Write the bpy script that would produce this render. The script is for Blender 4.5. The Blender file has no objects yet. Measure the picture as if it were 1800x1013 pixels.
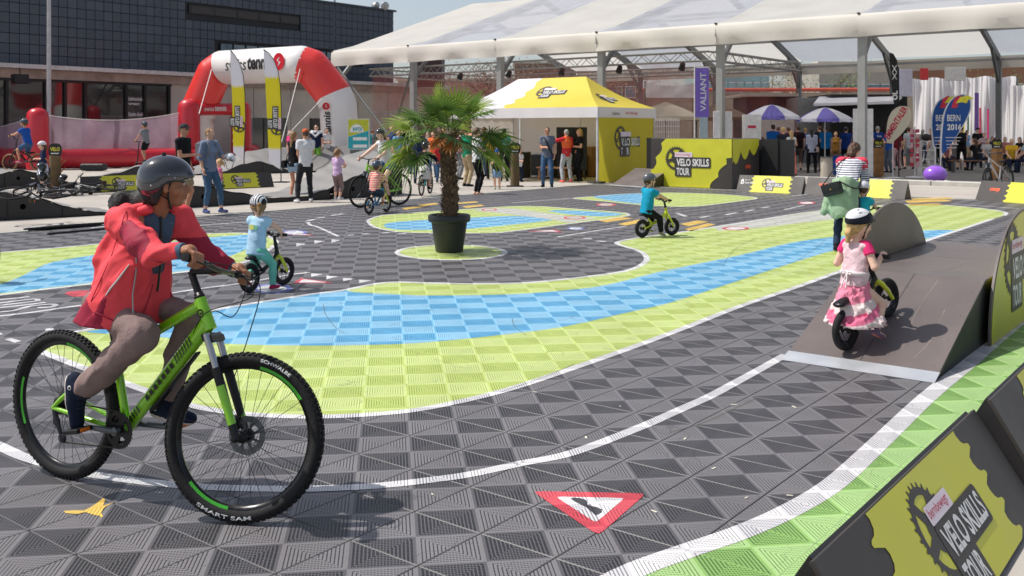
import bpy, math, random
import numpy as np
from mathutils import Vector as V, Matrix
from mathutils.geometry import tessellate_polygon
random.seed(7); np.random.seed(7)
SC = bpy.context.scene
COL = SC.collection
PI = math.pi
# ------------------------------------------------------------------ camera, light
FPX, HY, HC = 1720.0, 226.0, 1.69          # focal length in photo pixels, horizon row, eye height
cam_d = bpy.data.cameras.new('camera'); cam = bpy.data.objects.new('camera', cam_d); COL.objects.link(cam)
cam.location = (0, 0, HC); cam.rotation_euler = (PI/2, 0, 0)
cam_d.sensor_width = 36; cam_d.lens = FPX/1800*36
cam_d.shift_y = (HY-506.5)/1800; cam_d.clip_end = 2000; cam_d.clip_start = .05
cam_d.dof.use_dof = True; cam_d.dof.focus_distance = 5.2; cam_d.dof.aperture_fstop = 9.0
SC.camera = cam
SUN_EL, SUN_AZ = 57.0, 176.0               # azimuth (math angle, degrees) of the direction TOWARDS the sun
w = bpy.data.worlds.new('World'); SC.world = w; w.use_nodes = True
nt = w.node_tree; bg = nt.nodes['Background']
sky = nt.nodes.new('ShaderNodeTexSky'); sky.sky_type = 'NISHITA'; sky.sun_disc = False
sky.sun_elevation = math.radians(SUN_EL); sky.sun_rotation = math.radians(90-SUN_AZ)
sky.dust_density = 2.4; sky.air_density = 1.0; sky.altitude = 500
hs_ = nt.nodes.new('ShaderNodeHueSaturation'); hs_.inputs['Saturation'].default_value = .62; nt.links.new(sky.outputs[0], hs_.inputs['Color']); nt.links.new(hs_.outputs[0], bg.inputs[0]); bg.inputs[1].default_value = .125
sd = bpy.data.lights.new('sun', 'SUN'); sd.energy = 4.2; sd.angle = math.radians(.53); sd.color = (1, .955, .89)
so = bpy.data.objects.new('sun', sd); COL.objects.link(so)
sdir = V((math.cos(math.radians(SUN_AZ))*math.cos(math.radians(SUN_EL)), math.sin(math.radians(SUN_AZ))*math.cos(math.radians(SUN_EL)), math.sin(math.radians(SUN_EL))))
so.rotation_euler = sdir.to_track_quat('Z', 'Y').to_euler(); so.location = (-20, 0, 40)
SC.view_settings.view_transform = 'Standard'; SC.view_settings.look = 'None'
SC.view_settings.exposure = 0.08; SC.view_settings.gamma = 1
SC.render.engine = 'CYCLES'; SC.cycles.use_denoising = True
SC.cycles.max_bounces = 6; SC.cycles.transparent_max_bounces = 16
SC.cycles.diffuse_bounces = 3; SC.cycles.glossy_bounces = 3
# ------------------------------------------------------------------ places
AX = math.radians(37.85)
E1 = V((math.sin(AX), math.cos(AX), 0)); E2 = V((math.cos(AX), -math.sin(AX), 0)); UP = V((0, 0, 1))
def G(x, y, z=0.0):
    Y = FPX*(HC-z)/(y-HY); return V(((x-900)*Y/FPX, Y, z))
def PY(x, y, Y): return V(((x-900)*Y/FPX, Y, HC-(y-HY)*Y/FPX))
def UVp(u, v, z=0.0): return E1*u+E2*v+V((0, 0, z))
# ------------------------------------------------------------------ materials
def s2l(c): return tuple(((v/255)/12.92 if v/255 <= .04045 else ((v/255+.055)/1.055)**2.4) for v in c)
MATS = {}
def mat(name, col, rough=.6, metal=0., var=.12, scale=6., bump=0., bscale=40., spec=.5, coat=0., trans=0., alpha=1., lin=False, dirt=0., sss=0.):
    if name in MATS: return MATS[name]
    m = bpy.data.materials.new(name); m.use_nodes = True; n = m.node_tree.nodes; l = m.node_tree.links
    b = n['Principled BSDF']; c = col if lin else s2l(col)
    tc = n.new('ShaderNodeTexCoord'); nz = n.new('ShaderNodeTexNoise'); nz.inputs['Scale'].default_value = scale
    nz.inputs['Detail'].default_value = 5; l.new(tc.outputs['Object'], nz.inputs['Vector'])
    mr = n.new('ShaderNodeMapRange'); mr.inputs[1].default_value = .3; mr.inputs[2].default_value = .7
    mr.inputs[3].default_value = 1-var; mr.inputs[4].default_value = 1+var; l.new(nz.outputs[0], mr.inputs[0])
    vm = n.new('ShaderNodeVectorMath'); vm.operation = 'SCALE'; vm.inputs[0].default_value = c; l.new(mr.outputs[0], vm.inputs['Scale'])
    src = vm.outputs[0]
    if dirt:
        n2 = n.new('ShaderNodeTexNoise'); n2.inputs['Scale'].default_value = scale*.35; n2.inputs['Detail'].default_value = 8
        l.new(tc.outputs['Object'], n2.inputs['Vector'])
        r2 = n.new('ShaderNodeMapRange'); r2.inputs[1].default_value = .52; r2.inputs[2].default_value = .75; r2.inputs[4].default_value = dirt
        l.new(n2.outputs[0], r2.inputs[0]); mx = n.new('ShaderNodeMix'); mx.data_type = 'RGBA'
        l.new(r2.outputs[0], mx.inputs[0]); l.new(src, mx.inputs[6]); mx.inputs[7].default_value = (.12, .1, .08, 1); src = mx.outputs[2]
    l.new(src, b.inputs['Base Color'])
    r = n.new('ShaderNodeMapRange'); r.inputs[1].default_value = .3; r.inputs[2].default_value = .7
    r.inputs[3].default_value = max(.02, rough-.07); r.inputs[4].default_value = min(1, rough+.07); l.new(nz.outputs[0], r.inputs[0]); l.new(r.outputs[0], b.inputs['Roughness'])
    b.inputs['Metallic'].default_value = metal; b.inputs['Specular IOR Level'].default_value = spec
    b.inputs['Coat Weight'].default_value = coat; b.inputs['Transmission Weight'].default_value = trans; b.inputs['Alpha'].default_value = alpha
    b.inputs['Coat Roughness'].default_value = .05
    if sss: b.inputs['Subsurface Weight'].default_value = sss; b.inputs['Subsurface Radius'].default_value = (1, .35, .2); b.inputs['Subsurface Scale'].default_value = .01
    if bump:
        bn = n.new('ShaderNodeTexNoise'); bn.inputs['Scale'].default_value = bscale; bn.inputs['Detail'].default_value = 4; l.new(tc.outputs['Object'], bn.inputs['Vector'])
        bp = n.new('ShaderNodeBump'); bp.inputs['Strength'].default_value = bump; bp.inputs['Distance'].default_value = .01
        l.new(bn.outputs[0], bp.inputs['Height']); l.new(bp.outputs[0], b.inputs['Normal'])
    MATS[name] = m; return m
def cloth(name, col, var=.1): return mat('cloth_'+name, col, .85, 0, var, 9, .35, 60, .2)
def sheer(name, col, opacity, rough=.8):
    """thin translucent sheet: partly see-through membrane or net"""
    if name in MATS: return MATS[name]
    m = bpy.data.materials.new(name); m.use_nodes = True; n = m.node_tree.nodes; l = m.node_tree.links; n.clear()
    o = n.new('ShaderNodeOutputMaterial'); d = n.new('ShaderNodeBsdfDiffuse'); t = n.new('ShaderNodeBsdfTransparent'); tl = n.new('ShaderNodeBsdfTranslucent')
    a = n.new('ShaderNodeMixShader'); x = n.new('ShaderNodeMixShader'); c = (*s2l(col), 1)
    d.inputs[0].default_value = c; tl.inputs[0].default_value = c; a.inputs[0].default_value = .45
    l.new(d.outputs[0], a.inputs[1]); l.new(tl.outputs[0], a.inputs[2])
    tc = n.new('ShaderNodeTexCoord'); nz = n.new('ShaderNodeTexNoise'); nz.inputs['Scale'].default_value = 1.3; nz.inputs['Detail'].default_value = 4
    l.new(tc.outputs['Object'], nz.inputs[0]); r = n.new('ShaderNodeMapRange'); r.inputs[1].default_value = .3; r.inputs[2].default_value = .7
    r.inputs[3].default_value = max(0, opacity-.12); r.inputs[4].default_value = min(1, opacity+.12); l.new(nz.outputs[0], r.inputs[0])
    l.new(r.outputs[0], x.inputs[0]); l.new(t.outputs[0], x.inputs[1]); l.new(a.outputs[0], x.inputs[2]); l.new(x.outputs[0], o.inputs[0])
    MATS[name] = m; return m
def membrane(name, col, transl=.35):
    m = mat(name, col, .55, 0, .05, .8, .25, 3)
    n = m.node_tree.nodes; l = m.node_tree.links; b = n['Principled BSDF']; o = n['Material Output']
    if not any(x.bl_idname == 'ShaderNodeBsdfTranslucent' for x in n):
        t = n.new('ShaderNodeBsdfTranslucent'); t.inputs[0].default_value = (*s2l(col), 1); x = n.new('ShaderNodeMixShader'); x.inputs[0].default_value = transl
        l.new(b.outputs[0], x.inputs[1]); l.new(t.outputs[0], x.inputs[2]); l.new(x.outputs[0], o.inputs[0])
    return m
def bands(name, stops, axis=2, rough=.85, noise=.0):
    """fabric with printed horizontal bands; stops = [(coordinate, colour)] in object metres, constant steps"""
    if name in MATS: return MATS[name]
    m = mat(name, stops[0][1], rough, 0, .08, 9, .35, 60, .2); n = m.node_tree.nodes; l = m.node_tree.links
    tc = n.new('ShaderNodeTexCoord'); sx = n.new('ShaderNodeSeparateXYZ'); l.new(tc.outputs['Object'], sx.inputs[0])
    lo = stops[0][0]; hi = stops[-1][0]+.0001
    src = sx.outputs[axis]
    if noise:
        nz = n.new('ShaderNodeTexNoise'); nz.inputs['Scale'].default_value = 14; l.new(tc.outputs['Object'], nz.inputs[0])
        ma = n.new('ShaderNodeMath'); ma.operation = 'MULTIPLY_ADD'; l.new(nz.outputs[0], ma.inputs[0]); ma.inputs[1].default_value = noise; l.new(src, ma.inputs[2]); src = ma.outputs[0]
    mr = n.new('ShaderNodeMapRange'); mr.inputs[1].default_value = lo; mr.inputs[2].default_value = hi; l.new(src, mr.inputs[0])
    cr = n.new('ShaderNodeValToRGB'); cr.color_ramp.interpolation = 'CONSTANT'; l.new(mr.outputs[0], cr.inputs[0])
    for i, (p, c) in enumerate(stops):
        e = cr.color_ramp.elements[i] if i < 2 else cr.color_ramp.elements.new(.99)
        e.position = (p-lo)/(hi-lo); e.color = (*s2l(c), 1)
    l.new(cr.outputs[0], n['Principled BSDF'].inputs['Base Color']); return m
def stripes(name, c1, c2, period, duty=.5, axis=2, rough=.85):
    if name in MATS: return MATS[name]
    m = mat(name, c1, rough, 0, .08, 9, .3, 60, .2); n = m.node_tree.nodes; l = m.node_tree.links
    tc = n.new('ShaderNodeTexCoord'); sx = n.new('ShaderNodeSeparateXYZ'); l.new(tc.outputs['Object'], sx.inputs[0])
    a = n.new('ShaderNodeMath'); a.operation = 'DIVIDE'; l.new(sx.outputs[axis], a.inputs[0]); a.inputs[1].default_value = period
    f = n.new('ShaderNodeMath'); f.operation = 'FRACT'; l.new(a.outputs[0], f.inputs[0])
    g = n.new('ShaderNodeMath'); g.operation = 'LESS_THAN'; l.new(f.outputs[0], g.inputs[0]); g.inputs[1].default_value = duty
    x = n.new('ShaderNodeMix'); x.data_type = 'RGBA'; l.new(g.outputs[0], x.inputs[0]); x.inputs[6].default_value = (*s2l(c2), 1); x.inputs[7].default_value = (*s2l(c1), 1)
    l.new(x.outputs[2], n['Principled BSDF'].inputs['Base Color']); return m
# ------------------------------------------------------------------ mesh helpers
ORG = {}
def tag(o, label=None, cat=None, group=None, kind=None):
    if label: o['label'] = label
    if cat: o['category'] = cat
    if group: o['group'] = group
    if kind: o['kind'] = kind
    return o
def thing(name, label, cat, loc=(0, 0, 0), rz=0., group=None):
    o = bpy.data.objects.new(name, None); COL.objects.link(o); o.empty_display_size = .1
    o.location = loc; o.rotation_euler = (0, 0, rz); ORG[o.name] = Matrix.Translation(V(loc)) @ Matrix.Rotation(rz, 4, 'Z')
    return tag(o, label, cat, group)
def link_mesh(name, verts, faces, mats, midx=None, parent=None, smooth=False, org=None, world=True):
    me = bpy.data.meshes.new(name); 
    if world and parent is not None and parent.name in ORG:
        mi = ORG[parent.name].inverted(); verts = np.asarray([tuple(v) for v in verts], float).reshape(-1, 3)
        A = np.array(mi); verts = verts @ A[:3, :3].T + A[:3, 3]
    elif org is not None:
        verts = np.asarray([tuple(v) for v in verts], float).reshape(-1, 3)-np.array(tuple(org))
    vl = verts.tolist() if isinstance(verts, np.ndarray) else [tuple(v) for v in verts]
    me.from_pydata(vl, [], faces)
    for m in (mats if isinstance(mats, (list, tuple)) else [mats]): me.materials.append(m)
    if midx is not None: me.polygons.foreach_set('material_index', midx)
    if smooth is True: me.polygons.foreach_set('use_smooth', [True]*len(me.polygons))
    elif smooth: me.polygons.foreach_set('use_smooth', smooth)
    me.update()
    o = bpy.data.objects.new(name, me); COL.objects.link(o)
    if org is not None and parent is None: o.location = org
    if parent is not None:
        o.parent = parent
        if parent.name not in ORG and world: pass
        ORG[o.name] = ORG.get(parent.name, Matrix.Identity(4))
    return o
class MB:
    def __init__(s): s.v = []; s.f = []; s.m = []; s.s = []
    def add(s, vs, fs, mi=0, sm=False):
        k = len(s.v); s.v += [V(v) for v in vs]; s.f += [tuple(i+k for i in f) for f in fs]; s.m += [mi]*len(fs); s.s += [sm]*len(fs); return s
    def box(s, c, d, ax=None, mi=0, bev=0):
        """box at centre c, full sizes d, axes ax (3 unit vectors)"""
        c = V(c); X, Y, Z = ax if ax else (V((1, 0, 0)), V((0, 1, 0)), UP); hx, hy, hz = d[0]/2, d[1]/2, d[2]/2
        if bev <= 0:
            vs = [c+X*(hx*a)+Y*(hy*b)+Z*(hz*e) for e in (-1, 1) for b in (-1, 1) for a in (-1, 1)]
            return s.add(vs, [(0, 2, 3, 1), (4, 5, 7, 6), (0, 1, 5, 4), (2, 6, 7, 3), (0, 4, 6, 2), (1, 3, 7, 5)], mi)
        b = bev; pts = []; 
        for sz in (-1, 1):
            for k in range(2):
                ins = b if (k == 0) == (sz == -1) else 0
                z = sz*(hz if ins else hz-b)
                r = [(-hx+ins, -hy+ins), (hx-ins, -hy+ins), (hx-ins, hy-ins), (-hx+ins, hy-ins)]
                pts.append([c+X*p+Y*q+Z*z for p, q in r])
        vs = [p for r in pts for p in r]; fs = [(3, 2, 1, 0), (12, 13, 14, 15)]
        for r in range(3):
            for i in range(4): j = (i+1) % 4; fs.append((r*4+i, r*4+j, r*4+4+j, r*4+4+i))
        return s.add(vs, fs, mi)
    def tube(s, pts, r, n=8, mi=0, cap=True, closed=False, flat=1., up=None, sm=True):
        pts = [V(p) for p in pts]; m = len(pts); rs = r if isinstance(r, (list, tuple)) else [r]*m
        vs = []; prev = None
        for i, p in enumerate(pts):
            if closed: t = pts[(i+1) % m]-pts[i-1]
            else: t = pts[min(i+1, m-1)]-pts[max(i-1, 0)]
            t.normalize()
            if prev is None:
                a = up if up else (UP if abs(t.z) < .95 else V((1, 0, 0))); u = t.cross(a).normalized()
            else: u = (prev-t*prev.dot(t)); u = u.normalized() if u.length > 1e-6 else t.orthogonal().normalized()
            prev = u; w_ = t.cross(u)
            for k in range(n): a = 2*PI*k/n; vs.append(p+u*(math.cos(a)*rs[i])+w_*(math.sin(a)*rs[i]*flat))
        fs = []
        for i in range(m if closed else m-1):
            for k in range(n):
                a = i*n+k; b = i*n+(k+1) % n; c_ = ((i+1) % m)*n+(k+1) % n; d = ((i+1) % m)*n+k; fs.append((a, b, c_, d))
        k0 = len(s.f); s.add(vs, fs, mi, sm)
        if cap and not closed:
            s.add(vs[:n][::-1], [tuple(range(n))], mi); s.add(vs[-n:], [tuple(range(n))], mi)
        return s
    def lathe(s, c, ax, prof, n=16, mi=0, sm=True):
        """profile [(r, h)] round axis ax at c"""
        c = V(c); ax = V(ax).normalized(); u = ax.orthogonal().normalized(); w_ = ax.cross(u); vs = []
        for r, h in prof:
            for k in range(n): a = 2*PI*k/n; vs.append(c+ax*h+u*(math.cos(a)*r)+w_*(math.sin(a)*r))
        fs = [(i*n+k, i*n+(k+1) % n, (i+1)*n+(k+1) % n, (i+1)*n+k) for i in range(len(prof)-1) for k in range(n)]
        return s.add(vs, fs, mi, sm)
    def poly(s, pts2, o, X, Y, mi=0, holes=(), th=0., N=None):
        """flat polygon (with holes) in plane o,X,Y ; th>0 extrudes back along -N"""
        o = V(o); loops = [pts2]+list(holes); flat = [p for lp in loops for p in lp]
        tr = tessellate_polygon([[V((p[0], p[1], 0)) for p in lp] for lp in loops])
        N = N or X.cross(Y).normalized()
        vs = [o+X*p[0]+Y*p[1] for p in flat]; fs = []
        for t in tr:
            a, b, c = [V(flat[i]) for i in t]; area = (b[0]-a[0])*(c[1]-a[1])-(b[1]-a[1])*(c[0]-a[0])
            if abs(area) < 1e-12: continue
            fs.append(tuple(t) if (area > 0) == (X.cross(Y).dot(N) > 0) else tuple(t[::-1]))
        s.add(vs, fs, mi)
        if th:
            n = len(vs); s.add([v-N*th for v in vs], [f[::-1] for f in fs], mi)
            k = 0
            for lp in loops:
                m = len(lp); q = [o+X*p[0]+Y*p[1] for p in lp]
                s.add(q+[v-N*th for v in q], [(i, (i+1) % m, m+(i+1) % m, m+i) for i in range(m)], mi)
        return s
    def sphere(s, c, r, n=12, mi=0, sc=(1, 1, 1), ax=None):
        c = V(c); X, Y, Z = ax if ax else (V((1, 0, 0)), V((0, 1, 0)), UP); vs = []; m = n//2+1
        for i in range(1, m):
            t = PI*i/m
            for k in range(n): a = 2*PI*k/n; vs.append(c+X*(r*sc[0]*math.sin(t)*math.cos(a))+Y*(r*sc[1]*math.sin(t)*math.sin(a))+Z*(r*sc[2]*math.cos(t)))
        fs = [(i*n+k, i*n+(k+1) % n, (i+1)*n+(k+1) % n, (i+1)*n+k)[::-1] for i in range(m-2) for k in range(n)]
        vs += [c+Z*(r*sc[2]), c-Z*(r*sc[2])]; a, b = len(vs)-2, len(vs)-1
        fs += [(k, (k+1) % n, a) for k in range(n)]+[((m-2)*n+(k+1) % n, (m-2)*n+k, b) for k in range(n)]
        return s.add(vs, fs, mi, True)
    def build(s, name, mats, parent=None, org=None, label=None, cat=None, group=None, kind=None):
        if name in ('print', 'window_lettering') and len(getattr(s, 'marks', [])) > 2:
            b = sorted(set([0]+s.marks+[len(s.f)])); o = None
            for i, j in zip(b[:-1], b[1:]):
                if j <= i: continue
                q = MB(); ids = sorted({k for f in s.f[i:j] for k in f}); mp = {k: n for n, k in enumerate(ids)}
                q.v = [s.v[k] for k in ids]; q.f = [tuple(mp[k] for k in f) for f in s.f[i:j]]; q.m = s.m[i:j]; q.s = s.s[i:j]; o = q.build(name, mats, parent)
            return o
        o = link_mesh(name, s.v, s.f, mats, s.m, parent, s.s, org)
        return tag(o, label, cat, group, kind)
def dup_tree(root, loc=None, rz=None, label=None, group=None):
    r = root.copy(); COL.objects.link(r)
    if loc is not None: r.location = loc
    if rz is not None: r.rotation_euler = (0, 0, rz)
    if label: r['label'] = label
    if group: r['group'] = group
    for ch in list(root.children):
        c = ch.copy(); COL.objects.link(c); c.parent = r
        for g in ch.children: d = g.copy(); COL.objects.link(d); d.parent = c
    return r
def smooth_poly(pts, n=6, closed=False):
    P = [V((p[0], p[1], p[2] if len(p) > 2 else 0)) for p in pts]; m = len(P); out = []
    for i in range(m if closed else m-1):
        p0 = P[(i-1) % m] if closed or i else P[0]; p1 = P[i]; p2 = P[(i+1) % m]; p3 = P[(i+2) % m] if closed or i+2 < m else P[-1]
        for k in range(n):
            t = k/n; out.append(.5*((2*p1)+(p2-p0)*t+(2*p0-5*p1+4*p2-p3)*t*t+(3*p1-p0-3*p2+p3)*t**3))
    if not closed: out.append(P[-1])
    return out
# ------------------------------------------------------------------ lettering and emblems
_TX = {}
def text_tris(s, bold=0.):
    if (s, bold) in _TX: return _TX[(s, bold)]
    cu = bpy.data.curves.new('t', 'FONT'); cu.body = s; cu.size = 1; cu.offset = bold; cu.resolution_u = 3
    ob = bpy.data.objects.new('t', cu); COL.objects.link(ob); dg = bpy.context.evaluated_depsgraph_get()
    me = ob.evaluated_get(dg).to_mesh(); vs = [(v.co.x, v.co.y) for v in me.vertices]; fs = [tuple(p.vertices) for p in me.polygons]
    ob.evaluated_get(dg).to_mesh_clear(); bpy.data.objects.remove(ob); bpy.data.curves.remove(cu)
    if vs:
        x0 = min(v[0] for v in vs); x1 = max(v[0] for v in vs); y0 = min(v[1] for v in vs); y1 = max(v[1] for v in vs)
    else: x0 = x1 = y0 = y1 = 0
    _TX[(s, bold)] = (vs, fs, x0, x1, y0, y1); return _TX[(s, bold)]
def add_text(mb, s, o, X, Y, w_, h_, mi=0, bold=.01, off=None, slant=0., mirror=False):
    """fit the word into a w x h rectangle whose lower left corner is o"""
    vs, fs, x0, x1, y0, y1 = text_tris(s, bold); o = V(o)
    if off is not None: o = o+off
    q = []
    for x, y in vs:
        a = (x-x0)/max(1e-6, x1-x0); b = (y-y0)/max(1e-6, y1-y0)
        if mirror: a = 1-a
        q.append(o+X*(a*w_+slant*b*h_)+Y*(b*h_))
    mb.marks = getattr(mb, 'marks', [])+[len(mb.f)]; mb.add(q, [f[::-1] if mirror else f for f in fs], mi); mb.marks.append(len(mb.f))
def gear_pts(R, teeth=30, depth=.09, a0=0, a1=2*PI):
    p = []; n = teeth
    for i in range(n):
        a = a0+(a1-a0)*i/n; da = (a1-a0)/n
        for f_, r in ((.0, 1-depth), (.28, 1-depth), (.42, 1), (.62, 1), (.78, 1-depth)):
            p.append((math.cos(a+da*f_)*R*r, math.sin(a+da*f_)*R*r))
    return p
def rrect(x0, y0, x1, y1, r=.02):
    p = []
    for cx, cy, a in ((x1-r, y1-r, 0), (x0+r, y1-r, 90), (x0+r, y0+r, 180), (x1-r, y0+r, 270)):
        for k in range(4): t = math.radians(a+k*30); p.append((cx+math.cos(t)*r, cy+math.sin(t)*r))
    return p
def velo_logo(parent, o, X, Y, size, dark, light, pink, mirror=False, lift=.002, name='emblem'):
    """chain-ring emblem with VELO SKILLS TOUR; o = centre of the ring, size = ring diameter"""
    N = X.cross(Y).normalized(); R = size/2; o = V(o)+N*lift; mb = MB()
    if mirror: X = -X
    holes = []
    for k in range(5):
        a = 2*PI*k/5+.3; q = []
        for t in np.linspace(-.46, .46, 5): q.append((math.cos(a+t)*R*.74, math.sin(a+t)*R*.74))
        for t in np.linspace(.3, -.3, 4): q.append((math.cos(a+t)*R*.42, math.sin(a+t)*R*.42))
        holes.append(q)
    mb.poly(gear_pts(R, 28, .1), o, X, Y, 0, holes, N=N)
    o2 = o+N*.0015
    mb.poly(rrect(-R*.1, -R*.72, R*3.05, R*.12, R*.12), o2, X, Y, 0, N=N)
    mb.poly(rrect(-R*.1, -R*1.45, R*1.35, -R*.6, R*.12), o2+N*.0004, X, Y, 0, N=N)
    mb.poly(rrect(-R*.1, R*.12, R*1.45, R*.5, R*.04), o2+N*.0008, X, Y, 2, N=N)
    o3 = o2+N*.0016
    add_text(mb, 'VELO SKILLS', o3+X*(R*.05)+Y*(-R*.6), X, Y, R*2.85, R*.6, 1, .03)
    add_text(mb, 'TOUR', o3+X*(R*.05)+Y*(-R*1.34), X, Y, R*1.15, R*.6, 1, .03)
    add_text(mb, 'bernbewegt', o3+X*(R*.0)+Y*(R*.18), X, Y, R*1.3, R*.26, 3, .0)
    return mb.build(name, [dark, light, pink, mat('print_red', (200, 40, 70), .5)], parent)
def coop(mb, o, X, Y, h, mi): add_text(mb, 'coop', o, X, Y, h*2.4, h, mi, .05)
def splash_edge(n, amp, length, seed=1, start=0.):
    """scalloped border like a big chain wheel; returns [(d, along)] points"""
    out = []; 
    for i in range(n):
        t0 = i/n*length
        for f_, d in ((0, 0), (.12, .55), (.2, .95), (.3, 1.), (.38, .8), (.42, .35), (.55, .05), (.8, -.1)):
            out.append((d*amp, start+t0+f_*length/n))
    out.append((0, start+length)); return out

def drape(o, targets, d, lift=.01):
    """lay a print onto fabric: move each vertex along d until it meets one of the target parts"""
    d = V(d).normalized(); me = o.data; mi = {}
    for p in me.polygons:
        for k in p.vertices: mi[k] = max(mi.get(k, 0), p.material_index)
    for v in me.vertices:
        best = None
        for t in targets:
            ok, loc, nr, _ = t.ray_cast(v.co-d*.6, d)
            if ok:
                a = (loc-(v.co-d*.6)).dot(d)
                if best is None or a < best: best = a
        if best is not None: v.co = v.co-d*.6+d*(best-lift-(.022 if mi.get(v.index, 0) else 0))
# ------------------------------------------------------------------ smooth solid modelling (bodies, clothes)
class SDF:
    def __init__(s, lo, hi, h):
        s.h = h; s.lo = np.array(lo, np.float32)-2*h; n = np.ceil((np.array(hi)-np.array(lo))/h).astype(int)+5
        s.n = n; s.F = np.full(tuple(n), 9., np.float32)
        s.ax = [s.lo[i]+h*np.arange(n[i], dtype=np.float32) for i in range(3)]
    def _sub(s, lo, hi):
        i0 = np.clip(np.floor((np.array(lo)-s.lo)/s.h).astype(int), 0, s.n); i1 = np.clip(np.ceil((np.array(hi)-s.lo)/s.h).astype(int)+1, 0, s.n)
        sl = tuple(slice(a, b) for a, b in zip(i0, i1))
        return sl, np.meshgrid(*[s.ax[i][sl[i]] for i in range(3)], indexing='ij')
    def put(s, pr, k=.02, sub=False):
        t = pr[0]; m = k+3*s.h
        if t == 'c':
            _, a, b, ra, rb, *rest = pr; a = np.array(a, np.float32); b = np.array(b, np.float32); fl = rest[0] if rest and rest[0] else None; cuts = rest[1] if len(rest) > 1 and rest[1] else ()
            R = max(ra, rb)+m; sl, (X, Y, Z) = s._sub(np.minimum(a, b)-R, np.maximum(a, b)+R)
            if 0 in X.shape: return
            X = X-a[0]; Y = Y-a[1]; Z = Z-a[2]; ba = b-a; L2 = float(ba@ba)+1e-9
            q = np.clip((X*ba[0]+Y*ba[1]+Z*ba[2])/L2, 0, 1); X = X-q*ba[0]; Y = Y-q*ba[1]; Z = Z-q*ba[2]; d2 = X*X+Y*Y+Z*Z
            if fl is not None:
                n_, f_ = fl; n_ = np.array(n_, np.float32); n_ = n_/np.linalg.norm(n_); qn = X*n_[0]+Y*n_[1]+Z*n_[2]; d2 = d2+(f_*f_-1)*qn*qn
            d = np.sqrt(d2)-(ra+(rb-ra)*q)
            if fl is not None: d = d*.8
            off = a
        else:
            _, c, r, M, *rest = pr; c = np.array(c, np.float32); r = np.array(r, np.float32); cuts = rest[0] if rest and rest[0] else (); R = float(r.max())+m
            sl, (X, Y, Z) = s._sub(c-R, c+R)
            if 0 in X.shape: return
            X = X-c[0]; Y = Y-c[1]; Z = Z-c[2]
            if M is not None:
                M = np.array(M, np.float32); x = X*M[0, 0]+Y*M[0, 1]+Z*M[0, 2]; y = X*M[1, 0]+Y*M[1, 1]+Z*M[1, 2]; z = X*M[2, 0]+Y*M[2, 1]+Z*M[2, 2]
            else: x, y, z = X, Y, Z
            k0 = np.sqrt((x/r[0])**2+(y/r[1])**2+(z/r[2])**2); k1 = np.sqrt((x/r[0]**2)**2+(y/r[1]**2)**2+(z/r[2]**2)**2)+1e-6
            d = k0*(k0-1)/k1
            if t == 'b': # rounded box-like superellipsoid
                k4 = ((x/r[0])**4+(y/r[1])**4+(z/r[2])**4)**.25; d = (k4-1)*float(r.min())
            off = c
        if cuts:
            _, (A, B, C) = s._sub(*( (np.array([s.ax[i][sl[i]][0] for i in range(3)]), np.array([s.ax[i][sl[i]][-1] for i in range(3)])) )) if False else (0, np.meshgrid(*[s.ax[i][sl[i]] for i in range(3)], indexing='ij'))
            for (p, nn) in cuts:
                nn = np.array(nn, np.float32); nn = nn/np.linalg.norm(nn); d = np.maximum(d, (A-p[0])*nn[0]+(B-p[1])*nn[1]+(C-p[2])*nn[2])
        f = s.F[sl]
        if sub: s.F[sl] = np.maximum(f, -d); return
        hh = np.clip(.5+.5*(d-f)/k, 0, 1); s.F[sl] = d*(1-hh)+f*hh-k*hh*(1-hh)
    def cut(s, p, nn):
        nn = np.array(nn, np.float32); nn = nn/np.linalg.norm(nn); A, B, C = np.meshgrid(*s.ax, indexing='ij')
        s.F = np.maximum(s.F, (A-p[0])*nn[0]+(B-p[1])*nn[1]+(C-p[2])*nn[2])
    def wrinkle(s, amp, freq, seed=0, dirv=(0, 0, 1), aniso=.35):
        A, B, C = np.meshgrid(*s.ax, indexing='ij'); r = np.random.RandomState(seed); g = 0
        dv = np.array(dirv, float); dv /= np.linalg.norm(dv)
        for i in range(6):
            k = r.randn(3); k -= dv*(k@dv)*(1-aniso); k = k/np.linalg.norm(k)*freq*(.6+.35*i)
            g = g+np.sin(A*k[0]+B*k[1]+C*k[2]+r.rand()*6+1.3*np.sin(A*k[1]*.4+C*k[0]*.5+B*k[2]*.3+i))/(1+.45*i)
        g = np.abs(g)*1.4-1.1; s.F = s.F+(amp*g).astype(np.float32)
    def mesh(s):
        F = s.F; h = s.h; S = F < 0; nx, ny, nz = [d-1 for d in F.shape]
        def cn(i, j, k): return (slice(i, i+nx), slice(j, j+ny), slice(k, k+nz))
        cnt = sum(S[cn(i, j, k)].astype(np.int8) for i in (0, 1) for j in (0, 1) for k in (0, 1)); act = (cnt > 0) & (cnt < 8)
        I = np.argwhere(act)
        if len(I) == 0: return np.zeros((0, 3)), np.zeros((0, 4), int)
        pos = np.zeros((len(I), 3)); num = np.zeros(len(I))
        for ax in range(3):
            o1, o2 = [a for a in range(3) if a != ax]
            for u in (0, 1):
                for v in (0, 1):
                    c0 = I.copy(); c0[:, o1] += u; c0[:, o2] += v; c1 = c0.copy(); c1[:, ax] += 1
                    f0 = F[tuple(c0.T)]; f1 = F[tuple(c1.T)]; x = (f0 < 0) != (f1 < 0); t = np.where(x, f0/np.where(x, f0-f1, 1), 0)
                    p = c0-I; p = p.astype(float); p[:, ax] += t; pos += p*x[:, None]; num += x
        vs = (I+pos/num[:, None])*h+s.lo
        idx = np.full(act.shape, -1, int); idx[tuple(I.T)] = np.arange(len(I)); fs = []
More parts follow.
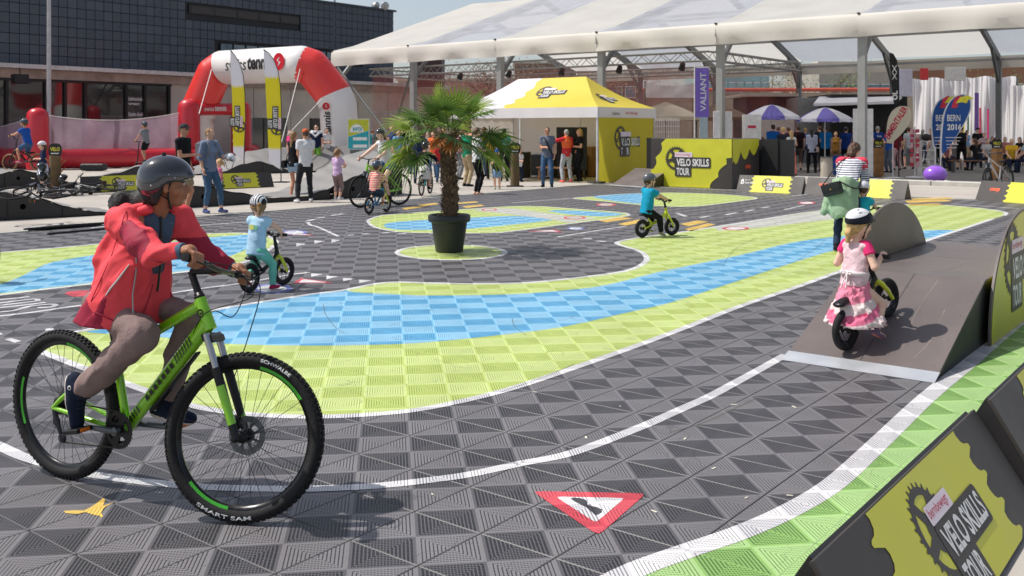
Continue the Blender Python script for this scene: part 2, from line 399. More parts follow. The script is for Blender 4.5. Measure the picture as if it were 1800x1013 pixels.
        for ax in range(3):
            o1, o2 = [(1, 2), (2, 0), (0, 1)][ax]
            sl0 = [slice(0, d) for d in F.shape]; sl1 = list(sl0); sl0[ax] = slice(0, F.shape[ax]-1); sl1[ax] = slice(1, F.shape[ax])
            a = S[tuple(sl0)]; b = S[tuple(sl1)]; E = np.argwhere(a != b)
            E = E[(E[:, o1] > 0) & (E[:, o2] > 0) & (E[:, o1] < F.shape[o1]-1) & (E[:, o2] < F.shape[o2]-1)]
            if len(E) == 0: continue
            q = []
            for du, dv in ((-1, -1), (0, -1), (0, 0), (-1, 0)):
                c = E.copy(); c[:, o1] += du; c[:, o2] += dv; q.append(idx[tuple(c.T)])
            q = np.stack(q, 1); fl = ~a[tuple(E.T)]; q[fl] = q[fl][:, ::-1]; fs.append(q)
        return vs, np.concatenate(fs)
def pbounds(prims):
    lo = np.full(3, 1e9); hi = -lo
    for p in prims:
        if p[0] == 'c': R = max(p[3], p[4]); lo = np.minimum(lo, np.minimum(p[1], p[2])-R); hi = np.maximum(hi, np.maximum(p[1], p[2])+R)
        else: R = max(p[2]); lo = np.minimum(lo, np.array(p[1])-R); hi = np.maximum(hi, np.array(p[1])+R)
    return lo, hi
def solid(name, prims, mats, parent, res, k=.02, subs=(), cuts=(), wr=None, mfun=None, label=None):
    lo, hi = pbounds(prims); g = SDF(lo, hi, res)
    for p in prims: g.put(p, k)
    if wr:
        for w_ in (wr if isinstance(wr, list) else [wr]): g.wrinkle(*w_)
    for c in cuts: g.cut(*c)
    for p in subs: g.put(p, k, True)
    vs, fs = g.mesh()
    if len(vs) == 0: vs = np.zeros((3, 3)); fs = np.array([[0, 1, 2]])
    mi = None
    if mfun is not None: c = vs[fs].mean(1); mi = [int(i) for i in mfun(c)]
    o = link_mesh(name, vs, fs.tolist(), mats, mi, parent, True)
    return tag(o, label)
def nv(a): a = np.array(a, float); return a/(np.linalg.norm(a)+1e-9)
def ik(a, b, l1, l2, pole):
    a = np.array(a, float); b = np.array(b, float); d = b-a; L = np.linalg.norm(d); mx = (l1+l2)*.995
    if L > mx: b = a+d/L*mx; d = b-a; L = mx
    x = (l1*l1-l2*l2+L*L)/(2*L); hgt = math.sqrt(max(0, l1*l1-x*x)); u = d/L; p = np.array(pole, float); p = p-u*(p@u); p = nv(p)
    return a+u*x+p*hgt, b
def rotm(ax, ang):
    return np.array(Matrix.Rotation(ang, 3, V(ax)))
def frame_rows(x, y, z): return np.array([nv(x), nv(y), nv(z)])
SKIN = dict(fair=(226, 178, 152), tan=(205, 150, 120), brown=(150, 98, 70), pale=(232, 190, 168))
HAIR = dict(blond=(196, 160, 105), brown=(82, 56, 38), black=(28, 24, 24), grey=(150, 145, 138), ginger=(150, 85, 45), dkblond=(140, 106, 66))
def skin(k): return mat('skin_'+k, SKIN[k], .5, 0, .06, 20, .1, 200, .4, sss=.12)
def hairm(k): return mat('hair_'+k, HAIR[k], .55, 0, .3, 60, .6, 150, .5)
def hand_prims(wrist, d, palm_n, s, side, grip=0.):
    """palm, four unequal fingers and a thumb; d = direction of the hand, palm_n = palm normal"""
    d = nv(d); pn = nv(np.array(palm_n, float)-d*np.dot(palm_n, d)); x = np.cross(d, pn)*side; w_ = np.array(wrist, float); P = []
    P.append(('c', w_, w_+d*.075*s, .026*s, .036*s, (pn, 1.7)))
    for i, (o, L) in enumerate(((.028, .068), (.010, .078), (-.009, .072), (-.027, .056))):
        a = w_+d*.085*s+x*o*s; m = a+(d*math.cos(grip*.9)+pn*math.sin(grip*.9))*L*.5*s; e = m+(d*math.cos(grip*2.1)+pn*math.sin(grip*2.1))*L*.55*s
        P += [('c', a-d*.01*s, m, .0095*s, .0085*s), ('c', m, e, .0085*s, .007*s)]
    t0 = w_+d*.02*s+x*.022*s; t1 = t0+(d*.6+x*.75+pn*.25)*.04*s; t2 = t1+(d*.85+x*.15+pn*(.3+grip*.5))*.034*s
    P += [('c', t0, t1, .014*s, .011*s), ('c', t1, t2, .011*s, .008*s)]
    return P
def person(label, loc, rz, h, c, pose=None, kid=0., fem=False, res=.022, group=None, dims=None):
    """a person built round a posed skeleton; local axes: x right, y forward, z up"""
    pose = pose or {}; s = h/1.75; hs = s*(1+.62*kid); ls = s*(1-.1*kid); bulk = c.get('bulk', 1.)
    root = thing('person', label, 'person', (0, 0, 0), 0, group)
    hipz = (.53-.07*kid)*h; P = np.array(pose.get('hip', (0, 0, hipz)), float); th = .235*ls*1.12; sh = .235*ls*1.08
    th = (hipz-.075*s)*.5*1.0; sh = (hipz-.075*s)*.5
    lean = pose.get('lean', 0.); side = pose.get('side', 0.); tw = pose.get('twist', 0.)
    sd_ = rotm((0, 1, 0), side) @ rotm((1, 0, 0), -lean) @ np.array([0, 0, 1.]); fwd = rotm((0, 0, 1), tw) @ np.array([0, 1., 0]); rt = rotm((0, 0, 1), tw) @ np.array([1., 0, 0])
    fwd = nv(fwd-sd_*(fwd@sd_)); rt = nv(np.cross(fwd, sd_)); TL = h-.235*hs-hipz-.035*s
    Wst = P+sd_*TL*.38; Ch = P+sd_*TL*.72; Shc = P+sd_*TL*.97; sw = (.165 if not fem else .148)*s*(1-.08*kid)*bulk**.5
    if kid > .5: sw = .15*s*1.05
    Sr = Shc+rt*sw-sd_*.02*s; Sl = Shc-rt*sw-sd_*.02*s; hw = (.088 if not fem else .093)*s
    nod = pose.get('nod', 0.); yaw = pose.get('yaw', 0.)
    nd = nv(sd_*.55+np.array([0, 0, .45])); Nk = Shc+nd*.06*s; hf = rotm((0, 0, 1), yaw+tw) @ np.array([0, 1., 0]); hr = np.cross(hf, [0, 0, 1.])
    hf2 = nv(hf*math.cos(nod)-np.array([0, 0, 1.])*math.sin(nod)); hu = np.cross(hr, hf2); Hc = Nk+nd*.03*s+hu*.105*hs+hf2*.015*hs
    HM = frame_rows(hr, hf2, hu); al = .285*s*(1-.06*kid); fl_ = .25*s*(1-.06*kid)
    hands = pose.get('hands', (None, None)); poles = pose.get('ep', ((.5, -.8, -.3), (-.5, -.8, -.3))); arms = []
    for i, (S_, sg) in enumerate(((Sr, 1), (Sl, -1))):
        t = hands[i]
        if t is None: t = S_+np.array([sg*.05*s, .04*s, -(al+fl_)*.97])
        elif isinstance(t, str): t = {'hip': P+rt*sg*.17*s+fwd*.02+sd_*.1*s, 'belly': P+sd_*TL*.45+fwd*.24*s+rt*sg*.04*s, 'chest': P+sd_*TL*.72+fwd*.3*s+rt*sg*.1*s, 'head': Hc+hr*sg*.1*s+hf*.05+hu*.02, 'up': S_+np.array([sg*.08, .2*s, .3*s]), 'fwd': S_+fwd*.42*s-np.array([0, 0, .12*s]), 'out': S_+rt*sg*.3*s+fwd*.25*s}[t]
        E_, W_ = ik(S_, t, al, fl_, np.array(poles[i], float)); arms.append((S_, E_, W_, sg))
    feet = pose.get('feet', (None, None)); legs = []; fdirs = pose.get('fd', ((.2, 1, 0), (-.2, 1, 0)))
    for i, sg in enumerate((1, -1)):
        Hp = P+rt*sg*hw-np.array([0, 0, .03*s]); t = feet[i] if feet[i] is not None else (sg*(.1+pose.get('spread', 0.))*s, 0., .075*s)
        K_, A_ = ik(Hp, t, th, sh, np.array(pose.get('kp', ((.15, 1, 0), (-.15, 1, 0)))[i], float)); legs.append((Hp, K_, A_, nv(fdirs[i]), sg))
    # ---- body
    up3 = np.array([0, 0, 1.]); bl = 1.1 if kid > .4 else 1.; tf = (fwd, 1.45)
    pw = (.150 if fem else .142)*s*bulk; ww = (.118 if fem else .132)*s*bulk*bl; cw = (.145 if fem else .158)*s*bulk
    B = [('e', Hc, (.074*hs, .094*hs, .105*hs), HM), ('c', Hc+hf2*.03*hs-hu*.055*hs, Hc+hf2*.045*hs-hu*.08*hs, .052*hs, .036*hs),
         ('c', Shc-sd_*.01*s, Hc-hu*.04*hs-hf2*.01*hs, .056*s*bl, .05*s*bl), ('c', Hc+hf2*.088*hs+hu*.002*hs, Hc+hf2*.108*hs-hu*.028*hs, .011*hs, .014*hs),
         ('e', Hc+hr*.075*hs-hu*.01*hs, (.012*hs, .02*hs, .03*hs), HM), ('e', Hc-hr*.075*hs-hu*.01*hs, (.012*hs, .02*hs, .03*hs), HM)]
    T = [('c', P, Wst, pw, ww, tf), ('c', Wst, Ch, ww, cw, tf), ('c', Sr-rt*.03*s, Sl+rt*.03*s, .062*s, .062*s)]
    if fem and not kid: T += [('e', Ch+fwd*.075*s+rt*.06*s-sd_*.03*s, (.058*s,)*3, None), ('e', Ch+fwd*.075*s-rt*.06*s-sd_*.03*s, (.058*s,)*3, None)]
    if kid > .4: T += [('e', P+sd_*TL*.3+fwd*.03*s, (.13*s, .11*s, .13*s), None)]
    UA = [('c', a[0], a[1], .05*s*bl*bulk**.5, .041*s*bl) for a in arms]; FA = [('c', a[1], a[2], .041*s*bl, .028*s*bl) for a in arms]
    THp = [('c', l[0], l[1], .086*s*bl*bulk**.5, .057*s*bl) for l in legs]
    SHp = []
    for l in legs: m = l[1]*.62+l[2]*.38-l[3]*.012*s; SHp += [('c', l[1], m, .055*s*bl, .054*s*bl), ('c', m, l[2], .053*s*bl, .036*s*bl)]
    FT = [('c', l[2]-up3*.035*s-l[3]*.03*s, l[2]-up3*.042*s+l[3]*.13*s, .036*s, .03*s) for l in legs]
    HD = []
    for i, a in enumerate(arms):
        dd = nv(a[2]-a[1]); pn = pose.get('pn', (None, None))[i]
        HD += hand_prims(a[2]-dd*.01, dd if pose.get('hd') is None else pose['hd'][i], pn if pn is not None else np.array([-a[3]*1., .3, 0.]) if abs(dd[2]) > .5 else np.array([-a[3]*.3, 0, -1.]), s*1.05, a[3], pose.get('grip', .45))
    sm = skin(c.get('skin', 'fair'))
    def thin(L_, f): return [(p[0], p[1], p[2], p[3]*f, p[4]*f, *p[5:]) if p[0] == 'c' else p for p in L_]
    if c.get('bottom'):
        q = c.get('legs', 'long'); THp_, SHp_ = thin(THp, .88), thin(SHp, .86 if q == 'long' else .95)
    else: THp_, SHp_ = THp, SHp
    UA_, FA_ = (thin(UA, .88), thin(FA, .88)) if c.get('sleeve') == 'long' else (UA, FA)
    T_ = thin(T, .94) if c.get('top') else T
    solid('body', B+T_+UA_+FA_+THp_+SHp_+FT+HD, sm, root, res*.9, .016*s)
    # ---- upper garment
    L = c.get('loose', .012)+.004; top = c.get('top')
    if top:
        sl = c.get('sleeve', 'short'); hem = c.get('hem', .08)*s
        g = [('c', P-sd_*hem, Wst, pw+L*1.6, ww+L*1.6, tf), ('c', Wst, Ch, ww+L*1.6, cw+L, tf), ('c', Sr-rt*.03*s, Sl+rt*.03*s, .062*s+L*.7, .062*s+L*.7), ('c', Shc, Shc+nd*.025*s, .075*s, .06*s)]+[(t[0], t[1], tuple(x+L for x in t[2]), t[3]) for t in T[3:]]
        fr = {'none': 0, 'cap': .3, 'short': .6, 'half': 1.05, 'long': 2.}[sl]
        for a in arms:
            ud = a[1]-a[0]; fd_ = a[2]-a[1]
            if fr > 0: e = a[0]+ud*min(1, fr); g.append(('c', a[0], e, .05*s*bl+L+.004, (.045 if fr < 1 else .041)*s*bl+L+(.006 if fr < 1 else 0), None, [(e, ud)] if fr < 1 else None))
            if fr > 1: q = .3 if fr < 1.5 else .97; e = a[1]+fd_*q; g.append(('c', a[1], e, .041*s*bl+L, (.036 if q < .5 else .03)*s*bl+L, None, [(e, fd_)]))
        hp = P-sd_*(hem*.8)
        solid(c.get('topname', 'shirt'), g, top, root, res, .018*s, cuts=[(hp, -sd_)] if sl != 'long' or 1 else (), wr=(c.get('wr', .0035), 34, hash(label) % 999, sd_, .5))
    bot = c.get('bottom')
    if bot:
        kd = c.get('legs', 'long'); Lb = c.get('lloose', .01); wz = P+sd_*TL*.2
        if kd in ('skirt', 'dress'):
            hz = c.get('skirt', .45)*h; fl2 = c.get('flare', .24)*s; e = np.array([P[0], P[1], P[2]-hz*.8]) if 'skirtend' not in c else np.array(c['skirtend'])
            g = [('c', wz, P-up3*.06*s, ww+.015, pw+.03*s, tf), ('c', P-up3*.05*s, e, pw+.03*s, fl2, (fwd, 1.15), [(e, e-P)])]
            solid('skirt' if kd == 'skirt' else 'dress_skirt', g, bot, root, res, .03*s, wr=(.009, 55, 3, (0, 0, 1), .05))
        else:
            g = [('c', P-sd_*.02*s, P+sd_*TL*.16, pw+Lb, pw+Lb-.012, tf)]
            q = {'long': 2, 'short': .78, 'mini': .4, 'capri': 1.45, 'ankle': 1.82}[kd]
            for l in legs:
                ud = l[1]-l[0]; fd_ = l[2]-l[1]; e = l[0]+ud*min(1, q)
                g.append(('c', l[0], e, .088*s*bl+Lb, (.057 if q >= 1 else .066)*s*bl+Lb*(1 if q >= 1 else 2), None, [(e, ud)] if q < 1 else None))
                if q > 1: q2 = min(1, q-1)*.98; e = l[1]+fd_*q2; m = l[1]+fd_*min(.4, q2); g += [('c', l[1], m, .057*s*bl+Lb, .055*s*bl+Lb), ('c', m, e, .055*s*bl+Lb, (.04+.015*(1-q2))*s*bl+Lb*1.2, None, [(e, fd_)])]
            solid('trousers' if q > 1 else 'shorts', g, bot, root, res, .016*s, cuts=[(wz, sd_)], wr=(.003, 38, 5, (0, 0, 1), .6))
    sh_ = c.get('shoes')
    if sh_:
        for l in legs:
            d_ = l[3]; u_ = nv(up3-d_*(up3@d_)); a = l[2]-u_*.04*s; q = np.array([0, 0, 0])
            solid('shoe', [('c', a-d_*.035*s, a+d_*.135*s, .043*s, .038*s, (u_, 1.15)), ('c', a+d_*.0, l[2]+u_*.01*s, .042*s, .042*s)], [sh_, c.get('sole', mat('sole_white', (215, 212, 205), .7))], root, res*.75, .012*s, cuts=[(a-u_*.037*s, -u_)], mfun=lambda cc, a=a, u_=u_: ((cc-a) @ u_) < -.022*s)
    # ---- head
    hm = c.get('hair'); st = c.get('hairstyle', 'short')
    if hm and st != 'bald':
        R_ = 1.0 if st != 'short' else .97
        g = [('e', Hc-hf2*.014*hs+hu*.012*hs, (.083*hs*R_, .1*hs*R_, .108*hs*R_), HM, [(Hc+hf2*.045*hs+hu*.035*hs, nv(hf2*.9-hu*.75)), (Hc-hu*.06*hs, -hu+hf2*.3)])]
        bk = Hc-hf2*.07*hs-hu*.03*hs
        if st == 'long': g += [('c', bk, Shc-fwd*.075*s-sd_*c.get('hairlen', .12)*s, .062*hs, .04*s, (hf, 1.3))]
        if st == 'bob': g += [('c', bk, bk-hu*.08*hs, .07*hs, .066*hs)]
        if st == 'pony': q = bk-hf2*.05*hs+hu*.03*hs; g += [('c', bk, q, .02*hs, .025*hs), ('c', q, q-hf2*.03*hs-hu*.12*hs, .03*hs, .012*hs)]
        if st == 'bun': q = bk-hf2*.06*hs+hu*.06*hs; g += [('e', q, (.035*hs,)*3, None)]
        if st == 'low': q = bk-hu*.04*hs-hf2*.02*hs; g += [('e', q, (.035*hs,)*3, None), ('c', q, q-hu*.07*hs, .03*hs, .02*hs)]
        solid('hair', g, hm, root, res*.7, .012*hs, wr=(.004, 90, 2, hu, .2))
    if c.get('helmet'):
        o = Hc+hu*.035*hs-hf2*.006*hs
        g = [('e', o, (.098*hs, .125*hs, .105*hs), HM, [(Hc+hu*.03*hs+hf2*.0, nv(-hu-hf2*.18))]), ('c', o+hf2*.1*hs-hr*.04*hs+hu*.02*hs, o+hf2*.1*hs+hr*.04*hs+hu*.02*hs, .018*hs, .018*hs)]
        g[0] = ('e', o, (.098*hs, .125*hs, .105*hs), HM, [(Hc+hu*.028*hs, nv(-hu+hf2*.22))])
        subs = [('c', o+hr*x*hs+hu*(.097-abs(x)*.5)*hs-hf2*.05*hs, o+hr*x*hs*1.1+hu*(.09-abs(x)*.5)*hs+hf2*.045*hs, .008*hs, .009*hs) for x in ((-.055, -.022, .022, .055) if c.get('vents', True) else ())]
        hmo = solid('helmet', g, c['helmet'], root, res*.5 if res > .012 else res*.6, .012*hs, subs=subs)
        mb = MB()
        for sg in (1, -1): mb.tube([Hc+hr*.088*hs*sg+hf2*.03*hs+hu*.03*hs, Hc+hr*.085*hs*sg-hu*.02*hs, Hc+hr*.035*hs*sg-hu*.1*hs+hf2*.03*hs, Hc-hu*.118*hs+hf2*.035*hs], .006*hs, 5)
        mb.build('chin_strap', mat('strap_black', (25, 25, 27), .7), root)
    if c.get('cap'):
        o = Hc+hu*.03*hs
        solid('cap', [('e', o, (.086*hs, .104*hs, .092*hs), HM, [(Hc+hu*.035*hs, -hu)]), ('e', o+hf2*.11*hs+hu*.012*hs, (.062*hs, .06*hs, .009*hs), HM)], c['cap'], root, res*.6, .006)
    if res < .02 or c.get('face'):
        mb = MB(); dk = mat('eye_dark', (40, 28, 24), .2); wh = mat('eye_white', (225, 220, 215), .3); lp = mat('lips', (175, 95, 88), .5)
        for sg in (1, -1):
            e = Hc+hf2*.084*hs+hr*.03*hs*sg+hu*.006*hs; ax = (V(hr), V(hf2), V(hu)); mb.sphere(V(e), .0125*hs, 8, 1, (1, .6, .62), ax); mb.sphere(V(e+hf2*.004*hs), .0065*hs, 8, 0, (1, .7, 1), ax)
            mb.tube([V(e+hu*.018*hs-hr*.014*hs), V(e+hu*.022*hs+hf2*.004), V(e+hu*.017*hs+hr*.014*hs)], .003*hs, 5, 0)
        mb.build('eyes', [dk, wh], root)
        MB().sphere(V(Hc+hf2*.088*hs-hu*.058*hs), .019*hs, 8, 0, (1.1, .45, .32), (V(hr), V(hf2), V(hu))).build('mouth', lp, root)
    if c.get('glasses'):
        mb = MB()
        for sg in (1, -1): mb.sphere(V(Hc+hf2*.093*hs+hr*.032*hs*sg+hu*.006*hs), .026*hs, 8, 0, (1, .35, .75), (V(hr), V(hf2), V(hu))); mb.tube([V(Hc+hf2*.085*hs+hr*.055*hs*sg+hu*.01*hs), V(Hc+hr*.08*hs*sg+hu*.008*hs)], .004*hs, 4)
        mb.build('sunglasses', mat('glasses_black', (18, 18, 20), .15), root)
    J = dict(P=P, W=Wst, Ch=Ch, Sh=Shc, Sr=Sr, Sl=Sl, arms=arms, legs=legs, Hc=Hc, rt=rt, fwd=fwd, sd=sd_, s=s, hf=hf2, hu=hu, hr=hr, hs=hs)
    if c.get('bag'):
        mb = MB(); sg = c.get('bagside', 1); q = V(P+rt*sg*.2*s-sd_*.0+fwd*-.05); mb.box(q, (.10*s, .26*s, .2*s), (V(rt), V(fwd), UP), 0, .02)
        mb.tube([q+UP*.1*s, V(Wst+rt*sg*.13*s-fwd*.1*s), V(Shc-rt*sg*.05*s-fwd*.085*s), V(Shc-rt*sg*.07*s+UP*.06*s), V(Shc-rt*sg*.06*s+fwd*.09*s), V(Wst+rt*sg*.14*s+fwd*.12*s), q+UP*.1*s], .009, 5)
        b = mb.build('shoulder_bag', c['bag'], root)
    root.location = loc; root.rotation_euler = (0, 0, rz)
    return root, J
# ------------------------------------------------------------------ bicycles (local: x forward, y left, z up; origin on the ground under the rear hub)
RUB = mat('rubber', (34, 33, 34), .8, 0, .2, 30, .3, 90, .35); RUBG = mat('rubber_worn', (62, 60, 58), .85, 0, .25, 25, .4, 90)
BLK = mat('black_metal', (24, 24, 26), .35, .3, .1); SIL = mat('silver_metal', (170, 172, 176), .28, .9, .1); GRY = mat('grey_metal', (105, 108, 110), .4, .7, .1)
SPK = mat('spoke_steel', (70, 70, 72), .35, .8, .05); WHT = mat('print_white', (225, 225, 222), .5)
def make_wheel(parent, c, r, tr, rot, rim_m, tyre_m=RUB, spokes=32, knob=True, detail=2, green=None, disc=True, rimh=.022):
    """wheel in the x-z plane turned by matrix rot about c"""
    c = V(c); T = Matrix.Translation(c) @ rot.to_4x4(); X = rot @ V((1, 0, 0)); Yv = rot @ V((0, 1, 0)); Z = rot @ V((0, 0, 1))
    wh = MB(); n = 48 if detail > 1 else 28; R0 = r-tr
    wh.lathe(c-Yv*.05, Yv, [(.004, 0), (.012, 0), (.014, .02), (.024, .022), (.024, .03), (.013, .034), (.013, .066), (.024, .07), (.024, .078), (.012, .08), (.012, .1), (.004, .1)], 14)
    w_ = wh.build('wheel', [BLK], parent)
    ty = MB(); ty.tube([c+X*(R0*math.cos(2*PI*k/n))+Z*(R0*math.sin(2*PI*k/n)) for k in range(n)], tr, 10, 0, False, True, up=Yv)
    if knob:
        m = 84 if detail > 1 else 50
        for k in range(m):
            a = 2*PI*k/m
            for j, (off, rr) in enumerate(((-.62, .80), (-.24, .985), (.24, .985), (.62, .80))):
                a2 = a+(PI/m if j in (1, 2) else 0); d = X*math.cos(a2)+Z*math.sin(a2); t = -X*math.sin(a2)+Z*math.cos(a2); nrm = (d*rr+Yv*off).normalized()
                p = c+d*R0+nrm*tr*1.0; ty.box(p, (.012, .012 if j in (1, 2) else .009, .009), (t, nrm.cross(t), nrm))
    ty.build('tyre', tyre_m, w_)
    rm = MB(); Ri = R0-tr*.75
    prof = [(Ri, -tr*.42), (Ri-rimh, -tr*.22), (Ri-rimh, tr*.22), (Ri, tr*.42), (Ri+.006, tr*.42), (Ri+.006, -tr*.42), (Ri, -tr*.42)]
    rm.lathe(c, Yv, prof, n)
    rm.build('rim', rim_m, w_)
    if green:
        for (a0, a1) in green[1]:
            g = MB(); q = []
            N = 20
            for sd_ in (-1, 1):
                vs = []; 
                for k in range(N+1):
                    a = math.radians(a0+(a1-a0)*k/N); d = X*math.cos(a)+Z*math.sin(a)
                    vs += [c+d*(Ri-.002)+Yv*sd_*(tr*.42+.002), c+d*(Ri-rimh*.72)+Yv*sd_*(tr*.27+.003)]
                g.add(vs, [(2*k, 2*k+1, 2*k+3, 2*k+2)[::sd_] for k in range(N)])
            g.build('rim_decal', green[0], w_)
    if spokes:
        def sp(k):
            a = 2*PI*k/spokes; sg = 1 if k % 2 else -1; b = a+(.28 if k % 4 < 2 else -.28)*(1 if detail > 1 else 1)
            p0 = c+(X*math.cos(b)+Z*math.sin(b))*.024+Yv*sg*.024; p1 = c+(X*math.cos(a)+Z*math.sin(a))*(Ri-rimh); return p0, p1
        if detail > 2:
            for k in range(spokes): MB().tube([*sp(k)], .0012, 5).build('spoke', SPK, w_)
        else:
            s_ = MB(); 
            for k in range(spokes): s_.tube([*sp(k)], .0016 if detail > 1 else .0025, 4)
            s_.build('spokes', SPK, w_)
    if disc:
        d_ = MB(); ho = []
        for k in range(8): a = 2*PI*k/8; ho.append([(math.cos(a+t)*rr, math.sin(a+t)*rr) for t, rr in ((-.25, .035), (.25, .035), (.28, .058), (-.28, .058))])
        d_.poly([(math.cos(2*PI*k/40)*(.082+.002*(k % 2)), math.sin(2*PI*k/40)*(.082+.002*(k % 2))) for k in range(40)], c+Yv*disc*.033, X, Z, 0, ho, .002)
        d_.build('brake_disc', GRY, w_)
    return w_
def bicycle(name, label, cfg, group=None, cat='bicycle'):
    g = dict(r=.35, tr=.027, wb=1.08, bb=(.42, .30), st=(.30, .70), ht=(.86, .92), hb=(.90, .79), sad=.80, barz=1.03, barx=.86, steer=0., bw=.31, fork='mtb', col=mat('bike_black', (26, 26, 28), .3, .3),
             col2=None, rim=BLK, spokes=28, detail=2, knob=True, crank=.17, ca=-.2, pedals=True, gears=True, tube=.017, grip=RUB, saddlecol=RUB, stack=True, disc=1, tyre=RUB, ftyre=None, baryl=0.)
    g.update(cfg); root = thing(name, label, cat, (0, 0, 0), 0, group); r = g['r']; wb = g['wb']; C2 = g['col2'] or g['col']; t = g['tube']
    def P(s, z, y=0.): return V((s, y, z))
    bb = P(*g['bb']); st = P(*g['st']); ht = P(*g['ht']); hb = P(*g['hb']); rh = P(0, r); cl = bb.lerp(st, .86)
    f = MB()
    if g.get('frame') == 'balance':
        f.tube([bb, bb.lerp(hb, .5)+UP*-.01, hb.lerp(ht, .3)], [t*1.5, t*1.5, t*1.7], 10, flat=1.1); f.tube([rh+V((0, .05, 0)), bb+V((0, .03, 0)), bb], t*.8, 8); f.tube([rh-V((0, .05, 0)), bb-V((0, .03, 0)), bb], t*.8, 8)
        f.tube([bb, st], t*.95, 8); 
    else:
        f.tube([bb+(ht-hb)*.0, hb.lerp(ht, .22)], [t*1.25, t*1.6], 12, flat=1.25); f.tube([cl, hb.lerp(ht, .82)], [t*.95, t*1.15], 12, flat=1.1); f.tube([bb, st], t*1.0, 12)
        for sg in (1, -1):
            f.tube([rh+V((0, sg*.068, 0)), rh+V((.05, sg*.068, -.004)), bb+V((-.06, sg*.035, 0)), bb+V((0, sg*.02, 0))], [t*.55, t*.6, t*.65, t*.65], 8)
            f.tube([rh+V((-.0, sg*.068, .0)), rh+V((.06, sg*.07, .05)), cl+V((-.04, sg*.03, -.03)), cl], [t*.5, t*.62, t*.62, t*.6], 8)
        f.lathe(bb-V((0, .036, 0)), V((0, 1, 0)), [(0, 0), (.022, 0), (.022, .072), (0, .072)], 14)
        f.tube([cl+V((-.045, -.03, -.01)), cl+V((-.045, .03, -.01))], t*.4, 6)
    f.tube([hb, ht], [t*1.5, t*1.3], 14)
    fr = f.build('frame', [g['col']], root)
    if g.get('decal'): g['decal'](fr, bb, hb, ht, cl, t)
    # steering group
    ax = (ht-hb).normalized(); R = Matrix.Rotation(g['steer'], 3, ax); piv = hb
    def S(p): return piv+R @ (V(p)-piv)
    fh = P(wb, r); cr = hb+(fh-hb)*.10+V((0, 0, 0)); Rw = R.copy()
    fk = MB(); yv = V((0, 1, 0)); ho = .052
    if g['fork'] == 'mtb':
        cr = hb-ax*.035; dirf = -ax; low = fh; base = cr+V((.02, 0, 0)); top_off = V((.012, 0, 0))
        fk.box(S(cr), (.05, .13, .04), (R @ V((1, 0, 0)), R @ yv, R @ ax), 1, .008)
        for sg in (1, -1):
            a = cr+yv*sg*.058; b = fh+yv*sg*.058+V((-.012, 0, .0)); m = a.lerp(b, .30)
            fk.tube([S(a+ax*.02), S(m)], .0155, 12, 0); fk.tube([S(m), S(m.lerp(b, .1)), S(b)], [.024, .021, .017], 12, 1)
            fk.lathe(S(b), R @ yv, [(0, -.014), (.017, -.014), (.017, .014), (0, .014)], 10, 1)
            if g.get('forkdecal'): fk.tube([S(m.lerp(b, .25)-yv*.004*-sg), S(m.lerp(b, .8))], [.0195, .0185], 12, 2)
        mm = cr.lerp(fh, .3)+V((-.035, 0, .0)); fk.tube([S(cr.lerp(fh, .3)+yv*.058), S(mm+yv*.03+V((.0, 0, .03))), S(mm-yv*.03+V((.0, 0, .03))), S(cr.lerp(fh, .3)-yv*.058)], .012, 8, 1)
        fo = fk.build('fork', [SIL, BLK, g.get('forkdecal') or BLK], root)
        if g['disc']: MB().box(S(fh+V((-.06, .03, .05))), (.045, .03, .06), None, 0, .006).build('brake_caliper', BLK, root)
    else:
        for sg in (1, -1): fk.tube([S(hb), S(hb+yv*sg*ho*.9-ax*.03), S(hb.lerp(fh, .55)+yv*sg*ho), S(fh+yv*sg*ho)], [t*1.2, t*1.25, t*1.1, t*.9], 10)
        fk.tube([S(hb), S(hb-ax*.04)], t*1.4, 10); fk.build('fork', [g.get('forkcol') or g['col']], root)
    make_wheel(root, rh, r, g['tr'], Matrix.Identity(3), g['rim'], g['tyre'], g['spokes'], g['knob'], g['detail'], g.get('green_r'), -g['disc'] if 0 else g['disc'])
    make_wheel(root, S(fh), r, g['tr'], Rw, g['rim'], g['ftyre'] or g['tyre'], g['spokes'], g['knob'], g['detail'], g.get('green_f'), g['disc'])
    # handlebar
    hbz = g['barz']; st_top = ht+ax*(hbz-ht.z-.01)/ax.z; bc = V((g['barx'], 0, hbz)); h = MB()
    h.tube([S(ht), S(st_top)], .0165, 12, 0); h.lathe(S(ht)+ax*.0, ax, [(.0, 0), (.024, 0), (.024, .012), (.02, .014), (.02, .026), (0, .026)], 12, 0)
    h.tube([S(st_top), S(bc)], [.019, .018], 10, 0, flat=.8)
    bw = g['bw']; rise = g.get('rise', .02); bk = g.get('back', .03); tl = g.get('tilt', 0.)
    def bpnt(y, dz=0, dx=0): return S(bc+V((dx, y, dz+tl*y)))
    pts = [bpnt(-bw, rise, -bk), bpnt(-bw*.45, rise, -.005), bpnt(-.05), bpnt(.05), bpnt(bw*.45, rise, -.005), bpnt(bw, rise, -bk)]
    h.tube(pts, .0115, 10, 0); hb_o = h.build('handlebar', [g.get('barcol', BLK)], root)
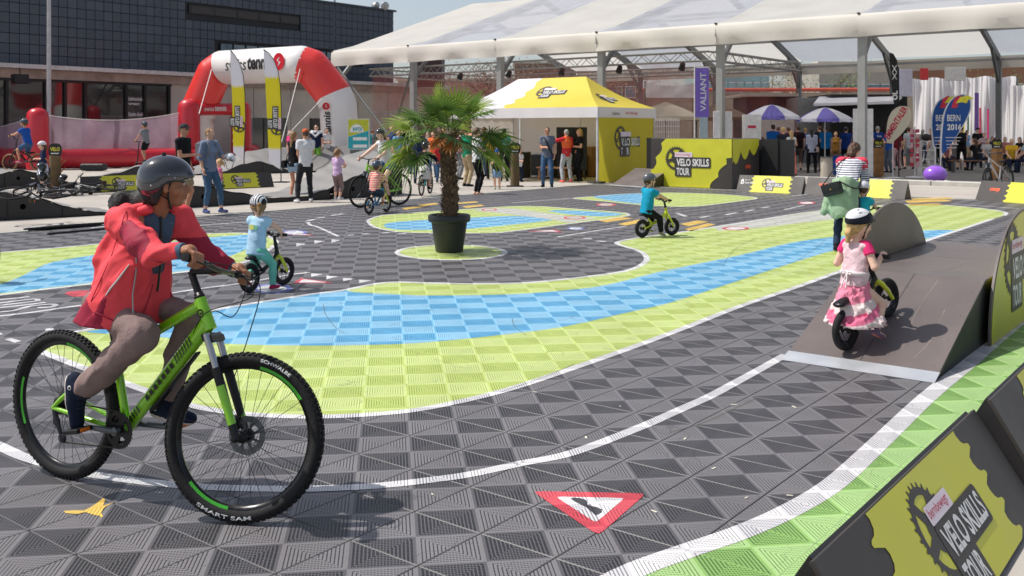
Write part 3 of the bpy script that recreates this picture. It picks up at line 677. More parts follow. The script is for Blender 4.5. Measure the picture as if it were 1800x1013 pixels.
    for sg in (1, -1):
        a = bpnt(sg*bw, rise, -bk); b = bpnt(sg*(bw-.12), rise, -bk*.6)
        G_ = MB(); G_.tube([a, a.lerp(b, .04), a.lerp(b, .5), a.lerp(b, .96), b], [.019, .0175, .0165, .0175, .018], 12); G_.build('grip', g['grip'], hb_o)
        if g['gears'] or g.get('levers'):
            c_ = bpnt(sg*(bw-.15), rise, -bk*.5); L_ = MB(); d_ = (a-b).normalized(); fw = R @ V((1, 0, -.35))
            L_.box(c_+fw*.012, (.03, .03, .028), (d_, fw.normalized(), UP), 0, .006); L_.tube([c_+fw*.03, c_+fw*.055+d_*.05, c_+fw*.04+d_*.12], [.007, .006, .004], 6, 0, flat=.6); L_.build('brake_lever', GRY if g['detail'] < 2 else BLK, hb_o)
    if g['gears'] and g['detail'] > 1:
        cb = MB()
        for sg in (1, -1):
            c_ = bpnt(sg*(bw-.15), rise, .02); cb.tube(smooth_poly([c_, c_+V((.09, -sg*.06, -.03)), c_+V((.1, -sg*.16, -.16)), S(ht)+V((.05, sg*.02, -.06)), bb.lerp(hb, .8)+V((0, sg*.025, .02))], 6), .0025, 5)
        c_ = bpnt(bw-.15, rise, .02); cb.tube(smooth_poly([c_, c_+V((.13, -.02, -.05)), c_+V((.15, -.12, -.25)), S(fh.lerp(hb, .5)+yv*.06)], 6), .0025, 5)
        cb.build('brake_cable', BLK, root)
    # saddle
    sp = MB(); sd = V((g['st'][0]-.0, 0, g['sad'])); dirs = (st-bb).normalized(); top = st+dirs*((g['sad']-st.z)/max(.2, dirs.z))
    sp.tube([st-dirs*.02, top-UP*.02], .0135, 10); sp.lathe(st, dirs, [(0, -.012), (.021, -.012), (.021, .012), (0, .012)], 10); sp.build('seatpost', BLK, root)
    k = g.get('ss', 1.); solid('saddle', [('c', top+V((-.09*k, .0, .008)), top+V((-.03*k, 0, .006)), .07*k, .055*k, ((0, 0, 1), 2.6)), ('c', top+V((-.03*k, 0, .006)), top+V((.15*k, 0, .0)), .05*k, .02*k, ((0, 0, 1), 1.5))], g['saddlecol'], root, .01 if g['detail'] > 1 else .014, .02)
    if g['pedals']:
        ca = g['ca']; cl_ = g['crank']; ck = MB(); yo = .07
        for sg, a in ((-1, ca), (1, ca+PI)):
            e = bb+V((math.cos(a)*cl_, sg*(yo+.012), math.sin(a)*cl_)); ck.tube([bb+V((0, sg*.05, 0)), bb+V((0, sg*yo, 0)), e], [.015, .017, .012], 8, 0, flat=.6 if 0 else 1)
        ck.lathe(bb-V((0, yo+.004, 0)), V((0, -1, 0)), [(0, .0), (.022, 0), (.02, .008), (0, .01)], 12, 0)
        cro = ck.build('crank', [GRY], root)
        if g['gears']:
            rg = MB(); Rr = g.get('ring', .085)
            for yy, R1 in ((-.052, Rr), (-.044, Rr*.78)):
                ho = []
                for q in range(4): a = 2*PI*q/4+.4; ho.append([(math.cos(a+u)*R1*v, math.sin(a+u)*R1*v) for u, v in ((-.45, .74), (0, .78), (.45, .74), (.3, .4), (-.3, .4))])
                rg.poly(gear_pts(R1, 32, .05), bb+V((0, yy, 0)), V((1, 0, 0)), UP, 0, ho, .003, N=V((0, -1, 0)))
            rg.build('chainring', BLK, root)
            cs = MB(); 
            for q in range(6): cs.poly(gear_pts(.02+.005*q, 16, .06), rh+V((0, -.052+.004*q, 0)), V((1, 0, 0)), UP, 0, (), .0015, N=V((0, -1, 0)))
            dl = rh+V((.0, -.06, -.03)); cs.tube([rh+V((0, -.06, -.01)), rh+V((.02, -.066, -.05)), rh+V((.055, -.062, -.135))], [.012, .014, .008], 8); cs.lathe(rh+V((.055, -.066, -.14)), V((0, 1, 0)), [(0, 0), (.022, 0), (.022, .012), (0, .012)], 12); cs.lathe(rh+V((.015, -.066, -.065)), V((0, 1, 0)), [(0, 0), (.02, 0), (.02, .012), (0, .012)], 12)
            cs.build('derailleur', GRY if g['detail'] < 3 else mat('derailleur_metal', (60, 60, 63), .3, .8), root)
            ch = MB(); ch.tube([rh+V((.0, -.05, .04)), bb+V((0, -.05, Rr*.95))], .004, 5); ch.tube([rh+V((.055, -.055, -.16)), bb+V((0, -.05, -Rr*.95))], .004, 5); ch.build('chain', mat('chain_steel', (60, 56, 52), .4, .8), root)
        for sg, a in ((-1, ca), (1, ca+PI)):
            e = bb+V((math.cos(a)*cl_, sg*(yo+.065), math.sin(a)*cl_)); p_ = MB(); pa = g.get('pa', (0., 0.))[0 if sg < 0 else 1]; xx = V((math.cos(pa), 0, math.sin(pa)))
            p_.box(e, (.095, .085, .022), (xx, yv, xx.cross(yv)), 0, .004); p_.box(e+xx*.05, (.004, .05, .014), (xx, yv, xx.cross(yv)), 1); p_.box(e-xx*.05, (.004, .05, .014), (xx, yv, xx.cross(yv)), 1); p_.build('pedal', [BLK, mat('reflector_orange', (220, 110, 30), .3)], root)
    inf = dict(S=S, gripR=(bpnt(-bw+.06, rise, -bk*.8)), gripL=(bpnt(bw-.06, rise, -bk*.8)), bb=bb, top=top, fh=S(fh))
    return root, inf
def place(root, loc, ang, pitch=0., roll=0.):
    root.location = loc; M = Matrix.Rotation(ang, 4, 'Z') @ Matrix.Rotation(-pitch, 4, 'Y') @ Matrix.Rotation(roll, 4, 'X')
    root.rotation_euler = M.to_euler(); return Matrix.Translation(V(loc)) @ M
YG = mat('paint_lime_yellow', (208, 218, 30), .3, 0, .05, coat=.6)
# ------------------------------------------------------------------ ground
TS = .38; N0 = V((-.347*TS, 10.746*TS, 0))       # tile side, one lattice corner
def tile_mat(name, light, dark, hole, hl=.35, hd=.62, seam=.9):
    """interlocking plastic grid tile: ribs and slots follow the tile lattice on the ground"""
    m = bpy.data.materials.new(name); m.use_nodes = True; n = m.node_tree.nodes; l = m.node_tree.links; b = n['Principled BSDF']
    geo = n.new('ShaderNodeNewGeometry')
    def M(op, a, b_=None, c=None, clamp=False):
        x = n.new('ShaderNodeMath'); x.operation = op; x.use_clamp = clamp
        for i, v in enumerate((a, b_, c)):
            if v is None: continue
            if isinstance(v, (int, float)): x.inputs[i].default_value = v
            else: l.new(v, x.inputs[i])
        return x.outputs[0]
    def dot(vec):
        d = n.new('ShaderNodeVectorMath'); d.operation = 'DOT_PRODUCT'; s = n.new('ShaderNodeVectorMath'); s.operation = 'SUBTRACT'
        l.new(geo.outputs['Position'], s.inputs[0]); s.inputs[1].default_value = N0; l.new(s.outputs[0], d.inputs[0]); d.inputs[1].default_value = vec; return d.outputs['Value']
    a = M('DIVIDE', dot(E1), TS); c = M('DIVIDE', dot(E2), TS); p = M('ADD', a, c); q = M('SUBTRACT', a, c)
    fp = M('FRACT', p); fq = M('FRACT', q)
    par = M('FLOORED_MODULO', M('ADD', M('FLOOR', p), M('FLOOR', q)), 2.0); isdark = M('GREATER_THAN', par, .5)
    cp = M('SUBTRACT', fp, .5); cq = M('SUBTRACT', fq, .5); ap = M('ABSOLUTE', cp); aq = M('ABSOLUTE', cq)
    mx = M('MAXIMUM', ap, aq); isp = M('GREATER_THAN', ap, aq)
    ring = M('FRACT', M('MULTIPLY', mx, 17.0))
    thr = M('MULTIPLY_ADD', isdark, hd-hl, hl)
    slot = M('LESS_THAN', ring, thr)
    along = n.new('ShaderNodeMix'); along.data_type = 'FLOAT'; l.new(isp, along.inputs[0]); l.new(cp, along.inputs[2]); l.new(cq, along.inputs[3])
    dash = M('FRACT', M('MULTIPLY', along.outputs[0], 21.0)); dsh = M('GREATER_THAN', dash, M('MULTIPLY_ADD', isp, -.16, .34))
    slot = M('MULTIPLY', slot, dsh)
    inner = M('LESS_THAN', mx, .472); slot = M('MULTIPLY', slot, inner)
    fa = M('ABSOLUTE', M('SUBTRACT', M('FRACT', M('ADD', a, .5)), .5)); fc = M('ABSOLUTE', M('SUBTRACT', M('FRACT', M('ADD', c, .5)), .5))
    slot = M('MULTIPLY', slot, M('GREATER_THAN', fa, .011)); slot = M('MULTIPLY', slot, M('GREATER_THAN', fc, .012))
    seam_ = M('MULTIPLY', M('LESS_THAN', fc, .006), seam)
    seam2 = M('MULTIPLY', M('LESS_THAN', fa, .003), seam*.5)
    corner = M('LESS_THAN', M('ADD', fa, fc), .03)
    dk = M('MAXIMUM', M('MAXIMUM', slot, seam_), M('MULTIPLY', corner, seam)); dk = M('MAXIMUM', dk, seam2)
    nz = n.new('ShaderNodeTexNoise'); nz.inputs['Scale'].default_value = 1.7; nz.inputs['Detail'].default_value = 7; l.new(geo.outputs['Position'], nz.inputs[0])
    wn = n.new('ShaderNodeTexWhiteNoise'); wn.noise_dimensions = '2D'; cb = n.new('ShaderNodeCombineXYZ'); l.new(M('FLOOR', a), cb.inputs[0]); l.new(M('FLOOR', c), cb.inputs[1]); l.new(cb.outputs[0], wn.inputs[0])
    br = M('ADD', M('MULTIPLY_ADD', nz.outputs[0], .5, .72), M('MULTIPLY', wn.outputs[0], .07))
    x = n.new('ShaderNodeMix'); x.data_type = 'RGBA'; l.new(isdark, x.inputs[0]); x.inputs[6].default_value = (*s2l(light), 1); x.inputs[7].default_value = (*s2l(dark), 1)
    v = n.new('ShaderNodeVectorMath'); v.operation = 'SCALE'; l.new(x.outputs[2], v.inputs[0]); l.new(br, v.inputs['Scale'])
    # tyre scuffs and dust
    n2 = n.new('ShaderNodeTexNoise'); n2.inputs['Scale'].default_value = .9; n2.inputs['Detail'].default_value = 3; n2.inputs['Distortion'].default_value = 1.2; l.new(geo.outputs['Position'], n2.inputs[0])
    sc = M('LESS_THAN', M('ABSOLUTE', M('SUBTRACT', n2.outputs[0], .5)), .0016); sc = M('MULTIPLY', sc, .35)
    y0 = n.new('ShaderNodeMix'); y0.data_type = 'RGBA'; l.new(sc, y0.inputs[0]); l.new(v.outputs[0], y0.inputs[6]); y0.inputs[7].default_value = (.05, .05, .05, 1)
    y = n.new('ShaderNodeMix'); y.data_type = 'RGBA'; l.new(dk, y.inputs[0]); l.new(y0.outputs[2], y.inputs[6]); y.inputs[7].default_value = (*s2l(hole), 1)
    l.new(y.outputs[2], b.inputs['Base Color']); b.inputs['Roughness'].default_value = .5; b.inputs['Specular IOR Level'].default_value = .45
    bp = n.new('ShaderNodeBump'); bp.inputs['Strength'].default_value = .5; bp.inputs['Distance'].default_value = .004; bp.invert = True
    l.new(dk, bp.inputs['Height']); l.new(bp.outputs[0], b.inputs['Normal'])
    return m
T_GREY = tile_mat('tile_grey', (120, 117, 119), (88, 86, 89), (20, 20, 22), .32, .62)
T_GREEN = tile_mat('tile_paint_green', (194, 208, 134), (180, 196, 106), (124, 140, 60), .3, .45, .35)
T_GREENB = tile_mat('tile_paint_grass_green', (165, 199, 130), (139, 180, 98), (66, 98, 44), .28, .55, .5)
T_BLUE = tile_mat('tile_paint_blue', (142, 190, 216), (96, 166, 204), (40, 112, 158), .28, .5, .3)
T_WHITE = tile_mat('tile_paint_white', (224, 222, 222), (208, 206, 208), (110, 110, 114), .25, .4, .4)
T_PALE = tile_mat('tile_paint_pale', (196, 196, 186), (186, 186, 178), (130, 130, 124), .25, .4, .3)
T_RED = tile_mat('tile_paint_red', (212, 82, 92), (200, 66, 78), (110, 40, 48), .25, .4, .4)
T_YEL = tile_mat('tile_paint_yellow', (226, 190, 96), (214, 176, 80), (140, 110, 40), .25, .4, .4)
PAVE = mat('pavement', (176, 169, 161), .85, 0, .1, .7, .25, 30, .3, dirt=.25)
# ground sheet
gm = MB(); gm.add([V((-300, -30, -.02)), V((300, -30, -.02)), V((300, 600, -.02)), V((-300, 600, -.02))], [(0, 1, 2, 3)])
gm.build('ground', PAVE, kind='structure')
U0, U1, V0, V1 = 1.2, 24.9, -16.25, -1.02
n0u, n0v = N0.dot(E1), N0.dot(E2)
i0 = int(math.floor((U0-n0u)/TS)); i1 = int(math.ceil((U1-n0u)/TS)); j0 = int(round((V0-n0v)/TS)); j1 = int(round((V1-n0v)/TS))
floor = thing('floor', None, None); floor['kind'] = 'structure'; del_lab = [k for k in ('label', 'category') if k in floor.keys()]
tl = MB(); h_ = TS/2-.0012; q_ = .004
tv = [V((a*(h_-e), b*(h_-e), z)) for (e, z) in ((0, -.018), (0, -.0035), (q_, 0)) for a, b in ((-1, -1), (1, -1), (1, 1), (-1, 1))]
tf = [(8, 9, 10, 11)]+[(r*4+i, r*4+(i+1) % 4, r*4+4+(i+1) % 4, r*4+4+i) for r in (0, 1) for i in range(4)]
cells = []
for i in range(i0, i1):
    for j in range(j0, j1):
        c = N0+E1*((i+.5)*TS)+E2*((j+.5)*TS); inv = not (c.y > 2.8 and abs(c.x) < c.y*.56+.5)
        cells.append((inv, c.length, c))
cells.sort(key=lambda t: (t[0], t[1]))
rzt = math.atan2(E2.y, E2.x); tm = bpy.data.meshes.new('tile'); tm.from_pydata([tuple(v) for v in tv], [], tf); tm.materials.append(T_GREY); tm.update()
for _, _, c in cells[:300]:
    o = bpy.data.objects.new('tile', tm); COL.objects.link(o); o.location = c; o.rotation_euler = (0, 0, rzt); o.parent = floor
rest = MB(); Rz = Matrix.Rotation(rzt, 3, 'Z'); 
for _, _, c in cells[300:]:
    k = len(rest.v); rest.v += [Rz @ v+c for v in tv]; rest.f += [tuple(x+k for x in f) for f in tf]; rest.m += [0]*len(tf); rest.s += [False]*len(tf)
ro = rest.build('tile_field', T_GREY, floor, kind='stuff')
ed = MB(); 
def flo(u, v, z=0): return UVp(u, v, z)
for a, b in (((U0, V1+.05), (U1, V1+.05)), ((U0, V0), (U1, V0)), ((U1, V0), (U1, V1+.05))):
    A, B = flo(*a), flo(*b); d = (B-A).normalized(); ed.box((A+B)/2-UP*.008, ((B-A).length, .05, .02), (d, UP.cross(d), UP), 0, .006)
ed.build('floor_edge_strip', mat('edge_pale_green', (178, 190, 170), .6), floor)
# painted areas: outlines traced on the ground, as thin paint sheets a few millimetres above one another
def gpts(px, n=5, closed=True, z=0): return [G(x, y) for x, y in px] if n == 0 else [G(p.x, p.y) for p in smooth_poly(px, n, closed)]
def sheet(name, px, m, z, n=5):
    P = gpts(px, n); tr = tessellate_polygon([[V((p.x, p.y, 0)) for p in P]]); fs = []
    for t in tr:
        a, b, c = [P[i] for i in t]; ar = (b.x-a.x)*(c.y-a.y)-(b.y-a.y)*(c.x-a.x)
        if abs(ar) > 1e-10: fs.append(t if ar > 0 else t[::-1])
    o = link_mesh(name, [V((p.x, p.y, z)) for p in P], [tuple(f) for f in fs], m); o['kind'] = 'structure'; return o
def line(name, px, w_, m=None, z=.0018, n=6, closed=False):
    P = [G(p.x, p.y) for p in smooth_poly(px, n, closed)] if n else [G(*p) for p in px]; M_ = len(P); vs = []; fs = []
    for i, p in enumerate(P):
        a = P[(i-1) % M_] if closed or i else P[0]; b = P[(i+1) % M_] if closed or i < M_-1 else P[-1]; t = (b-a); t.z = 0; t.normalize(); nn = V((-t.y, t.x, 0))
        vs += [V((p.x, p.y, z))-nn*w_/2, V((p.x, p.y, z))+nn*w_/2]
    for i in range(M_ if closed else M_-1): j = (i+1) % M_; fs.append((2*i, 2*j, 2*j+1, 2*i+1))
    o = link_mesh(name, vs, fs, m or T_WHITE); o['kind'] = 'structure'; return o
band_low = [(71, 618), (160, 652), (259, 688), (340, 714), (430, 728), (560, 733), (700, 725), (800, 708), (900, 683), (1000, 650), (1100, 615), (1200, 578), (1300, 539), (1400, 505), (1480, 476), (1560, 447), (1636, 421), (1700, 400), (1745, 385)]
band_top = [(1765, 379), (1768, 374), (1745, 369), (1700, 364), (1640, 360), (1560, 361), (1480, 366), (1430, 372), (1395, 377), (1340, 386), (1270, 397), (1200, 408), (1130, 417), (1085, 426), (1096, 433), (1120, 440), (1134, 449), (1134, 461), (1102, 476), (1028, 487), (930, 497), (833, 499), (760, 498), (678, 497), (600, 511), (544, 518), (389, 543), (303, 562), (179, 576), (144, 582), (95, 592), (64, 603)]
sheet('painted_green_band', band_low+band_top, T_GREEN, .0006, 3)
sheet('painted_blue_band', [(160, 585), (172, 580), (303, 563), (389, 544), (450, 534), (544, 519), (606, 511), (623, 514), (700, 518), (755, 520), (892, 518), (989, 511), (1067, 501), (1164, 477), (1300, 449), (1391, 427), (1482, 415), (1560, 409), (1634, 405), (1680, 406), (1640, 418), (1600, 423), (1482, 437), (1391, 463), (1300, 493), (1183, 531), (1105, 549), (989, 575), (872, 590), (775, 600), (700, 605), (544, 608), (389, 604), (272, 592)], T_BLUE, .0011, 3)
line('painted_white_line', band_low, .075); line('painted_white_line', band_top+[(71, 618)], .075)
R_in = [(1040, 1040), (1119, 1001), (1213, 967), (1300, 937), (1382, 901), (1463, 853), (1545, 779), (1626, 702), (1708, 635), (1749, 600), (1800, 560), (1880, 505), (1960, 456)]
inner = [G(p.x, p.y) for p in smooth_poly(R_in, 4)]
outer = [flo(U1-.3, V1+.02), flo(U0+.3, V1+.02)]
pp = inner+outer; tr = tessellate_polygon([[V((p.x, p.y, 0)) for p in pp]]); fs = []
for t in tr:
    a, b, c = [pp[i] for i in t]; ar = (b.x-a.x)*(c.y-a.y)-(b.y-a.y)*(c.x-a.x)
    if abs(ar) > 1e-9: fs.append(tuple(t) if ar > 0 else tuple(t[::-1]))
o = link_mesh('painted_grass_green_strip', [V((p.x, p.y, .0006)) for p in pp], fs, T_GREENB); o['kind'] = 'structure'
line('painted_white_line', R_in, .115, n=4)
line('painted_white_line', [(-40, 766), (0, 785), (51, 807), (136, 829), (218, 843), (350, 856), (506, 860), (622, 857), (700, 851), (758, 844), (823, 835), (917, 815), (1004, 797), (1119, 754), (1192, 722), (1246, 698), (1289, 675), (1335, 650), (1381, 624)], .075)
# left island
isl = [(-60, 452), (0, 444), (90, 437), (175, 429), (260, 420), (323, 414), (389, 410), (447, 411), (474, 417), (486, 426), (474, 438), (450, 450), (412, 466), (303, 481), (230, 491), (148, 501), (70, 510), (0, 519), (-60, 526)]
sheet('painted_green_island', isl, T_GREEN, .0006, 3); line('painted_white_line', isl, .07, closed=True, n=3)
sheet('painted_blue_patch', [(-60, 523), (-10, 505), (35, 487), (65, 472), (97, 460), (175, 447), (250, 434), (327, 422), (400, 415), (440, 413), (452, 420), (448, 430), (425, 442), (398, 454), (385, 469), (303, 479), (148, 499), (0, 516)], T_BLUE, .0011, 3)
# middle island
mid = [(647, 390), (652, 385), (672, 379), (720, 375), (787, 370), (849, 366), (900, 363), (950, 363), (1020, 368), (1085, 373), (1105, 377), (1090, 382), (989, 395), (880, 409), (820, 410), (755, 410), (700, 408), (660, 400)]
sheet('painted_green_island', mid, T_GREEN, .0006, 3); line('painted_white_line', mid, .06, closed=True, n=3)
sheet('painted_blue_patch', [(674, 396), (700, 390), (790, 385), (892, 380), (960, 382), (982, 385), (950, 390), (911, 394), (830, 402), (770, 404), (695, 404)], T_BLUE, .0011, 2)
sheet('painted_blue_patch', [(962, 371), (1000, 370), (1060, 373), (1097, 377), (1060, 381), (1010, 378)], T_BLUE, .0011, 2)
sheet('painted_pale_crossing', [(850, 366), (905, 367), (990, 379), (1050, 384), (1000, 392), (960, 385), (905, 378), (830, 370)], T_PALE, .0014, 0)
far = [(1005, 349), (1050, 345), (1100, 341), (1174, 339), (1250, 341), (1310, 345), (1330, 349), (1300, 354), (1222, 363), (1170, 363), (1120, 360), (1060, 354)]
sheet('painted_green_island', far, T_GREEN, .0006, 3); line('painted_white_line', far, .06, closed=True, n=3)
sheet('painted_blue_patch', [(1042, 345), (1090, 342), (1140, 341), (1132, 358), (1100, 356), (1062, 351)], T_BLUE, .0011, 2)
# palm ring
ring = [(793+95*math.cos(a), 444+13.2*math.sin(a)) for a in np.linspace(0, 2*PI, 24, endpoint=False)]
sheet('painted_green_circle', ring, T_GREEN, .0006, 2); line('painted_white_line', ring, .075, closed=True, n=2)
# small lines, dashes, crossings
for p in ([(-40, 560), (0, 556), (60, 549), (136, 538), (240, 525), (350, 508), (420, 499), (506, 484), (545, 479)], [(319, 399), (360, 396), (432, 391)], [(541, 391), (546, 396), (560, 400), (595, 416)], [(980, 417), (1010, 412), (1060, 404), (1100, 398)], [(900, 357), (1004, 349), (1050, 345)], [(1378, 369), (1414, 361)], [(1390, 345), (1440, 340)], [(1675, 359), (1720, 362), (1790, 367)]):
    line('painted_white_line', p, .06, n=3)
for a, b in (((540, 389), (552, 386)), ((556, 384), (570, 382)), ((582, 379), (604, 376)), ((610, 414), (622, 413)), ((637, 412), (649, 411)), ((672, 410), (684, 409)), ((700, 411), (714, 411)), ((770, 414), (785, 414)), ((1025, 419), (1040, 420)), ((1050, 424), (1064, 425)), ((1190, 375), (1206, 381)), ((1230, 383), (1248, 380)), ((1275, 378), (1295, 374)), ((1310, 372), (1325, 369)), ((1340, 366), (1352, 364)), ((42, 401), (82, 397)), ((80, 580), (94, 579)), ((160, 401), (190, 398))):
    line('painted_dash', [a, b], .09, n=0)
sheet('painted_dash', [(8, 597), (20, 595), (38, 600), (26, 603)], T_WHITE, .0018, 0); sheet('painted_dash', [(-10, 586), (0, 585), (6, 588), (-4, 590)], T_WHITE, .0018, 0)
for x, y, s in ((506, 478, 1), (556, 484, 1), (583, 488, 1.0), (612, 492, 1.0), (641, 495, 1.1), (528, 431, .8), (560, 426, .8), (590, 424, .8)):
    sheet('painted_triangle', [(x-9*s, y-3), (x+12*s, y-1.5), (x-9*s, y+3)], T_WHITE, .0018, 0)
for q in ([(1052, 388), (1092, 382), (1112, 384), (1066, 391)], [(1086, 394), (1122, 386), (1140, 389), (1100, 397)], [(1196, 394), (1226, 388), (1246, 390), (1210, 398)], [(1204, 403), (1244, 393), (1258, 395), (1214, 407)], [(706, 366), (742, 362), (748, 364), (712, 369)], [(735, 360), (765, 357), (772, 359), (742, 363)], [(812, 363), (846, 360), (852, 362), (820, 366)], [(800, 357), (835, 354), (842, 356), (806, 359)], [(1590, 353), (1660, 351), (1675, 354), (1596, 357)], [(1600, 349), (1668, 347), (1678, 350), (1604, 352)], [(1596, 359), (1650, 358), (1660, 361), (1600, 362)]):
    sheet('painted_yellow_bar', q, T_YEL, .0018, 0)
sheet('painted_pale_crossing', [(1255, 399), (1300, 392), (1440, 372), (1470, 376), (1480, 384), (1330, 401), (1262, 406)], T_PALE, .0014, 0)
def disc_px(cx, cy, rx, ry, n=20): return [(cx+rx*math.cos(a), cy+ry*math.sin(a)) for a in np.linspace(0, 2*PI, n, endpoint=False)]
def roundel(cx, cy, rx, ry, m1, m2):
    sheet('painted_road_sign', disc_px(cx, cy, rx, ry), m1, .0022, 0); sheet('painted_road_sign_centre', disc_px(cx, cy, rx*.72, ry*.72), m2, .0028, 0)
T_DBLUE = tile_mat('tile_paint_deep_blue', (120, 128, 190), (104, 112, 176), (60, 66, 120), .25, .4, .3)
roundel(478, 508, 36, 8.5, T_DBLUE, T_WHITE); roundel(517, 409, 24, 4, T_DBLUE, T_WHITE); roundel(1293, 402, 24, 3.2, T_RED, T_WHITE); roundel(1065, 360, 18, 2.6, T_RED, T_PALE); roundel(1010, 383, 20, 3, T_RED, T_PALE); roundel(1418, 357, 16, 2.4, T_RED, T_WHITE); roundel(860, 369, 14, 2.4, T_RED, T_PALE); roundel(1012, 402, 16, 2.4, T_DBLUE, T_WHITE)
def tri_sign(a, b, c, k=.26, z=.0020):
    A, B, C_ = [V((p[0], p[1], 0)) for p in (a, b, c)]; W = [G(p.x, p.y) for p in (A, B, C_)]; M_ = sum(W, V())/3
    def rnd(W, f):
        out = []
        for i in range(3):
            p = M_+(W[i]-M_)*f; q = M_+(W[i-1]-M_)*f; r = M_+(W[(i+1) % 3]-M_)*f
            for t in (.09, .045, .0): out.append(p.lerp(q, t)+(M_-p)*(.05-t*.5 if t < .05 else 0))
            for t in (.045, .09): out.append(p.lerp(r, t)+(M_-p)*(.05-t*.5 if t < .05 else 0))
        return out
    for f, m, zz, nm in ((1, T_RED, z, 'painted_warning_triangle'), (1-k*1.55, T_WHITE, z+.0006, 'painted_warning_triangle_centre')):
        P = rnd(W, f); tr = tessellate_polygon([P]); fs = []
        for t in tr:
            a_, b_, c_ = [P[i] for i in t]; ar = (b_.x-a_.x)*(c_.y-a_.y)-(b_.y-a_.y)*(c_.x-a_.x)
            if abs(ar) > 1e-12: fs.append(tuple(t) if ar > 0 else tuple(t[::-1]))
        o = link_mesh(nm, [V((p.x, p.y, zz)) for p in P], fs, m); o['kind'] = 'structure'
tri_sign((935, 864), (1136, 868), (1052, 942)); tri_sign((515, 498), (588, 498), (530, 489), .2); tri_sign((505, 413), (555, 414), (520, 409), .2); tri_sign((925, 407), (990, 409), (975, 404), .2)
T_BLKP = tile_mat('tile_paint_black', (70, 70, 73), (62, 62, 66), (25, 25, 28), .25, .4, .4)
sheet('painted_bump_symbol', [(1003, 878), (1008, 876), (1020, 877), (1030, 880), (1033, 884), (1032, 888), (1040, 891), (1050, 893), (1058, 897), (1058, 902), (1051, 906), (1046, 907), (1042, 903), (1030, 893), (1012, 884)], T_BLKP, .0034, 0)
sheet('painted_yellow_kangaroo', [(112, 899), (116, 903), (138, 904), (150, 901), (162, 905), (176, 908), (178, 911), (181, 908), (178, 903), (182, 894), (190, 889), (200, 884), (190, 887), (181, 890), (185, 879), (181, 876), (172, 884), (158, 893), (148, 898), (130, 898)], T_YEL, .0018, 0)
hexp = [(113, 517), (120, 513), (136, 511), (160, 511), (170, 516), (160, 521), (128, 522)]
sheet('painted_stop_sign', hexp, T_RED, .0018, 0)
# lettering on the track, stretched along the lane
bt = MB(); o0 = G(-130, 552); X_ = (G(100, 536)-G(0, 547)).normalized()
def strk(px): line('painted_lettering', px, .055, n=3)
strk([(-60, 530), (0, 527), (52, 522)]); strk([(-60, 537), (0, 533), (58, 526), (66, 529), (52, 531), (0, 537), (-50, 541)]); strk([(-60, 546), (0, 541), (40, 537), (80, 532)]); strk([(-50, 554), (0, 549), (26, 546), (52, 539), (88, 535), (98, 537), (88, 540), (66, 541)])

# tyre scuffs and bits of litter on the track
SCUF = mat('scuff_dark', (92, 98, 84), .8, 0, .3, 3)
for p in ([(568, 536), (574, 556), (592, 578), (606, 586)], [(1270, 470), (1290, 440), (1330, 418)], [(1395, 462), (1430, 440), (1452, 420)], [(95, 446), (130, 440), (190, 436)], [(880, 690), (960, 662), (1010, 640)], [(1560, 402), (1600, 385), (1640, 374)], [(1180, 760), (1240, 742), (1330, 700)], [(420, 470), (470, 480), (540, 470)], [(900, 560), (905, 575), (925, 590)], [(1010, 812), (1040, 806), (1085, 796)]):
    line('tyre_mark', p, .005, SCUF, .0024, 5)
LIT = mat('litter_pale', (214, 208, 190), .8)
r_ = random.Random(3)
for x, y in ((1255, 824), (1204, 772), (1090, 715), (1290, 712), (1312, 876), (1388, 872), (940, 690), (760, 870), (1396, 716), (1030, 770), (620, 700), (1150, 900)):
    q = G(x, y); a = r_.random()*3; L_ = r_.uniform(.008, .022); m = MB(); m.box(q+UP*.003, (L_*2, L_*.6, .002), (V((math.cos(a), math.sin(a), 0)), V((-math.sin(a), math.cos(a), 0)), UP)); o = m.build('litter', LIT, kind='structure')
# ------------------------------------------------------------------ the hall behind on the left
FACE = mat('facade_blue_grey', (66, 74, 86), .45, .2, .08, 3); CONC = mat('concrete_wall', (196, 188, 176), .85, 0, .1, .8, .3, 12, dirt=.35)
CONR = mat('concrete_stained', (168, 152, 142), .85, 0, .2, 2, .3, 12, dirt=.5); DKF = mat('dark_frame', (30, 30, 32), .4, .3)
GLS = mat('window_glass', (34, 35, 38), .04, 0, .3, .4, spec=.9, coat=.6); GLSB = mat('window_glass_blue', (88, 110, 122), .08, 0, .2, 1, spec=.8)
WPLAS = mat('white_plastic', (225, 223, 220), .5); BLKM = mat('black_matt', (26, 26, 28), .6, 0, .15)
HB = V((-23.3, 44.6, 0))
def HP(t, o, z): return HB+E1*t+E2*o+UP*z
HAX = (E1, E2, UP)
hall = thing('hall_building', 'large dark blue-grey panelled hall with glass front and flat roof on the left', 'building', HP(0, 0, -.02))
mb = MB(); mb.box(HP(9, -13, 7), (32.4, 25.9, 4.7), HAX); mb.build('upper_wall', mat('facade_joint', (22, 25, 30), .6), hall)
PW, PH_ = .46, .472; pans = []
for r in range(10):
    for q in range(70):
        t0 = 25.2-(q+1)*PW; z0 = 4.66+r*PH_; t1 = t0+PW; z1 = z0+PH_
        if z1 > 7.7 and z0 < 8.35 and t1 > 9.8 and t0 < 17.3: continue
        if z1 > 5.95 and z0 < 6.45 and t1 > 11.7 and t0 < 22: continue
        c = HP((t0+t1)/2, .035, (z0+z1)/2); x = 900+FPX*c.x/c.y; y = HY-(c.z-HC)*FPX/c.y
        pans.append((not (-10 < x < 700 and -8 < y < 140), c.length, c))
pans.sort(key=lambda t: (t[0], t[1]))
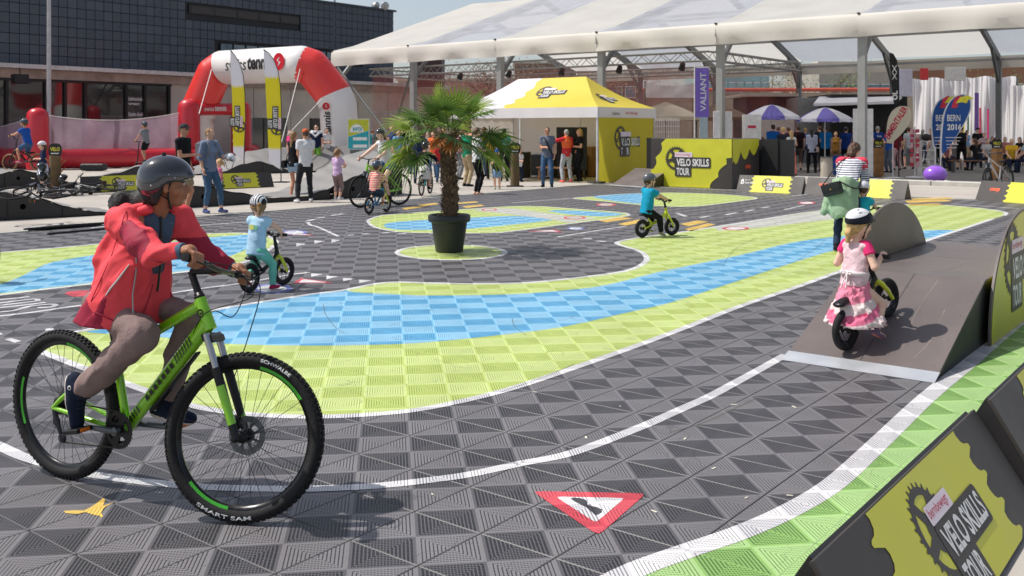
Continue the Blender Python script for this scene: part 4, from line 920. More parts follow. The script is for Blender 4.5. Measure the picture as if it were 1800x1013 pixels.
def panel_v(c, k): return [c+E1*(a*(PW/2-.012-e))+UP*(b*(PH_/2-.012-e))+E2*o for (e, o) in ((0, -.03), (0, .0), (.008, .006)) for a, b in ((-1, -1), (1, -1), (1, 1), (-1, 1))]
pfc = [(8, 9, 10, 11)]+[(r*4+i, r*4+(i+1) % 4, r*4+4+(i+1) % 4, r*4+4+i) for r in (0, 1) for i in range(4)]
pm = bpy.data.meshes.new('facade_panel'); pm.from_pydata([tuple(v) for v in panel_v(V((0, 0, 0)), 0)], [], pfc); pm.materials.append(FACE)
horg = HP(0, 0, -.02)
pms = [pm]
for v_, cl_ in enumerate(((60, 68, 80), (74, 83, 95), (68, 74, 84))):
    q_ = pm.copy(); q_.materials.clear(); q_.materials.append(mat('facade_tone_%d' % v_, cl_, (.3, .5, .4)[v_], .2, .1, 3)); pms.append(q_)
for _, _, c in pans[:300]: o = bpy.data.objects.new('facade_panel', pms[random.choice((0, 0, 1, 2, 3))]); COL.objects.link(o); o.location = c-horg; o.parent = hall
mb = MB()
for _, _, c in pans[300:]: mb.add(panel_v(c, 0), pfc)
mb.build('facade_panel_field', FACE, hall, kind='stuff')
mb = MB(); mb.box(HP(13.55, .012, 8.08), (7.5, .03, .47), HAX); mb.build('window_band', mat('louvre_dark', (38, 36, 36), .5), hall)
for k in range(5): MB().box(HP(10.6+k*1.5, .03, 8.08), (1.35, .03, .40), HAX, 0, .005).build('louvre', mat('louvre_dark2', (54, 48, 46), .5), hall)
for k in range(12): w_ = MB().box(HP(12.15+k*.85, .03, 6.17), (.8, .03, .46), HAX, 0, .004).build('window', DKF, hall); MB().box(HP(12.15+k*.85, .05, 6.17), (.72, .02, .38), HAX).build('pane', GLSB, w_)
mb = MB(); mb.box(HP(9.2, .02, 9.42), (32.3, .3, .12), HAX); mb.build('roof_edge', mat('roof_edge', (60, 68, 78), .5, .3), hall)
mb = MB(); mb.box(HP(12, .35, 4.54), (36, .9, .2), HAX, 0, .01); mb.build('canopy', mat('canopy_white', (205, 200, 196), .6, dirt=.3), hall)
mb = MB(); mb.box(HP(12, .02, 4.22), (36, .35, .42), HAX); mb.build('lintel', CONR, hall)
mb = MB(); mb.box(HP(-.1, -.6, 2.0), (17.4, 1.0, 4.0), HAX); mb.build('glass_front_recess', mat('room_dark', (20, 20, 22), .8), hall)
ts = [-8.5, -5, -2.2, .25, 2.05, 3.0, 4.0, 6.15, 7.2, 8.6]
for a, b in zip(ts[:-1], ts[1:]):
    g = MB().box(HP((a+b)/2, -.05, 2.0), (b-a-.12, .03, 3.85), HAX).build('glass_pane', GLS, hall)
for a in ts: MB().box(HP(a, 0, 2.0), (.13, .16, 4.0), HAX).build('mullion', DKF, hall)
MB().box(HP(0, 0.02, 3.95), (17.4, .18, .12), HAX).build('transom', DKF, hall)
mb = MB(); y_ = HP(6.32, -.02, 0)
for k, (s_, z) in enumerate((('Schlittschuh-', 3.1), ('vermietung', 2.83), ('Eisbahn-Beizli', 2.32))): add_text(mb, s_, HP(6.3, .0, z), E1, UP, .80 if k != 1 else .62, .19, 0, .02)
mb.build('window_lettering', WHT, hall)
t = 8.66
while t < 44: MB().box(HP(t+1.33, -.15, 2.0), (2.64, .3, 4.05), HAX, 0, .012).build('concrete_panel', CONC, hall); t += 2.68
mb = MB(); mb.box(HP(35, -10, 2.1), (18, 19.6, 4.0), HAX); mb.build('low_wing', CONC, hall)
for a, b, z in ((13., 16.4, 2.3), (18.1, 20.2, 2.3), (26.5, 29.5, 2.3), (31, 34, 2.3)):
    d = MB().box(HP((a+b)/2, .01, z/2), (b-a, .04, z), HAX).build('door', GLS, hall); MB().box(HP((a+b)/2, .03, z/2), (.08, .04, z), HAX).build('mullion', DKF, d)
vt = thing('roof_vent', 'silver ventilation hood on the roof of the low concrete wing', 'vent', HP(25.8, -2, 4.1))
mb = MB(); mb.box(HP(25.8, -2, 4.75), (.9, .9, 1.3), HAX); mb.build('duct', mat('galvanised', (190, 194, 198), .35, .7), vt)
mb = MB(); c = HP(25.8, -2, 5.4); mb.lathe(c, UP, [(.55, 0), (.95, .25), (.95, .55), (.4, .85), (0, .85)], 4, sm=False); mb.build('hood', MATS['galvanised'], vt)
for k, x in enumerate((660, 676)):
    p = PY(x, 17, 63.6); fl = thing('floodlight', ('round floodlight on the hall roof edge, the left of the pair', 'round floodlight on the hall roof edge, the right of the pair')[k], 'floodlight', p)
    MB().tube([p-UP*.15, p+UP*.2], .05, 6).build('bracket', GRY, fl); MB().lathe(p+UP*.25-E1*.0, (E2+UP*-.3-E1*(.5 if k else -.2)), [(0, -.25), (.2, -.2), (.28, .1), (.26, .14), (0, .12)], 12).build('lamp_head', mat('floodlight_grey', (180, 182, 182), .35, .5), fl)
sp = thing('loudspeaker', 'black loudspeaker hanging under the canopy of the hall', 'speaker', PY(35, 146, 43.6)); c = PY(35, 139, 43.6)
MB().box(c, (.62, .4, .42), HAX, 0, .03).build('cabinet', BLKM, sp); MB().tube([c+UP*.2, c+UP*.5], .025, 6).build('bracket', BLKM, sp)
# ------------------------------------------------------------------ pavilion
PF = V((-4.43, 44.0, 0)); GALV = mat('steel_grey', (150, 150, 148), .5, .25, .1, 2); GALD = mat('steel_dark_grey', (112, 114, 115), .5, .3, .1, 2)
WM = membrane('membrane_white', (236, 234, 228), .5); CM = sheer('membrane_clear', (204, 207, 214), .82); FM = membrane('membrane_fascia', (228, 222, 212), .25)
def PP(i, w_, z): return PF+E2*(5*i)+E1*w_+UP*z
PAX = (E2, E1, UP); EZ, RZ = 5.25, 8.55
pav = thing('event_pavilion', 'long white event pavilion with alternating white and clear roof bays on steel posts', 'pavilion', PP(0, 0, -.02))
for i in range(-1, 7):
    for sd_, w0, w1 in ((0, -.35, 10.), (1, 20.35, 10.)):
        mb = MB(); n = 8; vs = []
        for a in range(7):
            for k in range(n+1):
                f = k/n; w_ = w0+(w1-w0)*f; z = EZ+(RZ-EZ)*max(0, f*(10.35/10.)-.035)+.14; sag = -.09*math.sin(PI*a/6)*(.4+.6*math.sin(PI*f)); vs.append(PP(i+a/6, w_, z+sag))
        fs = [(a*(n+1)+k, (a+1)*(n+1)+k, (a+1)*(n+1)+k+1, a*(n+1)+k+1) for a in range(6) for k in range(n)]
        if sd_: fs = [f[::-1] for f in fs]
        mb.add(vs, fs, 0, True); mb.build('roof_panel', WM if i % 2 else CM, pav)
    mb = MB(); vs = []; N_ = 16
    for a in range(N_+1):
        u = a/N_
        for k, (z, o) in enumerate(((EZ+.13, -.35), (EZ+.02, -.42), (EZ-.3, -.40+.05*math.sin(u*9+i)), (4.64+.03*math.sin(PI*u), -.36+.07*math.sin(u*14+i*2)))): vs.append(PP(i+u, o, z))
    mb.add(vs, [(a*4+k, a*4+k+1, (a+1)*4+k+1, (a+1)*4+k) for a in range(N_) for k in range(3)], 0, True); mb.build('fascia', FM, pav)
    MB().box(PP(i+.5, 20.4, 4.95), (5, .05, .6), PAX).build('rear_fascia', FM, pav)
    for w_, z in ((3.3, EZ+(RZ-EZ)*.33), (6.6, EZ+(RZ-EZ)*.66), (13.4, EZ+(RZ-EZ)*.66), (16.7, EZ+(RZ-EZ)*.33), (19.9, EZ-.1), (.1, EZ-.1)):
        MB().box(PP(i+.5, w_, z-.12), (4.85, .09, .12), PAX).build('purlin', GALV, pav)
for i in range(-1, 8):
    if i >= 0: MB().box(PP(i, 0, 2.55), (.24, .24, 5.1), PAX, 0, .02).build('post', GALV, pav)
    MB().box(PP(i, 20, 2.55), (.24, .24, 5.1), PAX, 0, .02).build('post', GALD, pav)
    for w0, w1 in ((0, 10), (20, 10)):
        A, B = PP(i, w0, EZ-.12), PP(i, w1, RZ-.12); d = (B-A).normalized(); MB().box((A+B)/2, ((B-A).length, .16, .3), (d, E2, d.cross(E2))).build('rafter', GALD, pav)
        A, B = PP(i, w0, 3.9), PP(i, w0+(1 if w1 > w0 else -1)*1.5, EZ+.25); d = (B-A).normalized(); MB().box((A+B)/2, ((B-A).length, .12, .16), (d, E2, d.cross(E2))).build('knee_brace', GALD, pav)
    if i < 7: MB().box(PP(i, -.37, EZ+.14), (.08, .08, .05), PAX).build('clamp', BLKM, pav)
for a, b in ((PP(0, 0, 4.6), PP(-1, 3.2, .1)), (PP(-1, 0, 4.6), PP(-.1, .1, .3))): MB().tube([a, b], .06, 6).build('diagonal_brace', GALD, pav)
# lighting truss with red safety net
def truss(mbx, a, b, hgt=.34, wd=.34, r=.028):
    d = (b-a); L = d.length; d.normalize(); s = d.cross(UP).normalized(); cs = [(s*wd/2+UP*hgt/2), (-s*wd/2+UP*hgt/2), (s*wd/2-UP*hgt/2), (-s*wd/2-UP*hgt/2)]
    for c in cs: mbx.tube([a+c, b+c], r, 6)
    n = max(2, int(L/.42))
    for k in range(n):
        p, q = a+d*(L*k/n), a+d*(L*(k+1)/n)
        for (c1, c2) in ((0, 1), (2, 3), (0, 2), (1, 3)): mbx.tube([p+cs[c1 if k % 2 else c2], q+cs[c2 if k % 2 else c1]], r*.5, 4, cap=False)
tr_ = thing('lighting_truss', 'aluminium lighting truss rectangle hung under the front bays of the pavilion', 'truss', PP(1, .8, 4.2))
for a, b in ((PP(-.7, .8, 4.35), PP(2.85, .8, 4.35)), (PP(2.85, .8, 4.35), PP(2.85, 9, 4.35)), (PP(-.7, 9, 4.35), PP(2.85, 9, 4.35)), (PP(-.7, .8, 4.35), PP(-.7, 9, 4.35))):
    mb = MB(); truss(mb, a, b); mb.build('truss_beam', GALV, tr_)
for k in range(5): c = PP(.4+k*.55, .9, 4.0); MB().lathe(c, UP*.6+E1*.3, [(0, .18), (.1, .14), (.13, -.12), (0, -.14)], 10).build('spotlight', BLKM, tr_)
NET = sheer('red_net', (180, 104, 100), .2)
net = thing('safety_net', 'thin red net draped from the truss behind the palm and tent', 'net', PP(1, .85, 0))
for a, b, zb in ((PP(-.7, .85, 4.2), PP(2.75, .85, 4.2), 2.6), (PP(-.7, 8.95, 4.2), PP(2.85, 8.95, 4.2), .6), (PP(-.7, .8, 4.2), PP(-.7, 9, 4.2), .6)):
    mb = MB(); N_ = 30; vs = []
    for k in range(N_+1):
        p = a.lerp(b, k/N_)+E1*(.1*math.sin(k*1.3)); vs += [p, p+UP*(-(4.2-zb)*.5)+E1*(.08*math.sin(k*2.1)), p+UP*(-(4.2-zb)*(1+.05*math.sin(k)))]
    mb.add(vs, [(k*3+j, k*3+j+1, (k+1)*3+j+1, (k+1)*3+j) for k in range(N_) for j in (0, 1)], 0, True); mb.build('net_sheet', NET, net)
# kerb in front of the pavilion
kb = MB(); a, b = PP(2.6, -.9, .04), PP(7, -.9, .04)
for k in range(14):
    p, q = a.lerp(b, k/14), a.lerp(b, (k+1)/14-.002); MB().box((p+q)/2, ((q-p).length, .5, .14), PAX, 0, .015).build('kerb_stone', mat('kerb_concrete', (190, 186, 178), .8, 0, .1, 4, .3, 30), None, kind='structure')
PD = mat('pavilion_deck', (120, 116, 112), .8, 0, .15, 2, .3, 30)
MB().add([PP(2.7, -.6, -.005), PP(7.5, -.6, -.005), PP(7.5, 20, -.005), PP(2.7, 20, -.005)], [(0, 1, 2, 3)]).build('pavilion_floor', PD, kind='structure')
# ------------------------------------------------------------------ lamp poles
def lamp_pole(label, x, yb, h, r):
    p = G(x, yb); t_ = thing('lamp_pole', label, 'lamp pole', p)
    MB().tube([p, p+UP*h], [r, r*.72], 14).build('pole', mat('pole_grey', (182, 180, 182), .45, .3), t_); MB().lathe(p, UP, [(r*1.9, -.02), (r*1.9, .03), (r, .05)], 14).build('base_plate', MATS['pole_grey'], t_)
    MB().tube([p+UP*h, p+UP*(h+.1)+E2*1.2], .05, 8).build('arm', MATS['pole_grey'], t_); MB().box(p+UP*(h+.12)+E2*1.5, (.7, .28, .12), (E2, E1, UP), 0, .03).build('lamp_head', MATS['pole_grey'], t_)
lamp_pole('tall pale grey lamp pole in front of the glass front of the hall', 86, 294, 11, .105)
lamp_pole('thin tall grey lamp pole beside the end of the pavilion roof', 588, 274, 13, .09)
# ------------------------------------------------------------------ yellow printed boards
VY = mat('print_yellow', (208, 205, 52), .45, 0, .05, 3, coat=.15, dirt=.04); VD = mat('print_anthracite', (62, 57, 54), .5, 0, .1, 3, dirt=.12); PK = mat('print_pink_white', (228, 214, 222), .5); PLYE = mat('ply_edge', (120, 100, 85), .7); PO = mat('print_orange', (226, 92, 50), .5)
PLY = mat('phenolic_ply', (106, 97, 94), .45, 0, .12, 2.5, .15, 60, .5, dirt=.18); PLYD = mat('ply_dark', (44, 42, 43), .5, 0, .15, 3)
def yellow_shape(Wd, Hh, l, r, amp, n=4):
    L_ = [(l-d*amp if 0 else l+d*amp, y) for d, y in splash_edge(n, -1, Hh)]; R__ = [(r+d*amp, y) for d, y in splash_edge(n, 1, Hh)]
    return [(x, y) for x, y in L_][::1], R__
def board_faces(parent, o, X, Y, Wd, Hh, l, r, amp, n=4, name='printed_face'):
    """dark board with a yellow field whose sides are scalloped like a chain wheel"""
    N = X.cross(Y).normalized(); left = [(l-d*amp, y) for d, y in splash_edge(n, 1, Hh)] if l > 0 else [(0, 0), (0, Hh)]; right = [(r+d*amp, y) for d, y in splash_edge(n, 1, Hh)] if r < Wd else [(Wd, 0), (Wd, Hh)]
    P = [(min(max(x, .004), Wd-.004), min(max(y, .004), Hh-.004)) for x, y in left[::-1]+right]; mb = MB(); mb.poly(P, o+N*.0015, X, Y, 0, N=N); return mb.build(name, VY, parent)
def barrier(label, a, b, h, d, l, r, logo=None, extra=None, amp=.06, n=4, group='printed barrier boards round the track', size=.34, flip=False, side=None):
    """low slanted barrier board from ground point a to b; its top leans away by d"""
    a, b = V(a), V(b); X = (b-a).normalized(); nrm = V((X.y, -X.x, 0)); top = -nrm*d+UP*h; Y = top.normalized(); H_ = top.length; Wd = (b-a).length; N = X.cross(Y).normalized()
    t_ = thing('barrier_board', label, 'barrier', (a+b)/2, 0, group)
    MB().box((a+b)/2+top/2-N*.010, (Wd, H_, .018), (X, Y, N), 0, .002).build('board', VD, t_)
    for q in (a+X*.02, b-X*.02):
        m = MB(); m.poly([(0, 0), (d*1.9, 0), (d, h)], q+X*.009-N*.02, -nrm, UP, 0, (), .018, N=X); m.build('side_support', PLYD, t_)
    back = MB(); back.box((a+b)/2-nrm*(d*1.55)+UP*h*.46, (Wd-.08, H_, .015), (X, (UP*h+nrm*d*.9).normalized(), X.cross((UP*h+nrm*d*.9).normalized())), 0); back.build('rear_board', PLYD, t_)
    board_faces(t_, a, X, Y, Wd, H_, l, r, amp, n)
    if logo is not None: velo_logo(t_, a+X*logo+Y*(H_*.56), X, Y, size, VD, WHT, PK, lift=.003)
    if extra: 
        m = MB(); extra(m, a+N*.004, X, Y, Wd, H_); m.build('print', [WHT, PO], t_)
    return t_
def ex_coop(u, v=.4, s=.1): return lambda m, o, X, Y, W_, H_: coop(m, o+X*u+Y*(H_*v), X, Y, s, 1)
def ex_bern(u, v=.3, s=1.): return lambda m, o, X, Y, W_, H_: (add_text(m, 'Sport', o+X*(u+.12*s)+Y*(H_*v+.09*s), X, Y, .16*s, .05*s, 0), add_text(m, 'Stadt Bern', o+X*(u+.12*s)+Y*(H_*v), X, Y, .32*s, .055*s, 0), m.poly([(u, H_*v-.02*s), (u+.09*s, H_*v-.02*s), (u+.09*s, H_*v+.1*s), (u+.045*s, H_*v+.15*s), (u, H_*v+.1*s)], o, X, Y, 0, [[(u+.03*s, H_*v), (u+.06*s, H_*v), (u+.06*s, H_*v+.08*s), (u+.03*s, H_*v+.08*s)]]))
# near boards on the right: bottom edge outside, top edge over the track edge
tp = V((.90, 2.92, 0)); tq = V((2.12, 4.50, 0)); dd = .27
barrier('nearest slanted yellow and anthracite barrier board on the right with VELO SKILLS TOUR print', tp+E2*dd, tp+E2*dd+E1*2.0, .4, dd, .46, 1.60, .90, None, .075, 4, size=.36)
a2 = tp+E2*(dd+.055)+E1*2.06; barrier('slanted dark barrier board with white Stadt Bern print, behind the nearest one', a2, a2+E1*2.0, .44, dd, .56, 1.62, 1.0, ex_bern(.17, .25, .55), .075, 4, size=.36)
a3 = tp+E2*(dd+.04)+E1*4.1; barrier('slanted barrier board at the right picture edge beyond the two nearest', a3, a3+E1*2.0, .42, dd, .42, 1.56, .9, None, .075, 4, size=.36)
a4 = tp+E2*(dd-.03)-E1*2.03; barrier('slanted dark barrier board whose corner shows at the bottom picture edge', a4, a4+E1*1.96, .37, dd, .42, 1.5, .84, None, .075, 4, size=.36)
def gb(x0, y0, x1, y1): return G(x0, y0), G(x1, y1)
barrier('low pale yellow barrier board at the right of the big yellow box', *gb(1294, 337, 1409, 342), .44, .22, .42, 1.45, .82, ex_bern(.08, .5, .9), size=.3)
barrier('low grey barrier board with orange coop print behind the stooping woman', *gb(1413, 342, 1590, 351), .44, .22, 1.35, 2.2, None, ex_coop(.35, .45, .11), size=.3)
barrier('low yellow and grey barrier board in front of the parked mountain bike', *gb(1714, 352, 1872, 364), .46, .22, .78, 2.6, 1.45, ex_coop(.3, .45, .11), size=.3)
barrier('yellow barrier board behind the fallen bicycles', *gb(143, 339, 262, 334), .42, .1, .55, 1.7, .95, None, size=.3)
barrier('yellow barrier board behind the legs of the woman in jeans', *gb(372, 333, 482, 328), .42, .2, .42, 1.45, .78, ex_bern(.06, .4, .8), size=.3)
# ------------------------------------------------------------------ foreground ramp with round side panels
RA = G(1380, 628, .012); RB = V((RA+E2*1.07)); RA.z = 0; RB.z = 0
rp = thing('ramp', 'brown plywood kicker ramp under the child in the pink dress, with flat top', 'ramp', (RA+RB)/2)
def RQ(s, t_, z): return RA+E2*s+E1*t_+UP*z
def slab(pts, th, m, name, parent): mb = MB(); top = [V(p) for p in pts]; N = (top[1]-top[0]).cross(top[2]-top[0]).normalized(); bot = [p-N*th for p in top]; n = len(top); mb.add(top+bot, [tuple(range(n)), tuple(range(2*n-1, n-1, -1))]+[(i, n+i, n+(i+1) % n, (i+1) % n) for i in range(n)]); return mb.build(name, m, parent)
slab([RQ(0, .05, .035), RQ(1.05, .05, .035), RQ(1.05, 1.42, .505), RQ(0, 1.42, .505)], .018, PLY, 'ramp_plate', rp)
slab([RQ(0, 1.424, .505), RQ(1.05, 1.424, .505), RQ(1.05, 2.66, .505), RQ(0, 2.66, .505)], .018, PLY, 'top_plate', rp)
slab([RQ(0, 2.665, .505), RQ(1.05, 2.665, .505), RQ(1.05, 3.9, .505), RQ(0, 3.9, .505)], .018, PLY, 'top_plate', rp)
slab([RQ(0, 3.905, .503), RQ(1.05, 3.905, .503), RQ(1.05, 5.3, .03), RQ(0, 5.3, .03)], .018, PLY, 'ramp_plate', rp)
slab([RQ(-.005, -.06, .004), RQ(1.055, -.06, .004), RQ(1.055, .075, .047), RQ(-.005, .075, .047)], .003, mat('aluminium_strip', (205, 208, 212), .35, .5, .06), 'metal_edge', rp)
for s_ in (.01, 1.04):
    mb = MB(); mb.poly([(-.05, 0), (5.35, 0), (5.3, .012), (3.9, .486), (1.42, .486), (.05, .016)], RQ(s_, 0, 0), E1, UP, 0, (), .018, N=E2); mb.build('side_wall', PLYD, rp)
def round_panel(label, s_, face_dir, full):
    t_ = thing('round_panel', label, 'side panel', RQ(s_, 2.65, 0), 0, 'round panels beside the ramp'); P = []
    for k in range(41): a = PI*k/40; P.append((2.65-1.3*math.cos(a), .985*math.sin(a)**.92))
    P = [(x, max(0, y)) for x, y in P]
    mb = MB(); mb.poly([(x, y) for x, y in P][::-1], RQ(s_, 0, 0), E1, UP, 0, (), .018, N=E2 if s_ > .5 else -E2); mb.build('board', PLY, t_)
    cx = 2.65; Q = [(cx+(x-cx)*.975, y*.975+.004) for x, y in P]
    for sg in ((1, -1) if full else (1,)):
        o_ = RQ(s_, 0, 0)-(E2*.018 if s_ > .5 else E2*0)
        mb = MB(); n_ = E2*-1 if sg > 0 else E2; off = RQ(s_, 0, 0)+n_*(.0205 if s_ > .5 else .0025) if sg > 0 else RQ(s_, 0, 0)+n_*(.0025 if s_ > .5 else .0205)
        mb.poly(Q[::-1], off, E1, UP, 0, N=n_); mb.build('printed_face', VY if full or sg < 0 else VY, t_)
    return t_
p1 = round_panel('large round yellow side panel with chain wheel print at the right of the ramp', 1.10, -1, True)
p2 = round_panel('round brown-grey side panel at the far side of the ramp', -.04, 1, False)
velo_logo(p1, RQ(1.10, 2.13, .60)+E2*.004, E1, UP, .62, VD, WHT, PK)
for o in list(p2.children):
    if o.name.startswith('printed_face'):
        o.data.materials[0] = mat('print_worn_olive', (128, 124, 84), .55, 0, .12, 2, dirt=.4)

sc_m = mat('screw_steel', (150, 148, 146), .35, .8); scr = MB()
for s_ in (.06, .53, 1.0):
    for t_ in (.16, .5, .85, 1.2, 1.38, 1.5, 2.0, 2.6, 2.72, 3.3, 3.85):
        z = .035+.343*(t_-.05) if t_ < 1.42 else .505
        scr.lathe(RQ(s_, t_, z+.001), UP, [(.006, 0), (.005, .0012), (0, .0012)], 7)
o_ = scr.build('screws', sc_m, rp); o_['kind'] = 'stuff'
for q in (((.30, .25), (.42, .7), (.50, 1.2)), ((.75, .3), (.70, .8), (.72, 1.35)), ((.15, .5), (.3, .9), (.33, 1.3)), ((.6, 1.6), (.7, 2.1), (.6, 2.6)), ((.85, .2), (.9, .5), (.88, .9))):
    P_ = [RQ(p.x, p.y, (.035+.343*(p.y-.05) if p.y < 1.42 else .505)+.0012) for p in smooth_poly(q, 5)]; vs = []
    for p in P_: vs += [p-E2*.004, p+E2*.004]
    MB().add(vs, [(2*k, 2*k+1, 2*k+3, 2*k+2) for k in range(len(P_)-1)]).build('tyre_mark', mat('scuff_grey', (118, 109, 105), .8, 0, .3, 4), rp)
MB().box(RQ(.52, .74, .035+.343*.69), (.004, 1.36*1.055, .0024), (E2, (E1+UP*.343).normalized(), E2.cross(E1+UP*.343).normalized())).build('joint', PLYD, rp)
# ------------------------------------------------------------------ printed pop-up tent
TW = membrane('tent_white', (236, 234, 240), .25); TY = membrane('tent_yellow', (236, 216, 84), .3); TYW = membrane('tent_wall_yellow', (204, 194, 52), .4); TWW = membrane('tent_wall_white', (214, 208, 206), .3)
FR = V((2.64, 30.3, 0)); FL = FR-E2*6.0
def TP(a, w_, z): return FR-E2*a+E1*w_+UP*z
tent = thing('popup_tent', 'white and yellow pop-up tent with VELO SKILLS TOUR print on roof and side wall', 'tent', TP(3, 1.7, -.02))
DEP = 3.5; rz_ = 3.42; ev = 2.36; R1, R2 = TP(1.57, DEP/2, rz_), TP(4.43, DEP/2, rz_)
def roofpatch(c0, c1, r0, r1, m, name, u0=0, u1=1, n=8, wav=None):
    mb = MB(); vs = []; N_ = 10
    for a in range(N_+1):
        for k in range(n+1):
            f = k/n; lo = u0 if wav is None or u0 == 0 else u0+wav*math.sin(f*26); hi = u1 if wav is None or u1 == 1 else u1+wav*math.sin(f*26)*(1-.2*f)
            u = lo+(hi-lo)*a/N_; p = c0.lerp(c1, u).lerp(r0.lerp(r1, u), f); vs.append(p-UP*(.16*math.sin(PI*f)**1.0*(.7+.3*math.sin(PI*u))))
    mb.add(vs, [(a*(n+1)+k, (a+1)*(n+1)+k, (a+1)*(n+1)+k+1, a*(n+1)+k+1) for a in range(N_) for k in range(n)], 0, True); return mb.build(name, m, tent)
c = [TP(6.05, -.05, ev), TP(-.05, -.05, ev), TP(-.05, DEP+.05, ev), TP(6.05, DEP+.05, ev)]
roofpatch(c[0], c[1], R2, R1, TW, 'roof_panel', 0, .36, 24, .022); roofpatch(c[0], c[1], R2, R1, TY, 'roof_panel', .36, 1, 24, .022)
roofpatch(c[1], c[2], R1, R1, TY, 'roof_panel'); roofpatch(c[2], c[3], R1, R2, TY, 'roof_panel'); roofpatch(c[3], c[0], R2, R2, TW, 'roof_panel')
for a, b in zip(c, c[1:]+c[:1]):
    mb = MB(); vs = []; d = (b-a).normalized(); o_ = d.cross(UP)
    for k in range(25): p = a.lerp(b, k/24); vs += [p, p-UP*.33+o_*.02*math.sin(k*1.9)]
    mb.add(vs, [(2*k, 2*k+1, 2*k+3, 2*k+2) for k in range(24)], 0, True); mb.build('valance', TW, tent)
for a, w_ in ((0, 0), (3, 0), (6, 0), (0, DEP), (3, DEP), (6, DEP)): MB().box(TP(a, w_, 1.18), (.05, .05, 2.36), PAX, 0, .008).build('pole', mat('pole_white', (205, 205, 208), .4, .4), tent)
for a, w_ in ((0, 0), (6, 0), (0, DEP)): MB().box(TP(a, w_-.05, .03), (.5, .3, .05), PAX, 0, .01).build('foot_weight', BLKM, tent)
def wall(a, b, zt, m, nm, n=18, amp=.03):
    mb = MB(); vs = []; o_ = (b-a).normalized().cross(UP)
    for k in range(n+1):
        p = a.lerp(b, k/n)
        for j in range(6): f = j/5; vs.append(p+UP*(zt*(1-f))+o_*amp*math.sin(k*1.2+f*3)*math.sin(PI*f*.9+.2))
    mb.add(vs, [(k*6+j, k*6+j+1, (k+1)*6+j+1, (k+1)*6+j) for k in range(n) for j in range(5)], 0, True); return mb.build(nm, m, tent)
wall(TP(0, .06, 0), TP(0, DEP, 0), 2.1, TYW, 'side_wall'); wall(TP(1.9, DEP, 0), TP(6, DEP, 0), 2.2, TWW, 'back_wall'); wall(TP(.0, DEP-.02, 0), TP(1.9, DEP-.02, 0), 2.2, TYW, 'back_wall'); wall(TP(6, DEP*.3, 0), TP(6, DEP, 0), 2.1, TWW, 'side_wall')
rps = [o for o in tent.children if o.name.startswith('roof_panel')]; sws = [o for o in tent.children if o.name.startswith('side_wall')]
lg = velo_logo(tent, TP(-.05, 1.35, 1.38), E1, UP, .82, VD, WHT, PK, lift=.04); drape(lg, sws, -E2, .012)
yv_ = ((R1+R2)/2-(c[0]+c[1])/2).normalized(); lg = velo_logo(tent, ((c[0]+c[1])/2).lerp((R1+R2)/2, .63)-E2*(-.15), E2, yv_, .62, VD, WHT, PK, lift=.05); drape(lg, rps, -E2.cross(yv_), .012)
ys = (R1-(c[1]+c[2])/2).normalized(); lg = velo_logo(tent, ((c[1]+c[2])/2).lerp(R1, .40)-E1*.45, E1, ys, .5, VD, WHT, PK, lift=.05); drape(lg, rps, -E1.cross(ys), .012)
mb = MB(); add_text(mb, 'Stadt Bern', TP(-.09, .75, 2.12), E1, UP, .45, .09, 0); add_text(mb, 'bernbewegt', TP(-.09, 1.55, 2.12), E1, UP, .75, .12, 1); mb.build('print', [VD, MATS['print_red']], tent)
# things in the tent
sc_ = thing('screen', 'large black screen panel standing inside the tent behind the people', 'screen', TP(1.0, 2.6, 0)); q = PY(1005, 262, 32.6)
MB().box(q, (1.02, .05, 1.45), (V((1, 0, 0)), V((0, 1, 0)), UP), 0, .01).build('panel', mat('screen_black', (20, 20, 22), .25), sc_)
for s_ in (-.45, .45): MB().box(V((q.x+s_, q.y+.03, (q.z-.72)/2)), (.04, .06, q.z-.72), None).build('leg', BLKM, sc_)
def flight_case(label, x, y, wd, h, dp=.6):
    p = G(x, y); t_ = thing('flight_case', label, 'case', p); c = p+UP*(h/2+.06)
    MB().box(c, (wd, dp, h), PAX, 0, .012).build('body', BLKM, t_); m = MB()
    for a in (-1, 1):
        for b in (-1, 1): m.box(c+E2*a*wd/2+E1*b*dp/2, (.035, .035, h+.01), PAX)
        for z in (-1, 1): m.box(c+E2*0+E1*a*dp/2+UP*z*h/2, (wd, .035, .035), PAX)
    m.build('edge_profile', SIL, t_); 
    for a in (-1, 1): MB().lathe(p+E2*a*wd*.4+UP*.05-E1*.2, E2, [(0, -.02), (.05, -.02), (.05, .02), (0, .02)], 10).build('caster', BLKM, t_)
flight_case('black flight case at the left tent pole beside the boy in white', 912, 316, .5, .85); flight_case('long black flight case with silver edges behind the man in the checked shirt', 950, 312, 1.1, .75); 
flight_case('black flight case at the yellow inner wall of the tent', 1022, 310, .6, .7)
for k, (x, y, wd, h) in enumerate(((985, 311, .7, .75), (1038, 310, .45, 1.05))):
    p = G(x, y); MB().box(p+UP*h/2, (wd, .5, h), PAX, 0, .01).build('cardboard_box', mat('cardboard', (150, 112, 72), .8), org=p, label=('brown cardboard carton behind the woman in the orange vest', 'tall brown carton standing at the right tent wall')[k], cat='box')
pw = G(975, 318); tb = thing('table', 'low wooden bench table in front of the cases in the tent', 'table', pw)
MB().box(pw+UP*.42, (1.2, .4, .04), PAX).build('tabletop', mat('wood_brown', (120, 82, 52), .6), tb)
for a in (-.5, .5):
    for b in (-.15, .15): MB().box(pw+E2*a+E1*b+UP*.2, (.05, .05, .42), PAX).build('leg', MATS['wood_brown'], tb)
